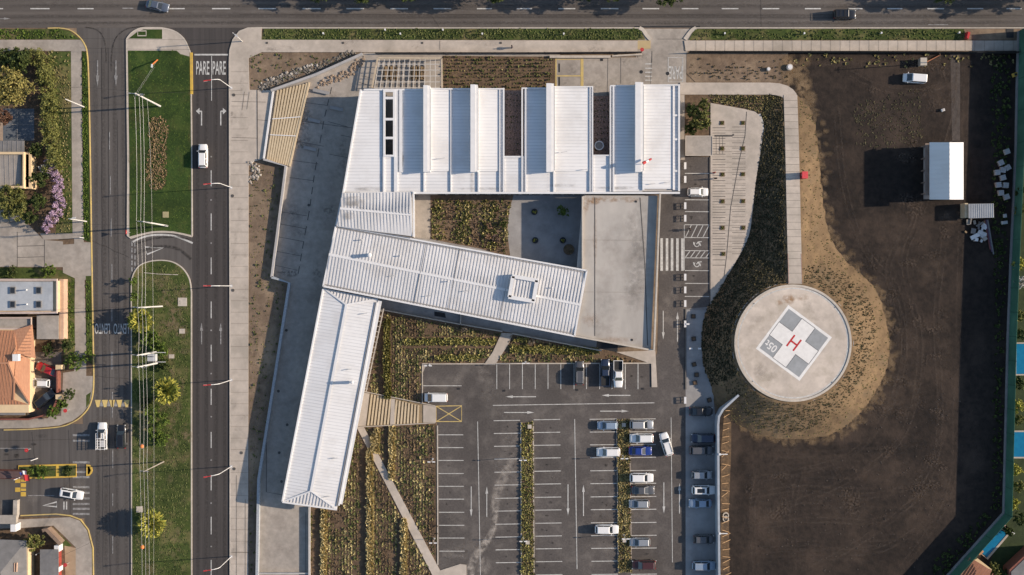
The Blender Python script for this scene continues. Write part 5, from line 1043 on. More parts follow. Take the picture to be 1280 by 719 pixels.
# trees north of the avenue, just beyond the top edge: their shade falls on the road
for k, (x, h) in enumerate(((455, 7), (505, 7.5), (575, 8), (618, 9), (728, 9), (765, 8), (838, 8), (1188, 8), (1252, 9.5), (1300, 9.5), (1345, 9), (395, 7))):
    tree(x, -15 - (k % 3) * 2, 20, h, F_DK, 'street tree standing just beyond the top edge, shading the avenue', n=2400, lobes=9, group='street trees beyond the avenue')
# gardens right of the net fence
for x, y, r, h, m, lab in ((1277, 240, 9, 3, F_DK, 'dark tree behind the green net near the stone pallets'), (1276, 262, 8, 3, F_MD, 'olive tree behind the green net below the stone pallets'), (1274, 330, 10, 3, F_YL, 'yellowish shrub at the right edge by the green net'), (1276, 352, 9, 3, F_WH, 'pale flowering shrub at the right edge'), (1275, 395, 9, 3, F_MD, 'olive shrub at the right edge above the first pool'), (1276, 418, 8, 2.5, F_DK, 'dark shrub at the right edge just above the first pool'), (1275, 480, 9, 3, F_DK, 'dark shrub below the first pool at the right edge'), (1274, 508, 9, 3, F_YL, 'yellow-green tree between the two right-edge pools'), (1275, 525, 7, 2.5, F_MD, 'olive shrub just above the second pool'), (1271, 588, 8, 3, F_YL, 'bright green tree below the second pool at the right edge'), (1274, 608, 9, 3, F_MD, 'olive tree below the bright green one at the right edge'), (1268, 630, 9, 3, F_YL, 'yellow-green tree above the tilted pool'), (1276, 648, 9, 3, F_DK, 'dark tree right of the tilted pool'), (1244, 712, 9, 2.8, F_MD, 'olive shrub below the tilted pool'), (1255, 718, 8, 2.6, F_DK, 'dark shrub at the bottom beside the brown roof'), (1262, 665, 6, 2, F_DK, 'small dark shrub at the top corner of the tilted pool')):
    tree(x, y, r, h, m, lab, n=650, leaf=.18)
# rubble along the slanting wall and loose stones on the court
def stones(name, pts, s, m, label):
    V = []; F = []
    for (x, y, z) in pts:
        q = s * random.uniform(.5, 1.3); k = len(V); h = q * random.uniform(.5, .9)
        for zz, f in ((0, 1), (h, .55)):
            for a in range(5): t = 2 * math.pi * a / 5 + random.uniform(-.3, .3); V.append((x + q * f * math.cos(t), y + q * f * math.sin(t), z + zz))
        F += [(k + 5, k + 6, k + 7, k + 8, k + 9)] + [(k + a, k + (a + 1) % 5, k + 5 + (a + 1) % 5, k + 5 + a) for a in range(5)]
    o = MB().add(V, F).build(name, m); return tag(o, label, 'stones', None, 'stuff')
def along(pts, w_, n): 
    out = []
    for _ in range(n):
        i = random.randrange(len(pts) - 1); t = random.random(); a, b = pts[i], pts[i + 1]; out.append((*P(a[0] + (b[0] - a[0]) * t + random.uniform(-w_, w_), a[1] + (b[1] - a[1]) * t + random.uniform(-w_, w_)).xy, .04))
    return out
stones('rubble', along([(326, 112), (345, 101), (375, 90), (405, 81), (440, 66)], 4.5, 420), .22, mat('dark_rubble', (.22, .2, .17), (.08, .07, .06), scale=2), 'dark rubble stones outside the slanting wall')
stones('rubble', along([(326, 108), (345, 99), (375, 88), (395, 82)], 4, 40), .32, CLIP, 'pale boulders outside the slanting wall')
stones('rubble', along([(398, 107), (415, 100), (430, 95), (445, 83), (452, 74)], 5, 130), .26, mat('tan_stones', (.34, .26, .19), (.20, .15, .11), scale=2), 'tan stones scattered on the court inside the slanting wall')
stones('rubble', along([(313, 202), (318, 208), (322, 216), (314, 226)], 4, 60), .28, CLIP, 'white stones below the pale plaza at the left of the timber deck')
stones('rubble', along([(1035, 470), (1150, 500), (1130, 640), (1000, 680), (1060, 600)], 60, 260), .13, mat('soil_clods', (.10, .08, .065), (.05, .04, .035), scale=2), 'small clods scattered over the dark field')
# ------------------------------------------------------------------ vehicles
def paint(name, c, metallic=.0, rough=.3): return mat('paint_' + name, c, tuple(v * .92 for v in c), scale=.5, rough=rough, big=0, metallic=metallic, coat=.6, spec=.5)
PW = paint('white', (.72, .71, .69)); PS = paint('silver', (.36, .37, .38), .5, .4); PB = paint('black', (.012, .012, .014)); PG = paint('grey', (.10, .10, .105), .3, .4); PN = paint('navy', (.02, .03, .06)); PBL = paint('blue', (.012, .035, .20)); PRD = paint('red', (.35, .015, .015)); PM = paint('maroon', (.06, .02, .018)); PLB = paint('pale_blue', (.26, .33, .42), .3, .4); PDG = paint('dark_steel', (.12, .14, .18), .4, .35)
GLASS = mat('car_glass', (.012, .016, .02), (.02, .024, .028), rough=.05, big=0, spec=.8); TYRE = mat('tyre_rubber', (.018, .018, .018), (.025, .025, .025), big=0); RIM = mat('wheel_rim', (.4, .4, .41), (.3, .3, .31), rough=.3, metallic=.7, big=0)
HEAD = mat('headlight_lens', (.7, .7, .68), (.6, .6, .6), rough=.1, big=0); TAIL = mat('tail_light', (.4, .02, .02), (.3, .01, .01), rough=.2, big=0); TRIM = mat('black_trim', (.02, .02, .02), (.03, .03, .03), rough=.6, big=0)
SPEC = {  # L, W, H, belt, hood z, cabin bottom x0,x1, roof x0,x1 (x forward, centre 0)
 'sedan': (4.5, 1.78, 1.45, .92, .88, -1.75, 1.05, -1.0, .25), 'hatch': (4.0, 1.72, 1.5, .95, .92, -1.92, 1.05, -1.65, .35), 'suv': (4.6, 1.86, 1.70, 1.02, 1.0, -2.15, 1.15, -1.9, .45),
 'pickup': (5.25, 1.88, 1.78, 1.08, 1.05, -.75, 1.35, -.5, .6), 'van': (4.5, 1.8, 1.9, 1.08, .98, -2.15, 1.65, -2.05, .75), 'jeep': (4.3, 1.85, 1.85, 1.12, 1.1, -2.05, .85, -2.0, .55)}
def loft(mb, rings):
    n = len(rings[0]); V = [v for r in rings for v in r]
    F = [(i * n + k, i * n + (k + 1) % n, (i + 1) * n + (k + 1) % n, (i + 1) * n + k) for i in range(len(rings) - 1) for k in range(n)]
    F += [tuple(range(n - 1, -1, -1)), tuple(range((len(rings) - 1) * n, len(rings) * n))]
    return mb.add(V, F)
def make_car(kind, pm, name, extra=()):
    L, Wd, H, belt, hood, b0, b1, r0, r1 = SPEC[kind]; root = empty(name); hw = Wd / 2
    xe = -L / 2; xb = b0 + .1 if kind == 'pickup' else xe
    rings = []
    for t in (0, .03, .08, .16, .3, .45, .6, .75, .86, .93, .975, 1):
        x = xb + (L / 2 - xb) * t; q = x / (L / 2); w_ = hw * (1 - .20 * abs(q) ** 7 - .05 * max(0, q) ** 3)
        if t == 1: w_ *= .93
        front = max(0, (x - b1) / (L / 2 - b1)); zt = hood + (belt - hood) * (1 - front) - .13 * front ** 3
        if x < b0 and kind != 'pickup': zt = belt - .04 - .1 * ((b0 - x) / max(.1, b0 - xe)) ** 2
        e = .12 if t in (0, 1) else 0; z0 = .24 + e
        rings.append([(x, -w_ * .9, z0), (x, -w_, .45), (x, -w_ * .985, zt - .22 - e), (x, -w_ * .90, zt - .03 - e * .5), (x, -w_ * .5, zt + .03 - e * .4), (x, 0, zt + .045 - e * .4), (x, w_ * .5, zt + .03 - e * .4), (x, w_ * .90, zt - .03 - e * .5), (x, w_ * .985, zt - .22 - e), (x, w_, .45), (x, w_ * .9, z0)])
    loft(MB(), rings).build('body', pm, root, True, True)
    if kind == 'pickup':
        mb = MB(); x0, x1 = xe, xb + .02; cxm = (x0 + x1) / 2; ln = x1 - x0
        mb.box((cxm, 0, .5), (ln, Wd * .9, .3)); [mb.box((cxm, s * (hw - .07), .78), (ln, .12, .5)) for s in (-1, 1)]; mb.box((x0 + .05, 0, .78), (.1, Wd - .28, .5)); mb.build('cargo_bed', pm, root, True)
        MB().box((cxm, 0, .68), (ln - .15, Wd - .27, .07)).build('bed_floor', TRIM, root, True)
    # cabin: painted shell, with glass panes set just proud of it
    bw, rw = hw * .90, hw * .70; zt = H - .06; zb = belt - .02
    if kind == 'van' or kind == 'jeep': rw = hw * .82
    q = [(b1, rw * 1.06, bw), (b0, rw * 1.06, bw)]
    B = [(b0, -bw, zb), (b1, -bw * .93, zb), (b1, bw * .93, zb), (b0, bw, zb)]; T = [(r0, -rw, zt), (r1, -rw, zt), (r1, rw, zt), (r0, rw, zt)]
    mid = [(r0 + .12, -rw * .8, H), (r1 - .12, -rw * .8, H), (r1 - .12, rw * .8, H), (r0 + .12, rw * .8, H)]
    mb = MB(); mb.add(B + T + mid, [(0, 1, 5, 4), (1, 2, 6, 5), (2, 3, 7, 6), (3, 0, 4, 7), (4, 5, 9, 8), (5, 6, 10, 9), (6, 7, 11, 10), (7, 4, 8, 11), (8, 9, 10, 11)]); mb.build('cabin', pm, root, True)
    def pane(nm, a, b, c, d, i0=.1, i1=.1, j0=.12, j1=.1):
        a, b, c, d = map(Vector, (a, b, c, d)); nn = (b - a).cross(d - a).normalized() * .014
        f = lambda u, v: (a.lerp(b, u)).lerp(d.lerp(c, u), v) + nn
        MB().add([f(i0, j0), f(1 - i1, j0), f(1 - i1, 1 - j1), f(i0, 1 - j1)], [(0, 1, 2, 3)]).build(nm, GLASS, root, True)
    pane('windscreen', B[1], B[2], T[2], T[1], .05, .05, .02, .06); pane('rear_window', B[3], B[0], T[0], T[3], .08, .08, .2, .08)
    for (a, b, c, d) in ((B[0], B[1], T[1], T[0]), (B[2], B[3], T[3], T[2])):
        pane('side_window', a, b, c, d, .06, .52); pane('side_window', a, b, c, d, .53, .07)
    if 'sunroof' in extra: MB().box(((r0 + r1) / 2 + .1, 0, H + .003), ((r1 - r0) * .62, rw * 1.3, .02)).build('sunroof', GLASS, root, True)
    if 'rails' in extra:
        for s in (-1, 1): MB().box(((r0 + r1) / 2, s * rw * .9, H + .03), ((r1 - r0) * .85, .05, .07)).build('roof_rail', TRIM if pm is PW else STEEL, root, True)
    if 'rack' in extra:
        mb = MB(); [mb.box((xx, 0, H + .12), (.06, rw * 1.9, .06)) for xx in np.linspace(r0, r1, 4)]; [mb.box(((r0 + r1) / 2, s * rw * .9, H + .1), (r1 - r0, .05, .1)) for s in (-1, 1)]; mb.build('roof_rack', TRIM, root, True)
    if 'loadrack' in extra:
        mb = MB(); z = H + .15; [mb.box((xx, 0, z), (.07, Wd * .92, .07)) for xx in np.linspace(-L / 2 + .2, r1, 7)]; [mb.box(((-L / 2 + r1) / 2, s * hw * .88, z), (L / 2 + r1, .07, .09)) for s in (-1, 0, 1)]; [mb.box((-L / 2 + .25, s * hw * .86, (z + .9) / 2), (.07, .07, z - .9)) for s in (-1, 1)]; mb.build('load_rack', WHITE, root, True)
        MB().box((.3, .1, z + .12), (1.1, .5, .14)).build('load', TRIM, root, True); MB().box((-1.5, -.2, .95), (1.3, .9, .35)).build('load', STEEL, root, True)
    for sx in (-1, 1):
        for sy in (-1, 1):
            x, y, r = sx * L * .31 + .02, sy * (hw - .10), .33 if kind not in ('pickup', 'jeep', 'suv') else .37
            mb = MB(); mb.tube([(x, y - .11, r), (x, y + .11, r)], r, 18); wh = mb.build('wheel', TYRE, root, True); MB().tube([(x, y + sy * .10, r), (x, y + sy * .125, r)], r * .62, 14).build('rim', RIM, wh, True)
    for s in (-1, 1):
        MB().box((L / 2 - .14, s * hw * .68, hood - .22), (.2, .34, .13), s * -.35).build('headlight', HEAD, root, True)
        MB().box((-L / 2 + .05, s * hw * .74, belt - .25 if kind != 'pickup' else .85), (.1, .2, .24)).build('tail_light', TAIL, root, True)
        MB().box((b1 - .25, s * (hw + .06), belt + .03), (.14, .2, .13)).build('wing_mirror', pm, root, True)
    mb = MB(); mb.box((L / 2 - .03, 0, .45), (.06, Wd * .6, .2)); mb.build('grille', TRIM, root, True)
    return root
CARS = [  # kind, paint, x, y, heading deg, z, name, extras, label, group
 ('sedan', PDG, 196.5, 7, -13, 0, 'car', (), 'dark blue-grey car turning on the avenue at the top left', 'moving cars'),
 ('jeep', PB, 1056, 18, 0, 0, 'off_road_car', ('rack',), 'black off-road car driving along the avenue at the top right', 'moving cars'),
 ('suv', PW, 253.5, 195, 90, 0, 'suv', (), 'white car driving up the right-hand carriageway beside the lawn', 'moving cars'),
 ('pickup', PW, 127.5, 545, 90, 0, 'pickup_truck', ('loadrack',), 'white pickup with a loaded roof rack on the west road', 'moving cars'),
 ('suv', PB, 151.5, 546, 90, 0, 'suv', (), 'black car beside the loaded white pickup on the west road', 'moving cars'),
 ('suv', PW, 89, 617.5, -10, 0, 'suv', ('sunroof',), 'white car with a dark sunroof leaving the side street', 'moving cars'),
 ('sedan', PRD, 59, 462, 158, .14, 'car', (), 'red car parked in the yard of the terracotta house', None),
 ('hatch', PW, 50, 479, 178, .14, 'small_car', ('rails',), 'small white car between the red and the dark car in the house yard', None),
 ('suv', PB, 56, 498.5, 38, .14, 'suv', (), 'dark car parked at an angle at the bottom of the house yard', None),
 ('van', PW, 545, 497, 180, 0, 'van', (), 'white van parked alone above the yellow hatched box', 'parked cars'),
 ('suv', PG, 724.5, 466.5, 90, 0, 'suv', ('rails',), 'dark grey car in the top parking row, leftmost of three', 'parked cars'),
 ('pickup', PN, 756.5, 466, 90, 0, 'pickup_truck', (), 'navy pickup in the top parking row beside the white pickup', 'parked cars'),
 ('pickup', PW, 772.8, 467.5, -90, 0, 'pickup_truck', (), 'white pickup with an open bed in the top parking row', 'parked cars'),
 ('hatch', PLB, 759.5, 532, 180, 0, 'car', (), 'pale blue car left of the planted island, topmost there', 'parked cars'),
 ('suv', PS, 802, 531, 0, 0, 'suv', ('rails',), 'silver car right of the island, topmost of its column', 'parked cars'),
 ('suv', PW, 760.5, 565.3, 180, 0, 'suv', (), 'white car left of the planted island, second from its top', 'parked cars'),
 ('suv', PW, 802, 548, 180, 0, 'suv', (), 'white car between the silver one and the bright blue car', 'parked cars'),
 ('sedan', PBL, 800.5, 564, 0, 0, 'car', (), 'bright blue car right of the planted island', 'parked cars'),
 ('suv', PW, 833, 555.5, 107, 0, 'suv', ('rails',), 'white car standing slanted in the aisle beside the bright blue car', 'moving cars'),
 ('suv', PW, 802, 597.5, 0, 0, 'suv', (), 'white car right of the island, directly above the grey one', 'parked cars'),
 ('sedan', PG, 804, 613, 0, 0, 'car', (), 'grey car between a white and a silver car right of the island', 'parked cars'),
 ('hatch', PS, 799, 630, 180, 0, 'car', (), 'silver car just below the grey one right of the island', 'parked cars'),
 ('suv', PW, 758.5, 662, 0, 0, 'suv', (), 'white car parked alone low on the left of the planted island', 'parked cars'),
 ('hatch', PS, 800, 678, 180, 0, 'car', (), 'silver car above the maroon one at the bottom of the lot', 'parked cars'),
 ('suv', PM, 805, 706.5, 180, 0, 'suv', (), 'dark maroon car at the bottom right of the planted island', 'parked cars'),
 ('sedan', PB, 876.5, 514.5, 0, .02, 'car', (), 'black car at the top of the shaded row by the tall wall', 'parked cars'),
 ('suv', PN, 879, 548, 180, .02, 'suv', (), 'navy car second from the top in the shaded row by the wall', 'parked cars'),
 ('suv', PG, 877, 563, 0, .02, 'suv', (), 'grey car third from the top in the shaded row by the wall', 'parked cars'),
 ('hatch', PS, 877.5, 594, 0, .02, 'car', (), 'silver car above the white sunroof car in the shaded row', 'parked cars'),
 ('suv', PW, 879.5, 612.8, 0, .02, 'suv', ('sunroof',), 'white car with a dark sunroof in the shaded row by the wall', 'parked cars'),
 ('sedan', PLB, 875.5, 629.5, 180, .02, 'car', (), 'pale blue car below the white sunroof car in the shaded row', 'parked cars'),
 ('hatch', PG, 880, 674.5, 0, .02, 'car', (), 'small grey car standing alone low in the shaded row', 'parked cars'),
 ('suv', PLB, 880, 707.5, 0, .02, 'suv', ('rails',), 'blue-grey car at the bottom of the shaded row by the wall', 'parked cars'),
 ('hatch', PW, 872.5, 240, 0, 0, 'car', ('rails',), 'white car in the bay right of the sawtooth roof', 'parked cars'),
 ('van', PW, 1143.5, 98, 176, .03, 'van', (), 'white van parked on the dark field near the north fence', None)]
for kind, pm, x, y, a, z, nm, ex, lab, grp in CARS:
    o = make_car(kind, pm, nm, ex); c = P(x, y, .9); o.location = (c.x, c.y, z + .01); o.rotation_euler = (0, 0, R(a)); tag(o, lab, 'van' if kind == 'van' else 'pickup' if kind == 'pickup' else 'car', grp)
# ------------------------------------------------------------------ houses on the left
def bld(name, px, py, label, cat='house'): return empty(name, (*P(px, py).xy, 0.1), label=label, cat=cat)
def prism_px(pts, z0, z1): return MB().prism([tuple(P(x, y, z1).xy) for x, y in pts], z0, z1)
h1 = bld('skylit_building', 35, 370, 'long pale-grey flat-roofed building with four small skylights at the left edge', 'building')
prism_px([(-60, 351), (72, 351), (72, 390), (-60, 390)], 0, 3.4).build('wall', CREAM, h1)
prism_px([(-60, 352), (66, 352), (66, 388.5), (-60, 388.5)], 3.35, 3.6).build('roof', mat('pale_blue_grey_roof', (.40, .42, .44), (.33, .35, .37), scale=1), h1)
MB().line([tuple(P(x, y, 3.9).xy) for x, y in ((-60, 350), (70.5, 350), (70.5, 391), (-60, 391))], .45, 3.9, th=.6).build('parapet', mat('pink_parapet', (.50, .40, .34), (.42, .33, .28)), h1)
for x, y in ((16, 363), (48.5, 363), (16, 380.5), (48.5, 380.5)): sk_ = MB().box((*P(x, y, 3.8).xy, 3.72), (1.05, 1.35, .3)).build('skylight', GREYR, h1); MB().box((*P(x, y, 3.8).xy, 3.89), (.75, 1.05, .05)).build('pane', WINDOW, sk_)
for x, y in ((33, 362.5), (33.5, 380.5)): mb = MB(); mb.tube([P(x, y, 3.6), P(x, y, 4.5)], .1, 8); mb.ball(P(x, y, 4.55), .2, 8); mb.build('roof_vent', WHITE, h1)
o = empty('boundary_wall', (*P(77, 385).xy, .1), label='salmon wall along the pavement beside the pale-grey building', cat='wall'); prism_px([(74, 349), (79.5, 349), (79.5, 424), (74, 424)], .0, 2.2).build('wall', mat('salmon_wall', (.50, .34, .24), (.42, .28, .20)), o)
h2 = bld('flat_annex', 60, 408, 'small square grey flat-roofed annex below the skylit building', 'annex')
prism_px([(47, 396), (71.5, 396), (71.5, 423), (47, 423)], 0, 2.8).build('wall', CREAM, h2); prism_px([(46, 394.5), (73, 394.5), (73, 424), (46, 424)], 2.75, 2.95).build('roof', CONC_OLD, h2)
h3 = bld('terracotta_house', 15, 460, 'terracotta-tiled hipped house at the left edge with a white chimney vent')
prism_px([(-60, 412), (36, 412), (36, 516), (-60, 516)], 0, 3.0).build('wall', CREAM, h3)
def roof3(q, m, parent, rib=None, nm='roof', pitch=.45):
    mb = MB(); q3 = px3(q); slab(mb, q3, .18)
    if rib is not None: ribs(mb, q3, rib, pitch, .14, .05, .05)
    return mb.build(nm, m, parent)
TILE2 = mat('terracotta_light', (.45, .235, .14), (.37, .185, .11), scale=2, big=.08, bump=.3, stretch=(3, .5, 1), rough=.9)
for q, rb__ in (([(-60, 413, 3.1), (17, 413, 3.1), (20, 434, 4.4), (10, 454, 5.4), (-60, 454, 5.4)], R(90)), ([(10, 454, 5.4), (20, 434, 4.4), (18, 474, 4.0)], R(0)), ([(-60, 454, 5.4), (10, 454, 5.4), (18, 474, 4.4), (17, 500, 3.3), (-60, 480, 4.2)], R(90)), ([(17, 413, 3.1), (40, 406, 3.0), (44, 448, 3.0), (20, 442, 4.3)], R(0)), ([(20, 441, 4.3), (37, 449, 3.05), (37, 506, 3.0), (18, 474, 4.2)], R(0)), ([(-60, 480, 4.2), (17, 500, 3.3), (37, 506, 3.0), (-60, 506, 3.0)], R(90))): roof3(q, TILE2 if rb__ == 0 else TILE, h3, rb__, pitch=.6)
mb = MB(); [mb.bar(P(*a), P(*b), .3, .14) for a, b in (((-20, 454, 5.45), (10, 454, 5.45)), ((10, 454, 5.45), (20, 436, 4.5)), ((10, 454, 5.45), (18, 474, 4.5)), ((18, 474, 4.5), (17, 500, 3.4)), ((18, 474, 4.3), (37, 504, 3.1)), ((20, 440, 4.4), (18, 416, 3.2)))]; mb.build('ridge_tile', TILE2, h3)
MB().box(tuple(P(20.5, 447, 5.2)), (1.1, 1.3, 1.0)).build('chimney', WHITE, h3)
prism_px([(-60, 505), (32, 505), (31, 519), (-60, 519)], 2.4, 2.65).build('lower_roof', GREYR, h3)
h4 = bld('small_terrace', 20, 404, 'small walled roof terrace between the skylit building and the terracotta house', 'terrace'); prism_px([(-60, 398), (38, 398), (38, 411), (-60, 411)], 0, 2.6).build('floor', CONC_OLD, h4); MB().line([tuple(P(x, y, 3.0).xy) for x, y in ((-60, 397.5), (38.5, 397.5), (38.5, 411), (-60, 411))], .3, 3.0, th=.6).build('parapet', mat('pink_parapet', (.5, .4, .34)), h4)
o = bld('yard_gate', 77, 480, 'brown sliding gate between two cream pillars beside the yard with the red car', 'gate')
MB().line(XY([(75.5, 462), (75.5, 490)]), .28, 1.7, th=1.6).build('gate_panel', BRICK, o); [MB().box((*P(78, y).xy, 1.0), (1.1, .9, 1.9)).build('pillar', CREAM, o) for y in (458.5, 495)]
MB().line(XY([(75, 500), (68, 516), (40, 523), (-60, 523)]), .3, 1.8, th=1.7).build('garden_wall', BRICK, None)
tag(bpy.data.objects['garden_wall'], 'dark brick wall round the bottom of the terracotta house yard', 'wall')
h5 = bld('grey_shed', 18, 212, 'grey corrugated roof with a cream edge, at the left below the small sports court', 'shed')
prism_px([(-60, 190), (36, 190), (36, 234), (-60, 234)], 0, 2.6).build('wall', CREAM, h5); roof3([(-60, 176, 2.9), (30, 176, 2.9), (30, 190, 3.0), (-60, 190, 3.0)], GREYR, h5, R(90), pitch=.9); roof3([(-60, 193, 3.0), (26, 193, 3.0), (26, 232, 2.7), (-60, 232, 2.7)], mat('warm_grey_sheet', (.30, .27, .24), (.24, .22, .20)), h5, R(90), pitch=.9)
MB().line([tuple(P(x, y, 3.5).xy) for x, y in ((-60, 191.5), (29, 191.5), (29, 234), (-60, 234))], .5, 3.5, th=.9).build('parapet', CREAM, h5); prism_px([(30, 193), (38.5, 193), (39.5, 236), (30, 236)], 0, 2.6).build('side_terrace', CREAM, h5)
ct = sheet('sports_court', [(4, 136), (43, 136), (43, 176), (4, 176)], mat('court_blue_grey', (.125, .14, .16), (.10, .115, .13), scale=1), ZP - .015)
mb, fin = mark('court_line', ct, WHT_O); seg(mb, 5, 156, 42, 156, .9, .16); seg(mb, 22, 137, 22, 175, .9, .163); fin()
sheet('court_edge', [(-20, 140), (4, 140), (4, 176), (-20, 176)], mat('pink_paving', (.4, .3, .22)), ZP - .012)
h6 = bld('grey_roof_house', 15, 700, 'dark grey roofed house at the bottom left corner')
prism_px([(-60, 680), (35, 680), (35, 800), (-60, 800)], 0, 3).build('wall', CREAM, h6); roof3([(-60, 672, 3.0), (33, 676, 3.0), (0, 716, 4.6), (-60, 716, 4.6)], GREYR, h6); roof3([(33, 676, 3.0), (35, 800, 3.0), (0, 716, 4.6)], GREYR, h6); MB().line([tuple(P(x, y, 3.3).xy) for x, y in ((19.5, 703), (22.5, 703), (22, 714), (19.5, 714))], .15, 3.9, th=.5, closed=True).build('roof_hatch', mat('salmon_wall', (.5, .34, .24)), h6)
o = bld('driveway_canopy', 61, 702, 'grey canopy roof beside the red gate at the bottom left', 'canopy'); prism_px([(50, 687), (73, 687), (73, 800), (50, 800)], 2.3, 2.45).build('roof', GREYR, o); [MB().box((*P(x, y).xy, 1.2), (.15, .15, 2.3)).build('post', STEEL, o) for x, y in ((51, 690), (71, 690))]
o = bld('street_wall', 68, 670, 'slanting brown wall at the corner of the side street', 'wall'); MB().line(XY([(58, 661), (63, 659.5), (80, 677)]), .7, 2.0, th=1.9).build('wall', mat('brown_wall', (.26, .18, .13), (.2, .14, .1)), o)
o = bld('red_gate', 76, 705, 'red and white gate wall along the pavement at the bottom left', 'gate'); MB().line(XY([(75.5, 686), (75.5, 800)]), .55, 2.0, th=1.9).build('gate_panel', mat('dull_red', (.30, .05, .035), (.22, .04, .03)), o); [MB().box((*P(76, y).xy, 1.05), (.9, a, 2.1)).build('pillar', WHITE, o) for y, a in ((683, 1.2), (709, .9))]
o = bld('low_roof', 8, 650, 'grey entrance canopy roof beside the side-street kerb at the left edge', 'canopy'); prism_px([(-60, 644), (20, 644), (20, 655), (-60, 655)], 2.2, 2.4).build('roof', CONC_OLD, o); [MB().box((*P(x, 650).xy, 1.1), (.2, .2, 2.2)).build('post', STEEL, o) for x in (2, 18)]
o = bld('gatehouse', 15, 594, 'narrow brown gatehouse roof with a flag at its right end, left edge', 'gatehouse'); prism_px([(-20, 589), (29, 590), (29, 599), (-20, 599)], 0, 2.7).build('wall', BRICK, o); prism_px([(-22, 588.5), (27, 589.5), (27, 598), (-22, 598)], 2.7, 2.9).build('roof', mat('brown_felt', (.12, .075, .07), (.09, .055, .05)), o)
o = bld('barrier_gate', 24, 640, 'white and dark sliding gate leaf across the side street at the left', 'gate'); MB().line(XY([(22.5, 624), (22, 642), (19, 655)]), .8, 1.2, th=1.15).build('gate_leaf', mat('cream_gate', (.42, .38, .33), (.3, .27, .24)), o); MB().box((*P(23, 657).xy, 1.2), (1.0, 1.4, 2.3)).build('pillar', WHITE, o)
fl = empty('flag', (*P(33, 596).xy, 0), label='red, white and blue flag on a pole at the end of the gatehouse', cat='flag'); MB().tube([(*P(33, 594).xy, 0), (*P(33, 594).xy, 5.5)], .06, 8).build('pole', WHITE, fl)
for nm, cm, (x0, y0, x1, y1) in (('white_band', WHITE, (27.5, 588, 33, 593)), ('red_band', RED, (29, 593, 37, 601)), ('blue_canton', PBL if False else mat('flag_blue', (.03, .06, .28)), (24.5, 590, 28, 594))):
    c = P(31.5, 594, 4.8); mb = MB(); V = []
    for i in range(5):
        for j in range(2): q = P(x0 + (x1 - x0) * i / 4, y0 + (y1 - y0) * j + i * .3, 4.8); V.append((q.x, q.y, 4.9 - .35 * j + .12 * math.sin(i * 1.7)))
    mb.add(V, [(2 * i, 2 * i + 1, 2 * i + 3, 2 * i + 2) for i in range(4)]); mb.build(nm, cm, fl)
# ------------------------------------------------------------------ lamps, poles, wires
def lamp_proto():
    o = empty('street_lamp', label='x', cat='street lamp', group='red-tipped lamps along the right-hand carriageway')
    mb = MB(); mb.tube([(0, 0, 0), (0, 0, 4.5), (0, 0, 8.6)], .08, 8, .055); mb.tube([(0, 0, 8.55), (-.25, 0, 9.2), (-.8, 0, 9.6), (-1.4, 0, 9.72)], .07, 8, .06); mb.build('pole', WHITE, o, True)
    MB().tube([(-1.35, 0, 9.71), (-1.9, 0, 9.76)], .08, 8).build('arm_sleeve', RED, o, True); h = MB().box((-2.4, 0, 9.78), (.75, .2, .11)).build('lamp_head', RED, o, True); MB().box((-2.45, 0, 9.68), (.7, .24, .04)).build('lens', HEAD, h, True)
    MB().disc((0, 0), .3, -.02, .06, 12).build('base_plate', STEEL, o, True); return o
lp = lamp_proto(); names = ['topmost, beside the PARE road words', 'second from the top, level with the flower bed', 'third from the top, level with the tip of the lower median', 'fourth from the top, level with the middle yellow-green tree', 'fifth from the top, level with the side-street island', 'lowest of the row, near the bottom edge']
for i, y in enumerate((110, 234.5, 357.5, 475, 583, 695.5)):
    p = P(289.3, y); place(lp, i == 0, (p.x, p.y, .13), R([-8, -4, 0, 6, 14, 14][i] * -1) if False else R([10, 6, 0, 4, 10, 8][i]), 'red-tipped white street lamp, ' + names[i])
def pole(px, py, h, label, arm=None, name='utility_pole', r=.16, m=None, crossbars=(), cat='pole', ang=0):
    m = m or CONC; p = P(px, py); o = empty(name, (p.x, p.y, .1), ang, label, cat); MB().tube([(0, 0, -.1), (0, 0, h)], r, 9, r * .65).build('shaft', m, o, True)
    for z, L, a in crossbars: MB().box((0, 0, z), (.12, L, .14), R(a)).build('crossarm', STEEL, o, True); mb = MB(); [mb.tube([(s * L / 2 * -math.sin(R(a)), s * L / 2 * math.cos(R(a)), z), (s * L / 2 * -math.sin(R(a)), s * L / 2 * math.cos(R(a)), z + .28)], .06, 6) for s in (-.95, -.45, .45, .95)]; mb.build('insulator', DARK, o, True)
    if arm: MB().tube([(0, 0, arm[0]), (arm[1], arm[2], arm[0] + .4)], .06, 7).build('lamp_arm', STEEL, o, True); MB().box((arm[1] * 1.15, arm[2] * 1.15, arm[0] + .42), (.7, .28, .14), math.atan2(arm[2], arm[1])).build('lamp_head', STEEL, o, True)
    return o
PALE = mat('pale_pole', (.62, .60, .57), (.52, .50, .47), scale=2)
pole(200.5, 133, 14.6, 'tall concrete utility pole on the lawn above the long flower bed', m=PALE, crossbars=((14.2, 3.0, -95), (12.4, 1.6, -95)), r=.19)
pole(209.5, 282.5, 14.4, 'tall concrete utility pole near the bottom of the upper lawn', m=PALE, crossbars=((14.0, 2.6, -95), (2.2, 1.5, -95)), r=.17)
pole(203, 383, 14.0, 'tall concrete utility pole above the topmost yellow-green tree', m=PALE, crossbars=((13.6, 2.6, -95),), r=.17)
a1 = pole(198.5, 439.5, 12.4, 'upper of the two poles carrying the transformer', m=PALE, crossbars=((12.0, 2.4, -95),), r=.2); pole(198.5, 453.5, 12.4, 'lower of the two poles carrying the transformer', m=PALE, crossbars=((12.0, 2.4, -95), (9.6, 2.0, -95)), r=.2)
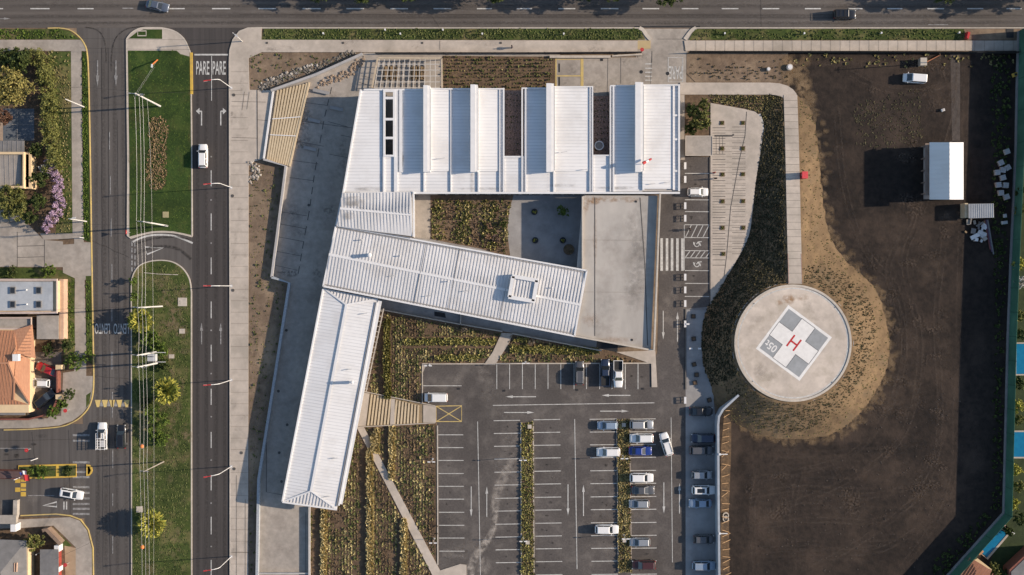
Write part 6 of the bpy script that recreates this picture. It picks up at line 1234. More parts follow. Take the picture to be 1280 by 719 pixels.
tr = empty('transformer', (*P(190, 447, 7).xy, 6.2), label='grey transformer box slung between two poles on the median', cat='transformer'); MB().box((0, 0, .6), (1.5, 1.3, 1.2)).build('tank', mat('transformer_grey', (.45, .46, .47), (.36, .37, .38)), tr, True); mb = MB(); [mb.box((-.6 + .24 * k, -.78, .6), (.08, .25, 1.0)) for k in range(6)]; mb.build('cooling_fin', GREYR, tr, True); mb = MB(); [mb.tube([(x, .2, 1.2), (x, .2, 1.6)], .08, 8) for x in (-.45, 0, .45)]; mb.build('bushing', DARK, tr, True); mb = MB(); [mb.box((.6, y, -.08), (3.4, .12, .14)) for y in (-.9, .9)]; mb.build('support_beam', STEEL, tr, True)
pole(205, 577, 12, 'thin concrete pole on the lower median beside the wires', m=CONC_OLD, crossbars=((11.6, 1.6, -95),), r=.13)
pole(105.5, 134, 9.2, 'short white pole beside the hedge pavement at the top left', m=PALE, r=.13); pole(108.5, 277, 8.8, 'white pole crossing the pavement below the bougainvillea', m=PALE, arm=(8.6, .9, .1), r=.12)
for x, y, h, lab in ((105, 297.5, 2.2, 'short white marker post on the pavement above the forecourt'), (47, 573, 3, 'short post beside the yellow-kerbed island')): pole(x, y, h, lab, m=WHITE, r=.1)
o = pole(303, 52, 7.5, 'traffic lamp post at the corner of the avenue and the right-hand carriageway', m=PALE, arm=(7.2, .6, -.5), r=.1)
sgn = empty('street_sign', (*P(163, 291).xy, .13), label='red-backed road sign at the bottom left tip of the upper lawn', cat='sign'); MB().tube([(0, 0, 0), (0, 0, 2.4)], .04, 7).build('post', STEEL, sgn, True); MB().add([(.02, -.45, 2.4), (.02, .45, 2.4), (.02, 0, 1.6), (-.03, -.45, 2.4), (-.03, .45, 2.4), (-.03, 0, 1.6)], [(0, 1, 2), (5, 4, 3), (0, 3, 4, 1), (1, 4, 5, 2), (2, 5, 3, 0)]).build('sign_plate', RED, sgn, True)
for x, y, lab in ((247, 27, ''),): pass
for x, y, lab, cl in ((39, 561, 'red warning sign standing in the side street above the island', RED), (87, 703, 'small red-and-grey street sign on the bottom-left pavement', RED), (87, 512, 'small red street sign on the pavement near the yard corner', RED), (801, 65, 'red post at the gate of the hospital driveway', RED)):
    s_ = empty('street_sign', (*P(x, y).xy, .12), R(10), lab, 'sign'); MB().tube([(0, 0, 0), (0, 0, 2.1)], .04, 7).build('post', STEEL, s_, True); MB().disc((0, 0), .38, 2.02, 2.08, 8).build('sign_plate', cl, s_, True)
def wire(name, pts, label, r=.028, m=None, sag=.6):
    out = []
    for i in range(len(pts) - 1):
        a, b = Vector(pts[i]), Vector(pts[i + 1])
        for k in range(8): t = k / 8; q = a.lerp(b, t); q.z -= sag * 4 * t * (1 - t); out.append(q)
    out.append(Vector(pts[-1])); o = MB().tube(out, r, 5).build(name, m or STEEL); return tag(o, label, 'wire')
for k, (x0, x1, lab) in enumerate(((168.5, 176.5, 'leftmost overhead wire along the median'), (174, 181, 'second overhead wire from the left along the median'), (178, 185.5, 'third overhead wire from the left along the median'))):
    ys = (121, 277, 386, 445, 577, 800); wire('overhead_wire', [P(x0 + (x1 - x0) * (y - 121) / 600, y, 14.3 - .002 * (y - 121)) for y in ys], lab, .016)
wire('overhead_wire', [P(184, 124, 12.6), P(190, 280, 12.4), P(192, 720, 12), P(193, 800, 12)], 'rightmost and faintest overhead wire along the median', .01)
for k, y in enumerate((558, 684)): 
    o = empty('wire_marker', tuple(P(177.5 + k * .4, y, 13)), label=['orange marker ball on the wire above the round bush, upper one', 'orange marker ball on the wire at the bottom of the median, lower one'][k], cat='marker ball', group='orange marker balls on the wires'); MB().ball((0, 0, 0), .36, 12).build('ball', ORANGE, o, True); MB().tube([(0, -.45, 0), (0, .45, 0)], .06, 6).build('clamp', STEEL, o, True)
wire('guy_wire', [P(167, 121, 14.0), P(195, 78, .4)], 'thin guy wire running from the top pole to the orange guard', .012, sag=0); wire('guy_wire', [P(169, 121, 13.5), P(193, 84, .4)], 'second thin guy wire beside the orange guard', .012, sag=0)
o = empty('guy_guard', (*P(196, 79).xy, .12), label='orange and white guard around a guy wire on the top of the lawn', cat='wire guard'); a, b = P(193.5, 84, 0), P(197.5, 75, 0); MB().bar((a.x, a.y, 1.9), (b.x, b.y, .2), .22, .08).build('guard', ORANGE, o); MB().bar((a.x + .1, a.y - .5, 2.2), (a.x + .05, a.y + .2, 1.85), .3, .1).build('guard_tip', WHITE, o)
CB = mat('black_cable', (.02, .02, .02), (.03, .03, .03), big=0)
for pts, lab in (([P(-60, 112, 7), P(104, 109, 7), P(200, 116, 8), P(302, 113, 7)], 'black cable crossing both roads below the PARE words'), ([P(100, 48, 7), P(303, 50, 7)], 'black cable crossing both road mouths near the avenue'), ([P(100, 60, 7), P(240, 62, 7)], 'second black cable below the first at the top-left road mouth'), ([P(108, 280, 8), P(209, 284, 8.5)], 'black cable from the left pavement to the lower lawn pole'), ([P(-40, 392, 6), P(110, 385, 7), P(203, 384, 8)], 'black cable crossing the west road above the LENTO words'), ([P(75, 440, 4), P(110, 446, 5), P(198, 440, 9)], 'black cable from the house corner to the transformer'), ([P(67, 700, 4), P(110, 680, 6), P(205, 578, 9)], 'black cable from the bottom-left pavement to the median')): wire('cable', pts, lab, .02, CB, .4)
# ------------------------------------------------------------------ fences
def fence(name, pts, h, label, post_m, mesh_m, step=3.0, th=.05, lean=0, base=None, solid=1.0):
    W_ = [P(x, y) for x, y in pts]; o = empty(name, (W_[0].x, W_[0].y, 0), label=label, cat='fence'); i = 0
    mb = MB(); mb.line([tuple(p.xy) for p in W_], th, h, th=h * solid); mb.build('mesh_panel', mesh_m, o)
    if base: mb = MB(); mb.line([tuple(p.xy) for p in W_], base[0], base[1], th=base[1] + .02); mb.build('base_wall', base[2], o)
    for a, b in zip(W_[:-1], W_[1:]):
        n = max(1, int((b - a).length / step))
        for k in range(n): q = a.lerp(b, k / n); MB().box((q.x, q.y, h / 2 + .05), (.1, .1, h + .1)).build('post', post_m, o)
    return o
NF = mat('black_fence_mesh', (.02, .02, .02), (.035, .032, .03))
fence('dark_fence', [(861, 66), (1010, 66.3), (1218, 67)], 1.7, 'long dark fence between the avenue pavement and the field', DARK, NF); fence('dark_fence', [(1230, 67), (1275, 67)], 1.9, 'short dark fence at the top right corner', DARK, NF)
fence('dark_fence', [(470, 67.3), (640, 67.3), (802, 66.2)], 1.3, 'thin dark fence along the pavement north of the hospital', DARK, mat('open_mesh', (.10, .09, .08), (.14, .12, .11)), th=.03)
MB().line(XY([(687, 71.5), (763, 71.5)]), .5, .55, th=.6).build('planter_wall', KERB); tag(bpy.data.objects['planter_wall'], 'low pale wall above the yellow marked bay', 'wall')
MB().line(XY([(765, 70.5), (802, 68.5)]), .3, .45, th=.5).build('low_wall', KERB); tag(bpy.data.objects['low_wall'], 'low pale wall beside the red post at the driveway', 'wall')
GF = [(1272, 40), (1270.5, 100), (1269, 180), (1262.5, 330), (1259, 420), (1256, 540), (1253.5, 641), (1180, 723), (1120, 790)]
gf = fence('net_fence', GF, 4.15, 'tall green net fence with a low grey wall along the right edge of the field', mat('green_post', (.02, .07, .05)), GREEN_NET, step=4.6, base=(.34, .9, mat('grey_base_wall', (.22, .22, .23), (.17, .17, .18))))
# struts behind the tall wall
st = empty('wall_bracing', (*P(905, 620).xy, 0), label='orange-lit timber struts leaning on the field side of the tall wall', cat='bracing')
pb = [(905, 520), (902, 560), (901, 620), (903, 719)]
for k in range(26):
    y = 512 + k * 8.2; x = float(np.interp(y, [505, 520, 560, 620, 719], [906, 902, 899.5, 899.5, 901])); a = P(x, y, 0); b = P(x + 11 + random.uniform(-1, 2), y + random.uniform(-6, 6), 0); MB().bar((a.x, a.y, 2.2), (b.x, b.y, .1), .09, .09).build('strut', mat('weathered_strut', (.34, .22, .12), (.24, .15, .08), scale=2), st)
sheet('tan_margin', [(914, 515), (905, 520), (901, 560), (900, 900), (914, 900), (911, 640), (914, 560)], mat('ochre_soil', (.15, .095, .052), (.08, .052, .03), scale=1.5, bump=.6, c3=(.05, .038, .03), s3=.4), .05)
tw = []
for k, (x, y) in enumerate(((907, 644), (907, 648.5))):
    o = empty('cable_reel', (*P(x, y).xy, .05), label=['pale ring-shaped reel behind the tall wall, upper one', 'pale ring-shaped reel behind the tall wall, lower one'][k], cat='reel', group='reels behind the tall wall'); mb = MB(); mb.line([(.5 * math.cos(t), .5 * math.sin(t)) for t in np.linspace(0, 6.28, 17)[:-1]], .2, .3, th=.3, closed=True); mb.build('ring', KERB, o, True); MB().disc((0, 0), .14, 0, .4, 8).build('hub', GREYR, o, True)
for y in (568, 667):
    o = empty('wall_lamp', (*P(901, y, 3).xy, 2.9), label='white lamp bar on top of the tall wall, ' + ('upper one' if y < 600 else 'lower one'), cat='lamp', group='lamp bars on the tall wall'); MB().box((.5, 0, .1), (1.6, .16, .1)).build('bar', WHITE, o, True); MB().box((-.2, 0, .12), (.4, .4, .16)).build('lamp_head', WHITE, o, True)
# ------------------------------------------------------------------ field objects
sh = empty('white_shed', (*P(1182, 214).xy, 0), label='white gabled metal shed on the dark field, blue-shaded on its left slope', cat='shed')
prism_px([(1164, 180), (1202, 180), (1202, 247), (1164, 247)], 0, 4.1).build('wall', mat('shed_wall', (.40, .34, .31), (.32, .27, .25)), sh)
mb = MB(); q = px3([(1162, 178, 4.1), (1187, 178, 6.4), (1187, 249.5, 6.4), (1162, 249.5, 4.1)]); slab(mb, q, .1); ribs(mb, q, 0, .9, .1, .05); mb.build('roof_west', ROOF, sh)
mb = MB(); q = px3([(1187, 178, 6.4), (1204.5, 178, 5.6), (1204.5, 249.5, 5.6), (1187, 249.5, 6.4)]); slab(mb, q, .1); ribs(mb, q, 0, .9, .1, .05); mb.build('roof_east', ROOF, sh)
for k, z in enumerate((0, 2.4)):
    pass
mb = MB(); [mb.box((P(1156, 0).x, P(0, y).y, 1.6), (1.6, .15, 3.2)) for y in (184, 199, 214, 229, 243)]; mb.box((P(1155, 0).x, P(0, 214).y, 3.25), (1.9, 10.0, .12)); mb.build('side_gallery', mat('gallery_brown', (.28, .21, .17), (.2, .15, .12)), sh)
for y in (190, 206, 222, 238): MB().box((P(1163.2, 0, 3).x - .05, P(0, y, 3).y, 3.2), (.12, 1.4, 1.1)).build('window', WINDOW, sh)
s2 = empty('small_shed', (*P(1222, 264).xy, 0), label='small pale corrugated shed roof below the big white shed', cat='shed'); prism_px([(1212, 256), (1240, 256), (1240, 271), (1212, 271)], 0, 2.4).build('wall', CREAM, s2); mb = MB(); q = px3([(1210.5, 255, 2.5), (1242, 254.5, 2.8), (1242.5, 272, 2.8), (1211, 273, 2.5)]); slab(mb, q, .08); ribs(mb, q, R(90), .35, .1, .06); mb.build('roof', mat('dull_sheet_metal', (.40, .41, .42), (.33, .34, .35)), s2); prism_px([(1206, 254), (1210, 254), (1210.5, 272), (1206, 272)], 0, 2.2).build('side_panel', TAN, s2)
for k in range(24):
    x, y = 1206 + random.random() * 24, 276 + random.random() * 26; 
    if k % 2: x = 1218 + random.random() * 12
    o = MB().box((*P(x, y).xy, .2 + .015 * k), (random.uniform(.4, 1.9), random.uniform(.15, 1.0), .25), random.uniform(0, 3)).build('scrap_panel', random.choice([WHITE, STEEL, CONC_OLD, TAN_D, GREYR])); tag(o, 'loose scrap panel in the heap below the small corrugated shed', 'scrap', 'scrap heap panels')
for k in range(3): a, b = P(1230 + k * 1.6, 275), P(1237 + k * 1.8, 312 + k * 3); o = MB().bar((a.x, a.y, .3 + k * .1), (b.x, b.y, .3 + k * .1), .22, .12).build('steel_beam', [mat('red_lead_beam', (.20, .07, .06), (.16, .05, .05)), mat('purple_beam', (.12, .08, .12)), GREYR][k]); tag(o, ['dull red long beam beside the scrap heap', 'purplish long beam beside the scrap heap, middle one', 'grey long beam beside the scrap heap, nearest the net fence'][k], 'beam')
for k, (x, y, a) in enumerate(((1257, 190, 20), (1249.5, 204, 25), (1245, 216, 5), (1252, 213, -10), (1258, 210, 30), (1252, 222.5, 15), (1246.5, 231.5, 8), (1255.5, 232, -5), (1249.5, 241.5, 3), (1256.5, 246.5, 20))):
    o = empty('block_pallet', (*P(x, y).xy, .03), R(a), 'grey pallet of concrete blocks in the shade of the green net', 'pallet', 'stacked block pallets in the net shade'); MB().box((0, 0, .07), (1.1, 1.1, .12)).build('pallet', TAN_D, o, True); mb = MB(); [mb.box((-.34 + .34 * i, -.34 + .34 * j, .48), (.31, .31, .7)) for i in range(3) for j in range(3)]; mb.build('block', mat('block_grey', (.52, .50, .49), (.4, .39, .38), scale=3), o, True)
for k, (x, y) in enumerate(((1255, 270), (1254.5, 278.5))): o = empty('white_drum', (*P(x, y).xy, .03), label=['small white crate right of the corrugated shed, upper one', 'white crate right of the corrugated shed, lower one'][k], cat='crate'); MB().box((0, 0, .3), (.55 + k * .5, .7 - k * .1, .6), R(8)).build('crate', WHITE, o, True); MB().box((0, 0, .63), (.5 + k * .5, .6 - k * .1, .05), R(8)).build('lid', STEEL, o, True); o.name = 'white_crate' if k == 0 else 'white_crate.001'
bx = empty('site_box', (*P(1151, 79).xy, .03), R(0), 'square beige box on the field just above the white van', 'box'); MB().box((0, 0, .75), (1.15, 1.4, 1.5)).build('box', mat('beige_box', (.45, .36, .28), (.4, .31, .24)), bx, True); MB().box((0, 0, 1.53), (1.25, 1.5, .08)).build('lid', KERB, bx, True)
o = MB().bar((*P(1156, 79).xy, .3), (*P(1175, 69.5).xy, .3), .25, .2).build('orange_beam', mat('rusty_beam', (.35, .15, .08), (.25, .1, .06))); tag(o, 'rusty beam lying between the beige box and the dark fence', 'beam')
wp_ = empty('wooden_pole', (*P(1156.5, 80).xy, 0), label='slender pole beside the beige box on the field', cat='pole'); MB().tube([(0, 0, 0), (0, 0, 8)], .09, 7, .06).build('shaft', TRUNK, wp_, True); MB().box((0, 0, 7.6), (.08, 1.2, .08)).build('crossarm', TRUNK, wp_, True)
for x, y, s_, lab in ((1178, 138, .6, 'white sack on the field above the white shed'), (1267.5, 94, .9, 'yellow-green bin in the shade at the top right net')): o = empty('sack' if s_ < .7 else 'bin', (*P(x, y).xy, .03), label=lab, cat='sack' if s_ < .7 else 'bin'); MB().box((0, 0, s_ * .4), (s_, s_ * .8, s_ * .8), .3).build('body', WHITE if s_ < .7 else YEL, o, True); MB().box((0, 0, s_ * .82), (s_ * .5, s_ * .5, .06), .3).build('top', KERB if s_ < .7 else DARK, o, True)
rc = empty('red_cabinet', (*P(1000, 221).xy, 2.0), label='red fire cabinet beside the climbing path to the helipad', cat='cabinet'); MB().box((.1, 0, .7), (1.0, 1.25, 1.5)).build('body', RED, rc, True); MB().box((.1, 0, 1.48), (1.1, 1.35, .08)).build('lid', mat('red_light', (.7, .08, .09)), rc, True); MB().box((-.42, 0, .8), (.04, .3, .1)).build('handle', STEEL, rc, True)
o = empty('red_bin', (*P(1207.5, 45.5).xy, .12), R(-15), 'red tilted road barrier on the verge at the top right', 'barrier'); MB().box((0, 0, .45), (.6, 1.3, .9)).build('body', RED, o, True); MB().box((0, 0, .93), (.3, 1.2, .08)).build('top', RED, o, True); o.name = 'road_barrier'
MB().box((*P(1262, 42).xy, .15), (1.4, 1.7, .1)).build('manhole', DARK); tag(bpy.data.objects['manhole'], 'dark square manhole in the bare verge at the top right', 'manhole')
for x, y, r, lab in ((986.5, 84.5, .62, 'round white dome-topped well ring at the corner of the brown bed'), (960, 87, .4, 'small white-topped ring in the brown bed left of the larger one')): o = empty('well_ring', (*P(x, y).xy, .03), label=lab, cat='well'); MB().disc((0, 0), r, 0, .55, 18).build('ring', KERB, o, True); MB().disc((0, 0), r * .7, .5, .62, 14).build('lid', WHITE, o, True)
# ------------------------------------------------------------------ gardens right of the net
for q, lab in (([(1270, 430), (1300, 430), (1300, 467), (1269.5, 467.5)], 'blue swimming pool at the right edge, upper of the two there'), ([(1267, 540), (1300, 540), (1300, 571), (1266.5, 571)], 'blue swimming pool at the right edge, lower of the two there'), ([(1249, 661), (1259, 668), (1234, 697), (1224.5, 689)], 'tilted blue swimming pool beside the corner of the net fence')):
    c = np.mean(q, 0); o = empty('swimming_pool', (*P(*c).xy, .05), label=lab, cat='swimming pool'); MB().prism(XY(q), -.3, .16).build('water', POOL, o); MB().line(XY([tuple(np.array(p) + (np.array(p) - c) / np.linalg.norm(np.array(p) - c) * 1.4) for p in q]), .4, .24, th=.4, closed=True).build('coping', mat('pool_coping', (.40, .34, .29)), o)
o = bld('brown_roof_hut', 1218, 708, 'terracotta roofed hut below the tilted pool', 'hut'); prism_px([(1207, 706), (1222, 698), (1240, 712), (1230, 730), (1200, 730)], 0, 2.4).build('wall', CREAM, o); roof3([(1200, 716, 2.4), (1213, 697, 2.8), (1239, 713, 2.8), (1232, 740, 2.4), (1198, 740, 2.4)], mat('brown_tile', (.36, .17, .11), (.28, .13, .08)), o, R(60), pitch=.5)
o = bld('grey_white_house', 1275, 705, 'grey roofed house cut by the bottom right corner'); prism_px([(1262, 712), (1290, 686), (1310, 740), (1262, 740)], 0, 3).build('wall', BRICK, o); roof3([(1264, 715, 3.1), (1292, 688, 3.1), (1320, 740, 3.4), (1266, 740, 3.4)], GREYR, o)
o = bld('pink_lounger_terrace', 1261, 660, 'small pink and white slatted lounger at the top of the tilted pool', 'lounger'); [MB().bar(P(1254 + k * 2.6, 655 + k * 2.4, .35), P(1260 + k * 2.6, 660.5 - 3 + k * 2.4 + 3, .35), .32, .12).build('slat', WHITE if k % 2 else mat('pink_slat', (.5, .3, .28)), o) for k in range(4)]; o.name = 'lounger'
MB().box((*P(1223, 688.5).xy, .5), (1.1, .9, .9), .7).build('pump_box', mat('orange_wood', (.4, .2, .1))); tag(bpy.data.objects['pump_box'], 'small brown pump box at the lower end of the tilted pool', 'box')
# ------------------------------------------------------------------ plaza, drive and lot furniture
rk = empty('bike_rack', label='x', cat='bike rack', group='white-ended racks along the drive')
MB().box((0, 0, .86), (.42, 1.3, .08)).build('top', WHITE, rk, True)
for s in (-1, 0, 1): MB().box((0, s * .58, .42), (.36, .10, .84)).build('leg', WHITE, rk, True)
MB().box((0, 0, .35), (.06, 1.1, .08)).build('rail', STEEL, rk, True)
for i, (y, lab) in enumerate(((207.3, 'topmost, above the white car'), (224.3, 'just above the white car'), (257.3, 'first below the white car'), (273, 'second below the white car, above the hatched bay'), (346.5, 'just below the wheelchair bays'), (362.5, 'second below the wheelchair bays'), (379.5, 'at the lower end of the drive bays'), (405, 'beside the upper driveway arrows'), (500.5, 'lowest, beside the shaded black car'))): p = P(856.8, y, .8); place(rk, i == 0, (p.x - .05, p.y, .02), 0, 'short white rack at the drive kerb, ' + lab)
pl_ = empty('square_planter', label='x', cat='planter', group='brown square planters on the plaza'); MB().box((0, 0, .06), (.82, .82, .12)).build('box', mat('planter_brown', (.16, .11, .065), (.12, .08, .05)), pl_, True); tufts('plant', grid_pts([(638.8, 358.3), (641.2, 358.3), (641.2, 360.7), (638.8, 360.7)], .9, .9, .3, z=.1), .25, .16, F_MD, 6).parent = pl_
for i, (x, y) in enumerate(((902.5, 154), (928.5, 154), (902.5, 186), (928.5, 186), (903, 218.3), (928.5, 218), (903, 252), (928.7, 251.7), (903, 285), (929, 285), (904, 317.5))):
    row = ['first', 'second', 'third', 'fourth', 'fifth', 'sixth'][i // 2]; p = P(x, y); place(pl_, i == 0, (p.x, p.y, ZPM - .05), 0, f'brown square planter on the plaza, {"left" if i % 2 == 0 else "right"} column, {row} from the top')
pt = empty('square_planter', label='x', cat='planter', group='dark tree pits on the pale strip'); MB().box((0, 0, .15), (.85, .85, .3)).build('box', DARK, pt, True); MB().box((0, 0, .31), (.6, .6, .04)).build('soil', SOIL_G, pt, True)
for i, (x, y) in enumerate(((866.5, 395.5), (867, 423.5), (867.5, 455.5), (870.5, 468.5), (868.5, 478.5), (886.5, 500))): p = P(x, y); place(pt, i == 0, (p.x, p.y, .03), R(8 * (i % 3)), 'small dark square box on the pale strip, ' + ['topmost', 'second from the top', 'third from the top', 'fourth, off the line of the others', 'fifth from the top', 'lowest, near the black car'][i])
for i, (x, y) in enumerate(((858.8, 405), (862.5, 435.5), (873.5, 435.5))): o = empty('white_bollard', (*P(x, y).xy, .03), label=['white bollard at the left edge of the pale strip, upper one', 'left of the paired white bollards on the pale strip', 'right of the paired white bollards on the pale strip'][i], cat='bollard'); MB().disc((0, 0), .16, 0, .9, 10).build('shaft', WHITE, o, True); MB().box((0, 0, .95), (.6, .3, .12)).build('cap', WHITE, o, True)
# verge lights along the avenue
vl = empty('verge_marker', label='x', cat='post', group='small white posts in the avenue verge'); MB().tube([(0, 0, 0), (0, 0, .8)], .1, 7).build('post', WHITE, vl, True); MB().box((0, 0, .85), (.28, .34, .12)).build('cap', WHITE, vl, True)
for i, (x, y, lab) in enumerate(((405, 43, 'first right of the crossroads'), (482, 38.5, 'above the slanting wall, at the kerb'), (501, 43.5, 'above the grid pergola'), (554, 38.5, 'at the kerb above the planted rows'), (603, 43.5, 'above the planted rows'), (704.5, 43.5, 'above the yellow marked bay'), (905, 43, 'first right of the driveway'), (1004, 43, 'above the climbing path'), (1100, 42.5, 'above the dark field'), (1197, 42, 'beside the red barrier'))): p = P(x, y); place(vl, i == 0, (p.x, p.y, .13), 0, 'small white post in the green verge, ' + lab)
lt = empty('parking_lamp', label='x', cat='lamp', group='white lamps of the parking lot')   # lamp on a slim pole, two heads
MB().tube([(0, 0, 0), (0, 0, 3.9)], .06, 8, .045).build('pole', STEEL, lt, True); [MB().box((s * .45, 0, 3.95), (.55, .2, .08)).build('lamp_head', WHITE, lt, True) for s in (-1, 1)]; MB().disc((0, 0), .2, 0, .08, 10).build('base_plate', STEEL, lt, True)
for i, (x, y, lab) in enumerate(((653.5, 571.5, 'left island, upper'), (653.8, 671, 'left island, lower'), (778, 569.5, 'right island, upper'), (779.5, 668, 'right island, lower'), (541, 573.5, 'left lot edge, upper'), (543, 673, 'left lot edge, lower'), (537, 455.5, 'top left corner of the lot'), (657, 452.5, 'top edge of the lot'))): p = P(x, y); place(lt, i == 0, (p.x, p.y, .13), 0, 'slim white lot lamp, ' + lab)
mb, fin = mark('manhole', lot, DARK); [mb.box((*P(x, y).xy, ZM), (.55, .4, .02)) for x, y in ((573, 486), (630, 488.5), (721, 487.5), (803, 486), (855, 480), (671, 707))]; fin()
ws = empty('windsock', (*P(797, 210).xy, 5), label='red and white windsock on the hospital roof near its south-east corner', cat='windsock'); MB().tube([(0, 0, 0), (0, 0, 3.2)], .06, 8).build('mast', WHITE, ws, True)
for k, m_ in enumerate((RED, WHITE, RED)): mb = MB(); mb.tube([(.1 + .55 * k, .3 * k, 3.1 - .1 * k), (.1 + .55 * (k + 1), .3 * (k + 1), 3.0 - .1 * k)], .32 - .05 * k, 9, .27 - .05 * k); mb.build('sock_band', m_, ws, True)
# ------------------------------------------------------------------ people
def skin(name, V, E, Rr, m, parent):
    me = bpy.data.meshes.new(name); me.from_pydata(V, E, []); o = bpy.data.objects.new(name, me); col.objects.link(o)
    md = o.modifiers.new('s', 'SKIN'); o.modifiers.new('u', 'SUBSURF').levels = 2
    for i, r in enumerate(Rr): me.skin_vertices[0].data[i].radius = (r, r)
    me.skin_vertices[0].data[0].use_root = True
    dg = bpy.context.evaluated_depsgraph_get(); nm = bpy.data.meshes.new_from_object(o.evaluated_get(dg)); bpy.data.objects.remove(o); nm.name = name
    for p in nm.polygons: p.use_smooth = True
    return link(name, nm, m, parent, True)
SK = mat('skin_tone', (.42, .26, .18), (.38, .23, .16), big=0); HR = mat('dark_hair', (.02, .014, .01), (.03, .02, .015), big=0)
def person(x, y, a, top, bottom, label):
    o = empty('person', (*P(x, y).xy, .03), R(a), label, 'person', 'people on foot'); s = .18
    J = [(0, 0, .95), (0, 0, 1.2), (0, 0, 1.42), (0, 0, 1.52), (.02, 0, 1.66), (.03, 0, 1.74), (.18, .19, 1.42), (-.18, .19, 1.42)]
    V = [(0, 0, .95), (0, 0, 1.15), (0, 0, 1.40), (0, 0, 1.50), (.01, 0, 1.60), (.01, 0, 1.70), (0, .19, 1.40), (-.04, .26, 1.14), (.08, .27, .90), (.13, .26, .82), (0, -.19, 1.40), (.04, -.26, 1.14), (.16, -.27, .94), (.22, -.26, .88), (0, .10, .90), (.10, .11, .50), (.02, .11, .08), (.17, .11, .04), (0, -.10, .90), (-.02, -.11, .50), (-.20, -.11, .12), (-.08, -.11, .05)]
    E = [(0, 1), (1, 2), (2, 3), (3, 4), (4, 5), (2, 6), (6, 7), (7, 8), (8, 9), (2, 10), (10, 11), (11, 12), (12, 13), (0, 14), (14, 15), (15, 16), (16, 17), (0, 18), (18, 19), (19, 20), (20, 21)]
    Rr = [.13, .12, .14, .055, .09, .085, .06, .045, .035, .04, .06, .045, .035, .04, .09, .06, .045, .04, .09, .06, .045, .04]
    skin('body', V, E, Rr, SK, o)
    skin('jacket', [V[i] for i in (0, 1, 2, 6, 7, 8, 10, 11, 12)], [(0, 1), (1, 2), (2, 3), (3, 4), (4, 5), (2, 6), (6, 7), (7, 8)], [.165, .155, .175, .085, .066, .056, .085, .066, .056], top, o)
    skin('trousers', [V[i] for i in (0, 14, 15, 16, 18, 19, 20)], [(0, 1), (1, 2), (2, 3), (0, 4), (4, 5), (5, 6)], [.15, .11, .08, .065, .11, .08, .065], bottom, o)
    MB().ball((0, 0, 1.71), .112, 12, (1, .92, .95)).build('hair', HR, o, True, True)
    return o
KH = mat('dark_cloth', (.02, .02, .025), (.03, .03, .035), big=0); RC = mat('red_cloth', (.6, .04, .03), (.5, .03, .02), big=0); BLC = mat('blue_denim', (.04, .06, .12), (.03, .05, .1), big=0)
person(891.5, 216.5, 90, RC, BLC, 'person in a red jacket standing at the left edge of the plaza'); person(893.5, 223.5, -90, KH, KH, 'person in dark clothes standing just below the one in red'); person(861.5, 287, 200, KH, KH, 'person in black walking across the hatched bay of the drive'); person(640, 60, 180, KH, BLC, 'person in dark clothes walking on the avenue pavement')

# ------------------------------------------------------------------ stains and small fittings that break up the large flat surfaces
RUST = stain_colour('rust_stain', (.34, .19, .085), 1.4, .35, .65); GRIME = stain_colour('grey_grime', (.22, .20, .18), 1.0, .3, .65); GRIME2 = stain_colour('dark_grime', (.12, .105, .09), 1.6, .4, .7)
blob('link_stain', bpy.data.objects['link_roof'], GRIME, [(441, 252, 13, 9, .8), (437, 270, 10, 6, .7), (452, 255, 8, 8, .4)], 6.02, 5.9)
blob('rust_stain', ero, RUST, [(743, 251, 9, 6, .8), (760, 249, 18, 5, .5), (784, 250, 20, 5, .45), (733, 256, 5, 14, .5), (744, 300, 3, 40, .35), (738, 400, 12, 10, .3), (770, 425, 30, 5, .25)], 4.705, 4.7)
blob('grey_grime', ero, GRIME, [(random.uniform(740, 805), random.uniform(255, 420), random.uniform(8, 24), random.uniform(14, 50), random.uniform(.08, .22)) for _ in range(10)], 4.72, 4.7)
mb = MB(); [mb.bar(P(730, y, 4.735), P(x, y + .6, 4.735), .05, .01) for y, x in ((300, 803), (365, 808))]; mb.build('slab_joint', mat('faint_joint', (.24, .22, .2)), ero)
for x, y in ((795, 252), (790, 425)): MB().disc(P(x, y, 4.75).xy, .22, 4.7, 4.76, 10).build('roof_drain', DARK, ero)
blob('rust_stain', hp, RUST, [(986, 374, 11, 7, .75), (975, 378, 8, 5, .4), (1003, 372, 10, 5, .35)], PADH + .003, PADH)
blob('grey_grime', hp, GRIME, [(991 + random.uniform(-58, 58) * .8, 429 + random.uniform(-58, 58) * .8, random.uniform(5, 16), random.uniform(5, 16), random.uniform(.06, .16)) for _ in range(18)], PADH + .001, PADH)
for t in (0.7, 2.35, 3.9, 5.5): MB().box((PC.x + 70.4 * kz * math.cos(t), PC.y + 70.4 * kz * math.sin(t), PADH + .05), (.5, .16, .08), t).build('edge_fitting', GREYR, hp)
blob('roof_dirt', roof1, GRIME, [(x, y, random.uniform(1.2, 3), random.uniform(8, 30), random.uniform(.15, .5)) for x, y in ((476, 225), (503, 200), (504, 140), (562, 170), (590, 230), (566, 130), (630, 230), (657, 205), (655, 130), (736, 160), (741, 225), (765, 150), (768, 215), (846, 200), (530, 235), (623, 150))], 5.09, 5.08)
blob('roof_dirt', roof1, GRIME, [(717, 120, 10, 3, .3), (822, 170, 16, 3, .2), (770, 235, 30, 2.5, .5), (700, 232, 30, 2.5, .35), (460, 236, 22, 3, .4), (835, 110, 14, 3, .3), (600, 236, 40, 2, .35)], 5.12, 5.1)
for q, al in ((((432, 243), (455, 244), (453, 262), (429, 260)), .5), (((429, 263), (447, 265), (444, 276), (427, 275)), .4)): pass
mr_ = bpy.data.objects['middle_roof']
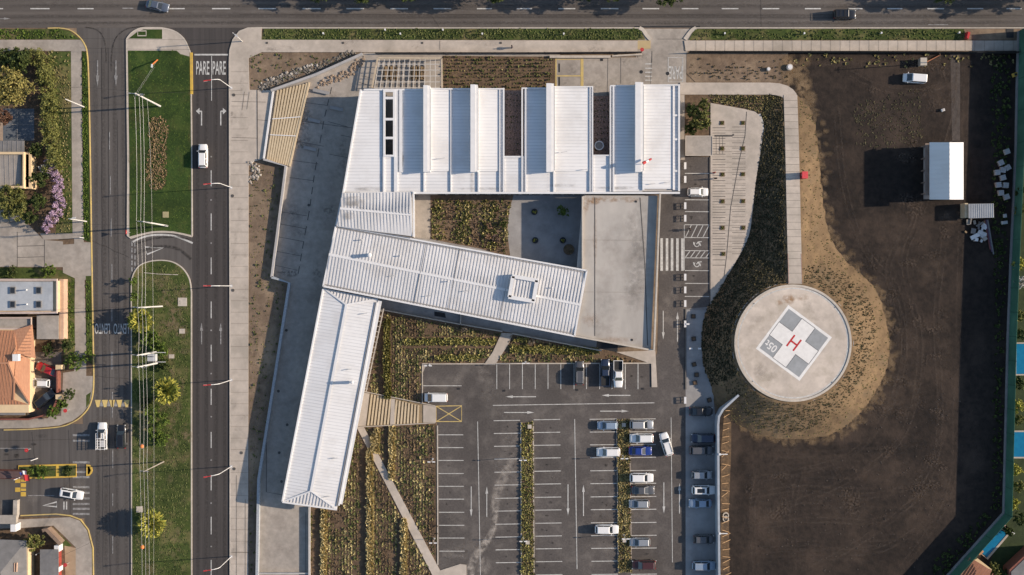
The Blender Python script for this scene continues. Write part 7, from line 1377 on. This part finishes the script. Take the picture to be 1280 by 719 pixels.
mb = MB(); mb.bar(P(423, 282.5, 5.36), P(515.5, 297.5, 5.52), .14, .08); mb.build('dark_flashing', GREYR, mr_)
mb = MB(); [mb.bar(P(x, y, z + .12), P(x - 7.4, y + 38, z + .60), .06, .04) for x, y, z in ((533, 303, 5.0), (575, 310.5, 5.0))]; [mb.bar(P(x - 8, y + 39, 5.6), P(x - 15.5, y + 77, 5.13), .06, .04) for x, y in ((533, 303), (575, 310.5), (640, 322))]; mb.build('sheet_lap', GREYR, mr_)['kind'] = 'stuff'
for x, y, z in ((452, 300, 5.4), (560, 352, 5.5), (690, 360, 5.4), (500, 320, 5.4)): mb = MB(); mb.tube([P(x, y, z - .2), P(x, y, z + .45)], .09, 8); mb.ball(P(x, y, z + .5), .14, 8); mb.build('vent_pipe', STEEL, hosp)
blob('court_stain', west_court, GRIME2, [(random.uniform(345, 430), random.uniform(120, 345), random.uniform(5, 16), random.uniform(6, 22), random.uniform(.1, .35)) for _ in range(24)] + [(364, 342, 12, 5, .8), (353, 340, 10, 5, .6)], .03)
blob('yard_stain', yard, GRIME2, [(random.uniform(700, 850), random.uniform(45, 118), random.uniform(5, 15), random.uniform(4, 12), random.uniform(.1, .3)) for _ in range(22)], ZM - .008)
blob('pavement_stain', ep, GRIME2, [(random.uniform(289, 310), random.uniform(80, 719), random.uniform(2, 8), random.uniform(3, 14), random.uniform(.08, .3)) for _ in range(44)] + [(random.uniform(330, 790), random.uniform(51, 65), random.uniform(4, 14), random.uniform(2, 5), random.uniform(.08, .25)) for _ in range(30)], ZPM - .05)
blob('plaza_stain', plz, GRIME2, [(random.uniform(890, 945), random.uniform(140, 340), random.uniform(3, 9), random.uniform(3, 12), random.uniform(.08, .25)) for _ in range(20)], ZPM - .06)
blob('worn_grass', mn, stain_colour('worn_grass', (.11, .10, .035), 1.2, .35, .7), [(random.uniform(168, 232), random.uniform(75, 285), random.uniform(4, 12), random.uniform(5, 16), random.uniform(.08, .3)) for _ in range(26)] + [(163, y, 2.5, 12, .5) for y in (90, 140, 200, 250)] + [(237, y, 2, 14, .5) for y in (120, 170, 230)], .185)
blob('worn_grass', sm, stain_colour('bare_patch', (.22, .165, .095), 1.2, .4, .7), [(random.uniform(200, 236), random.uniform(350, 560), random.uniform(4, 11), random.uniform(5, 16), random.uniform(.35, .9)) for _ in range(34)] + [(random.uniform(168, 232), random.uniform(560, 719), random.uniform(4, 10), random.uniform(5, 14), random.uniform(.2, .5)) for _ in range(24)], .205)
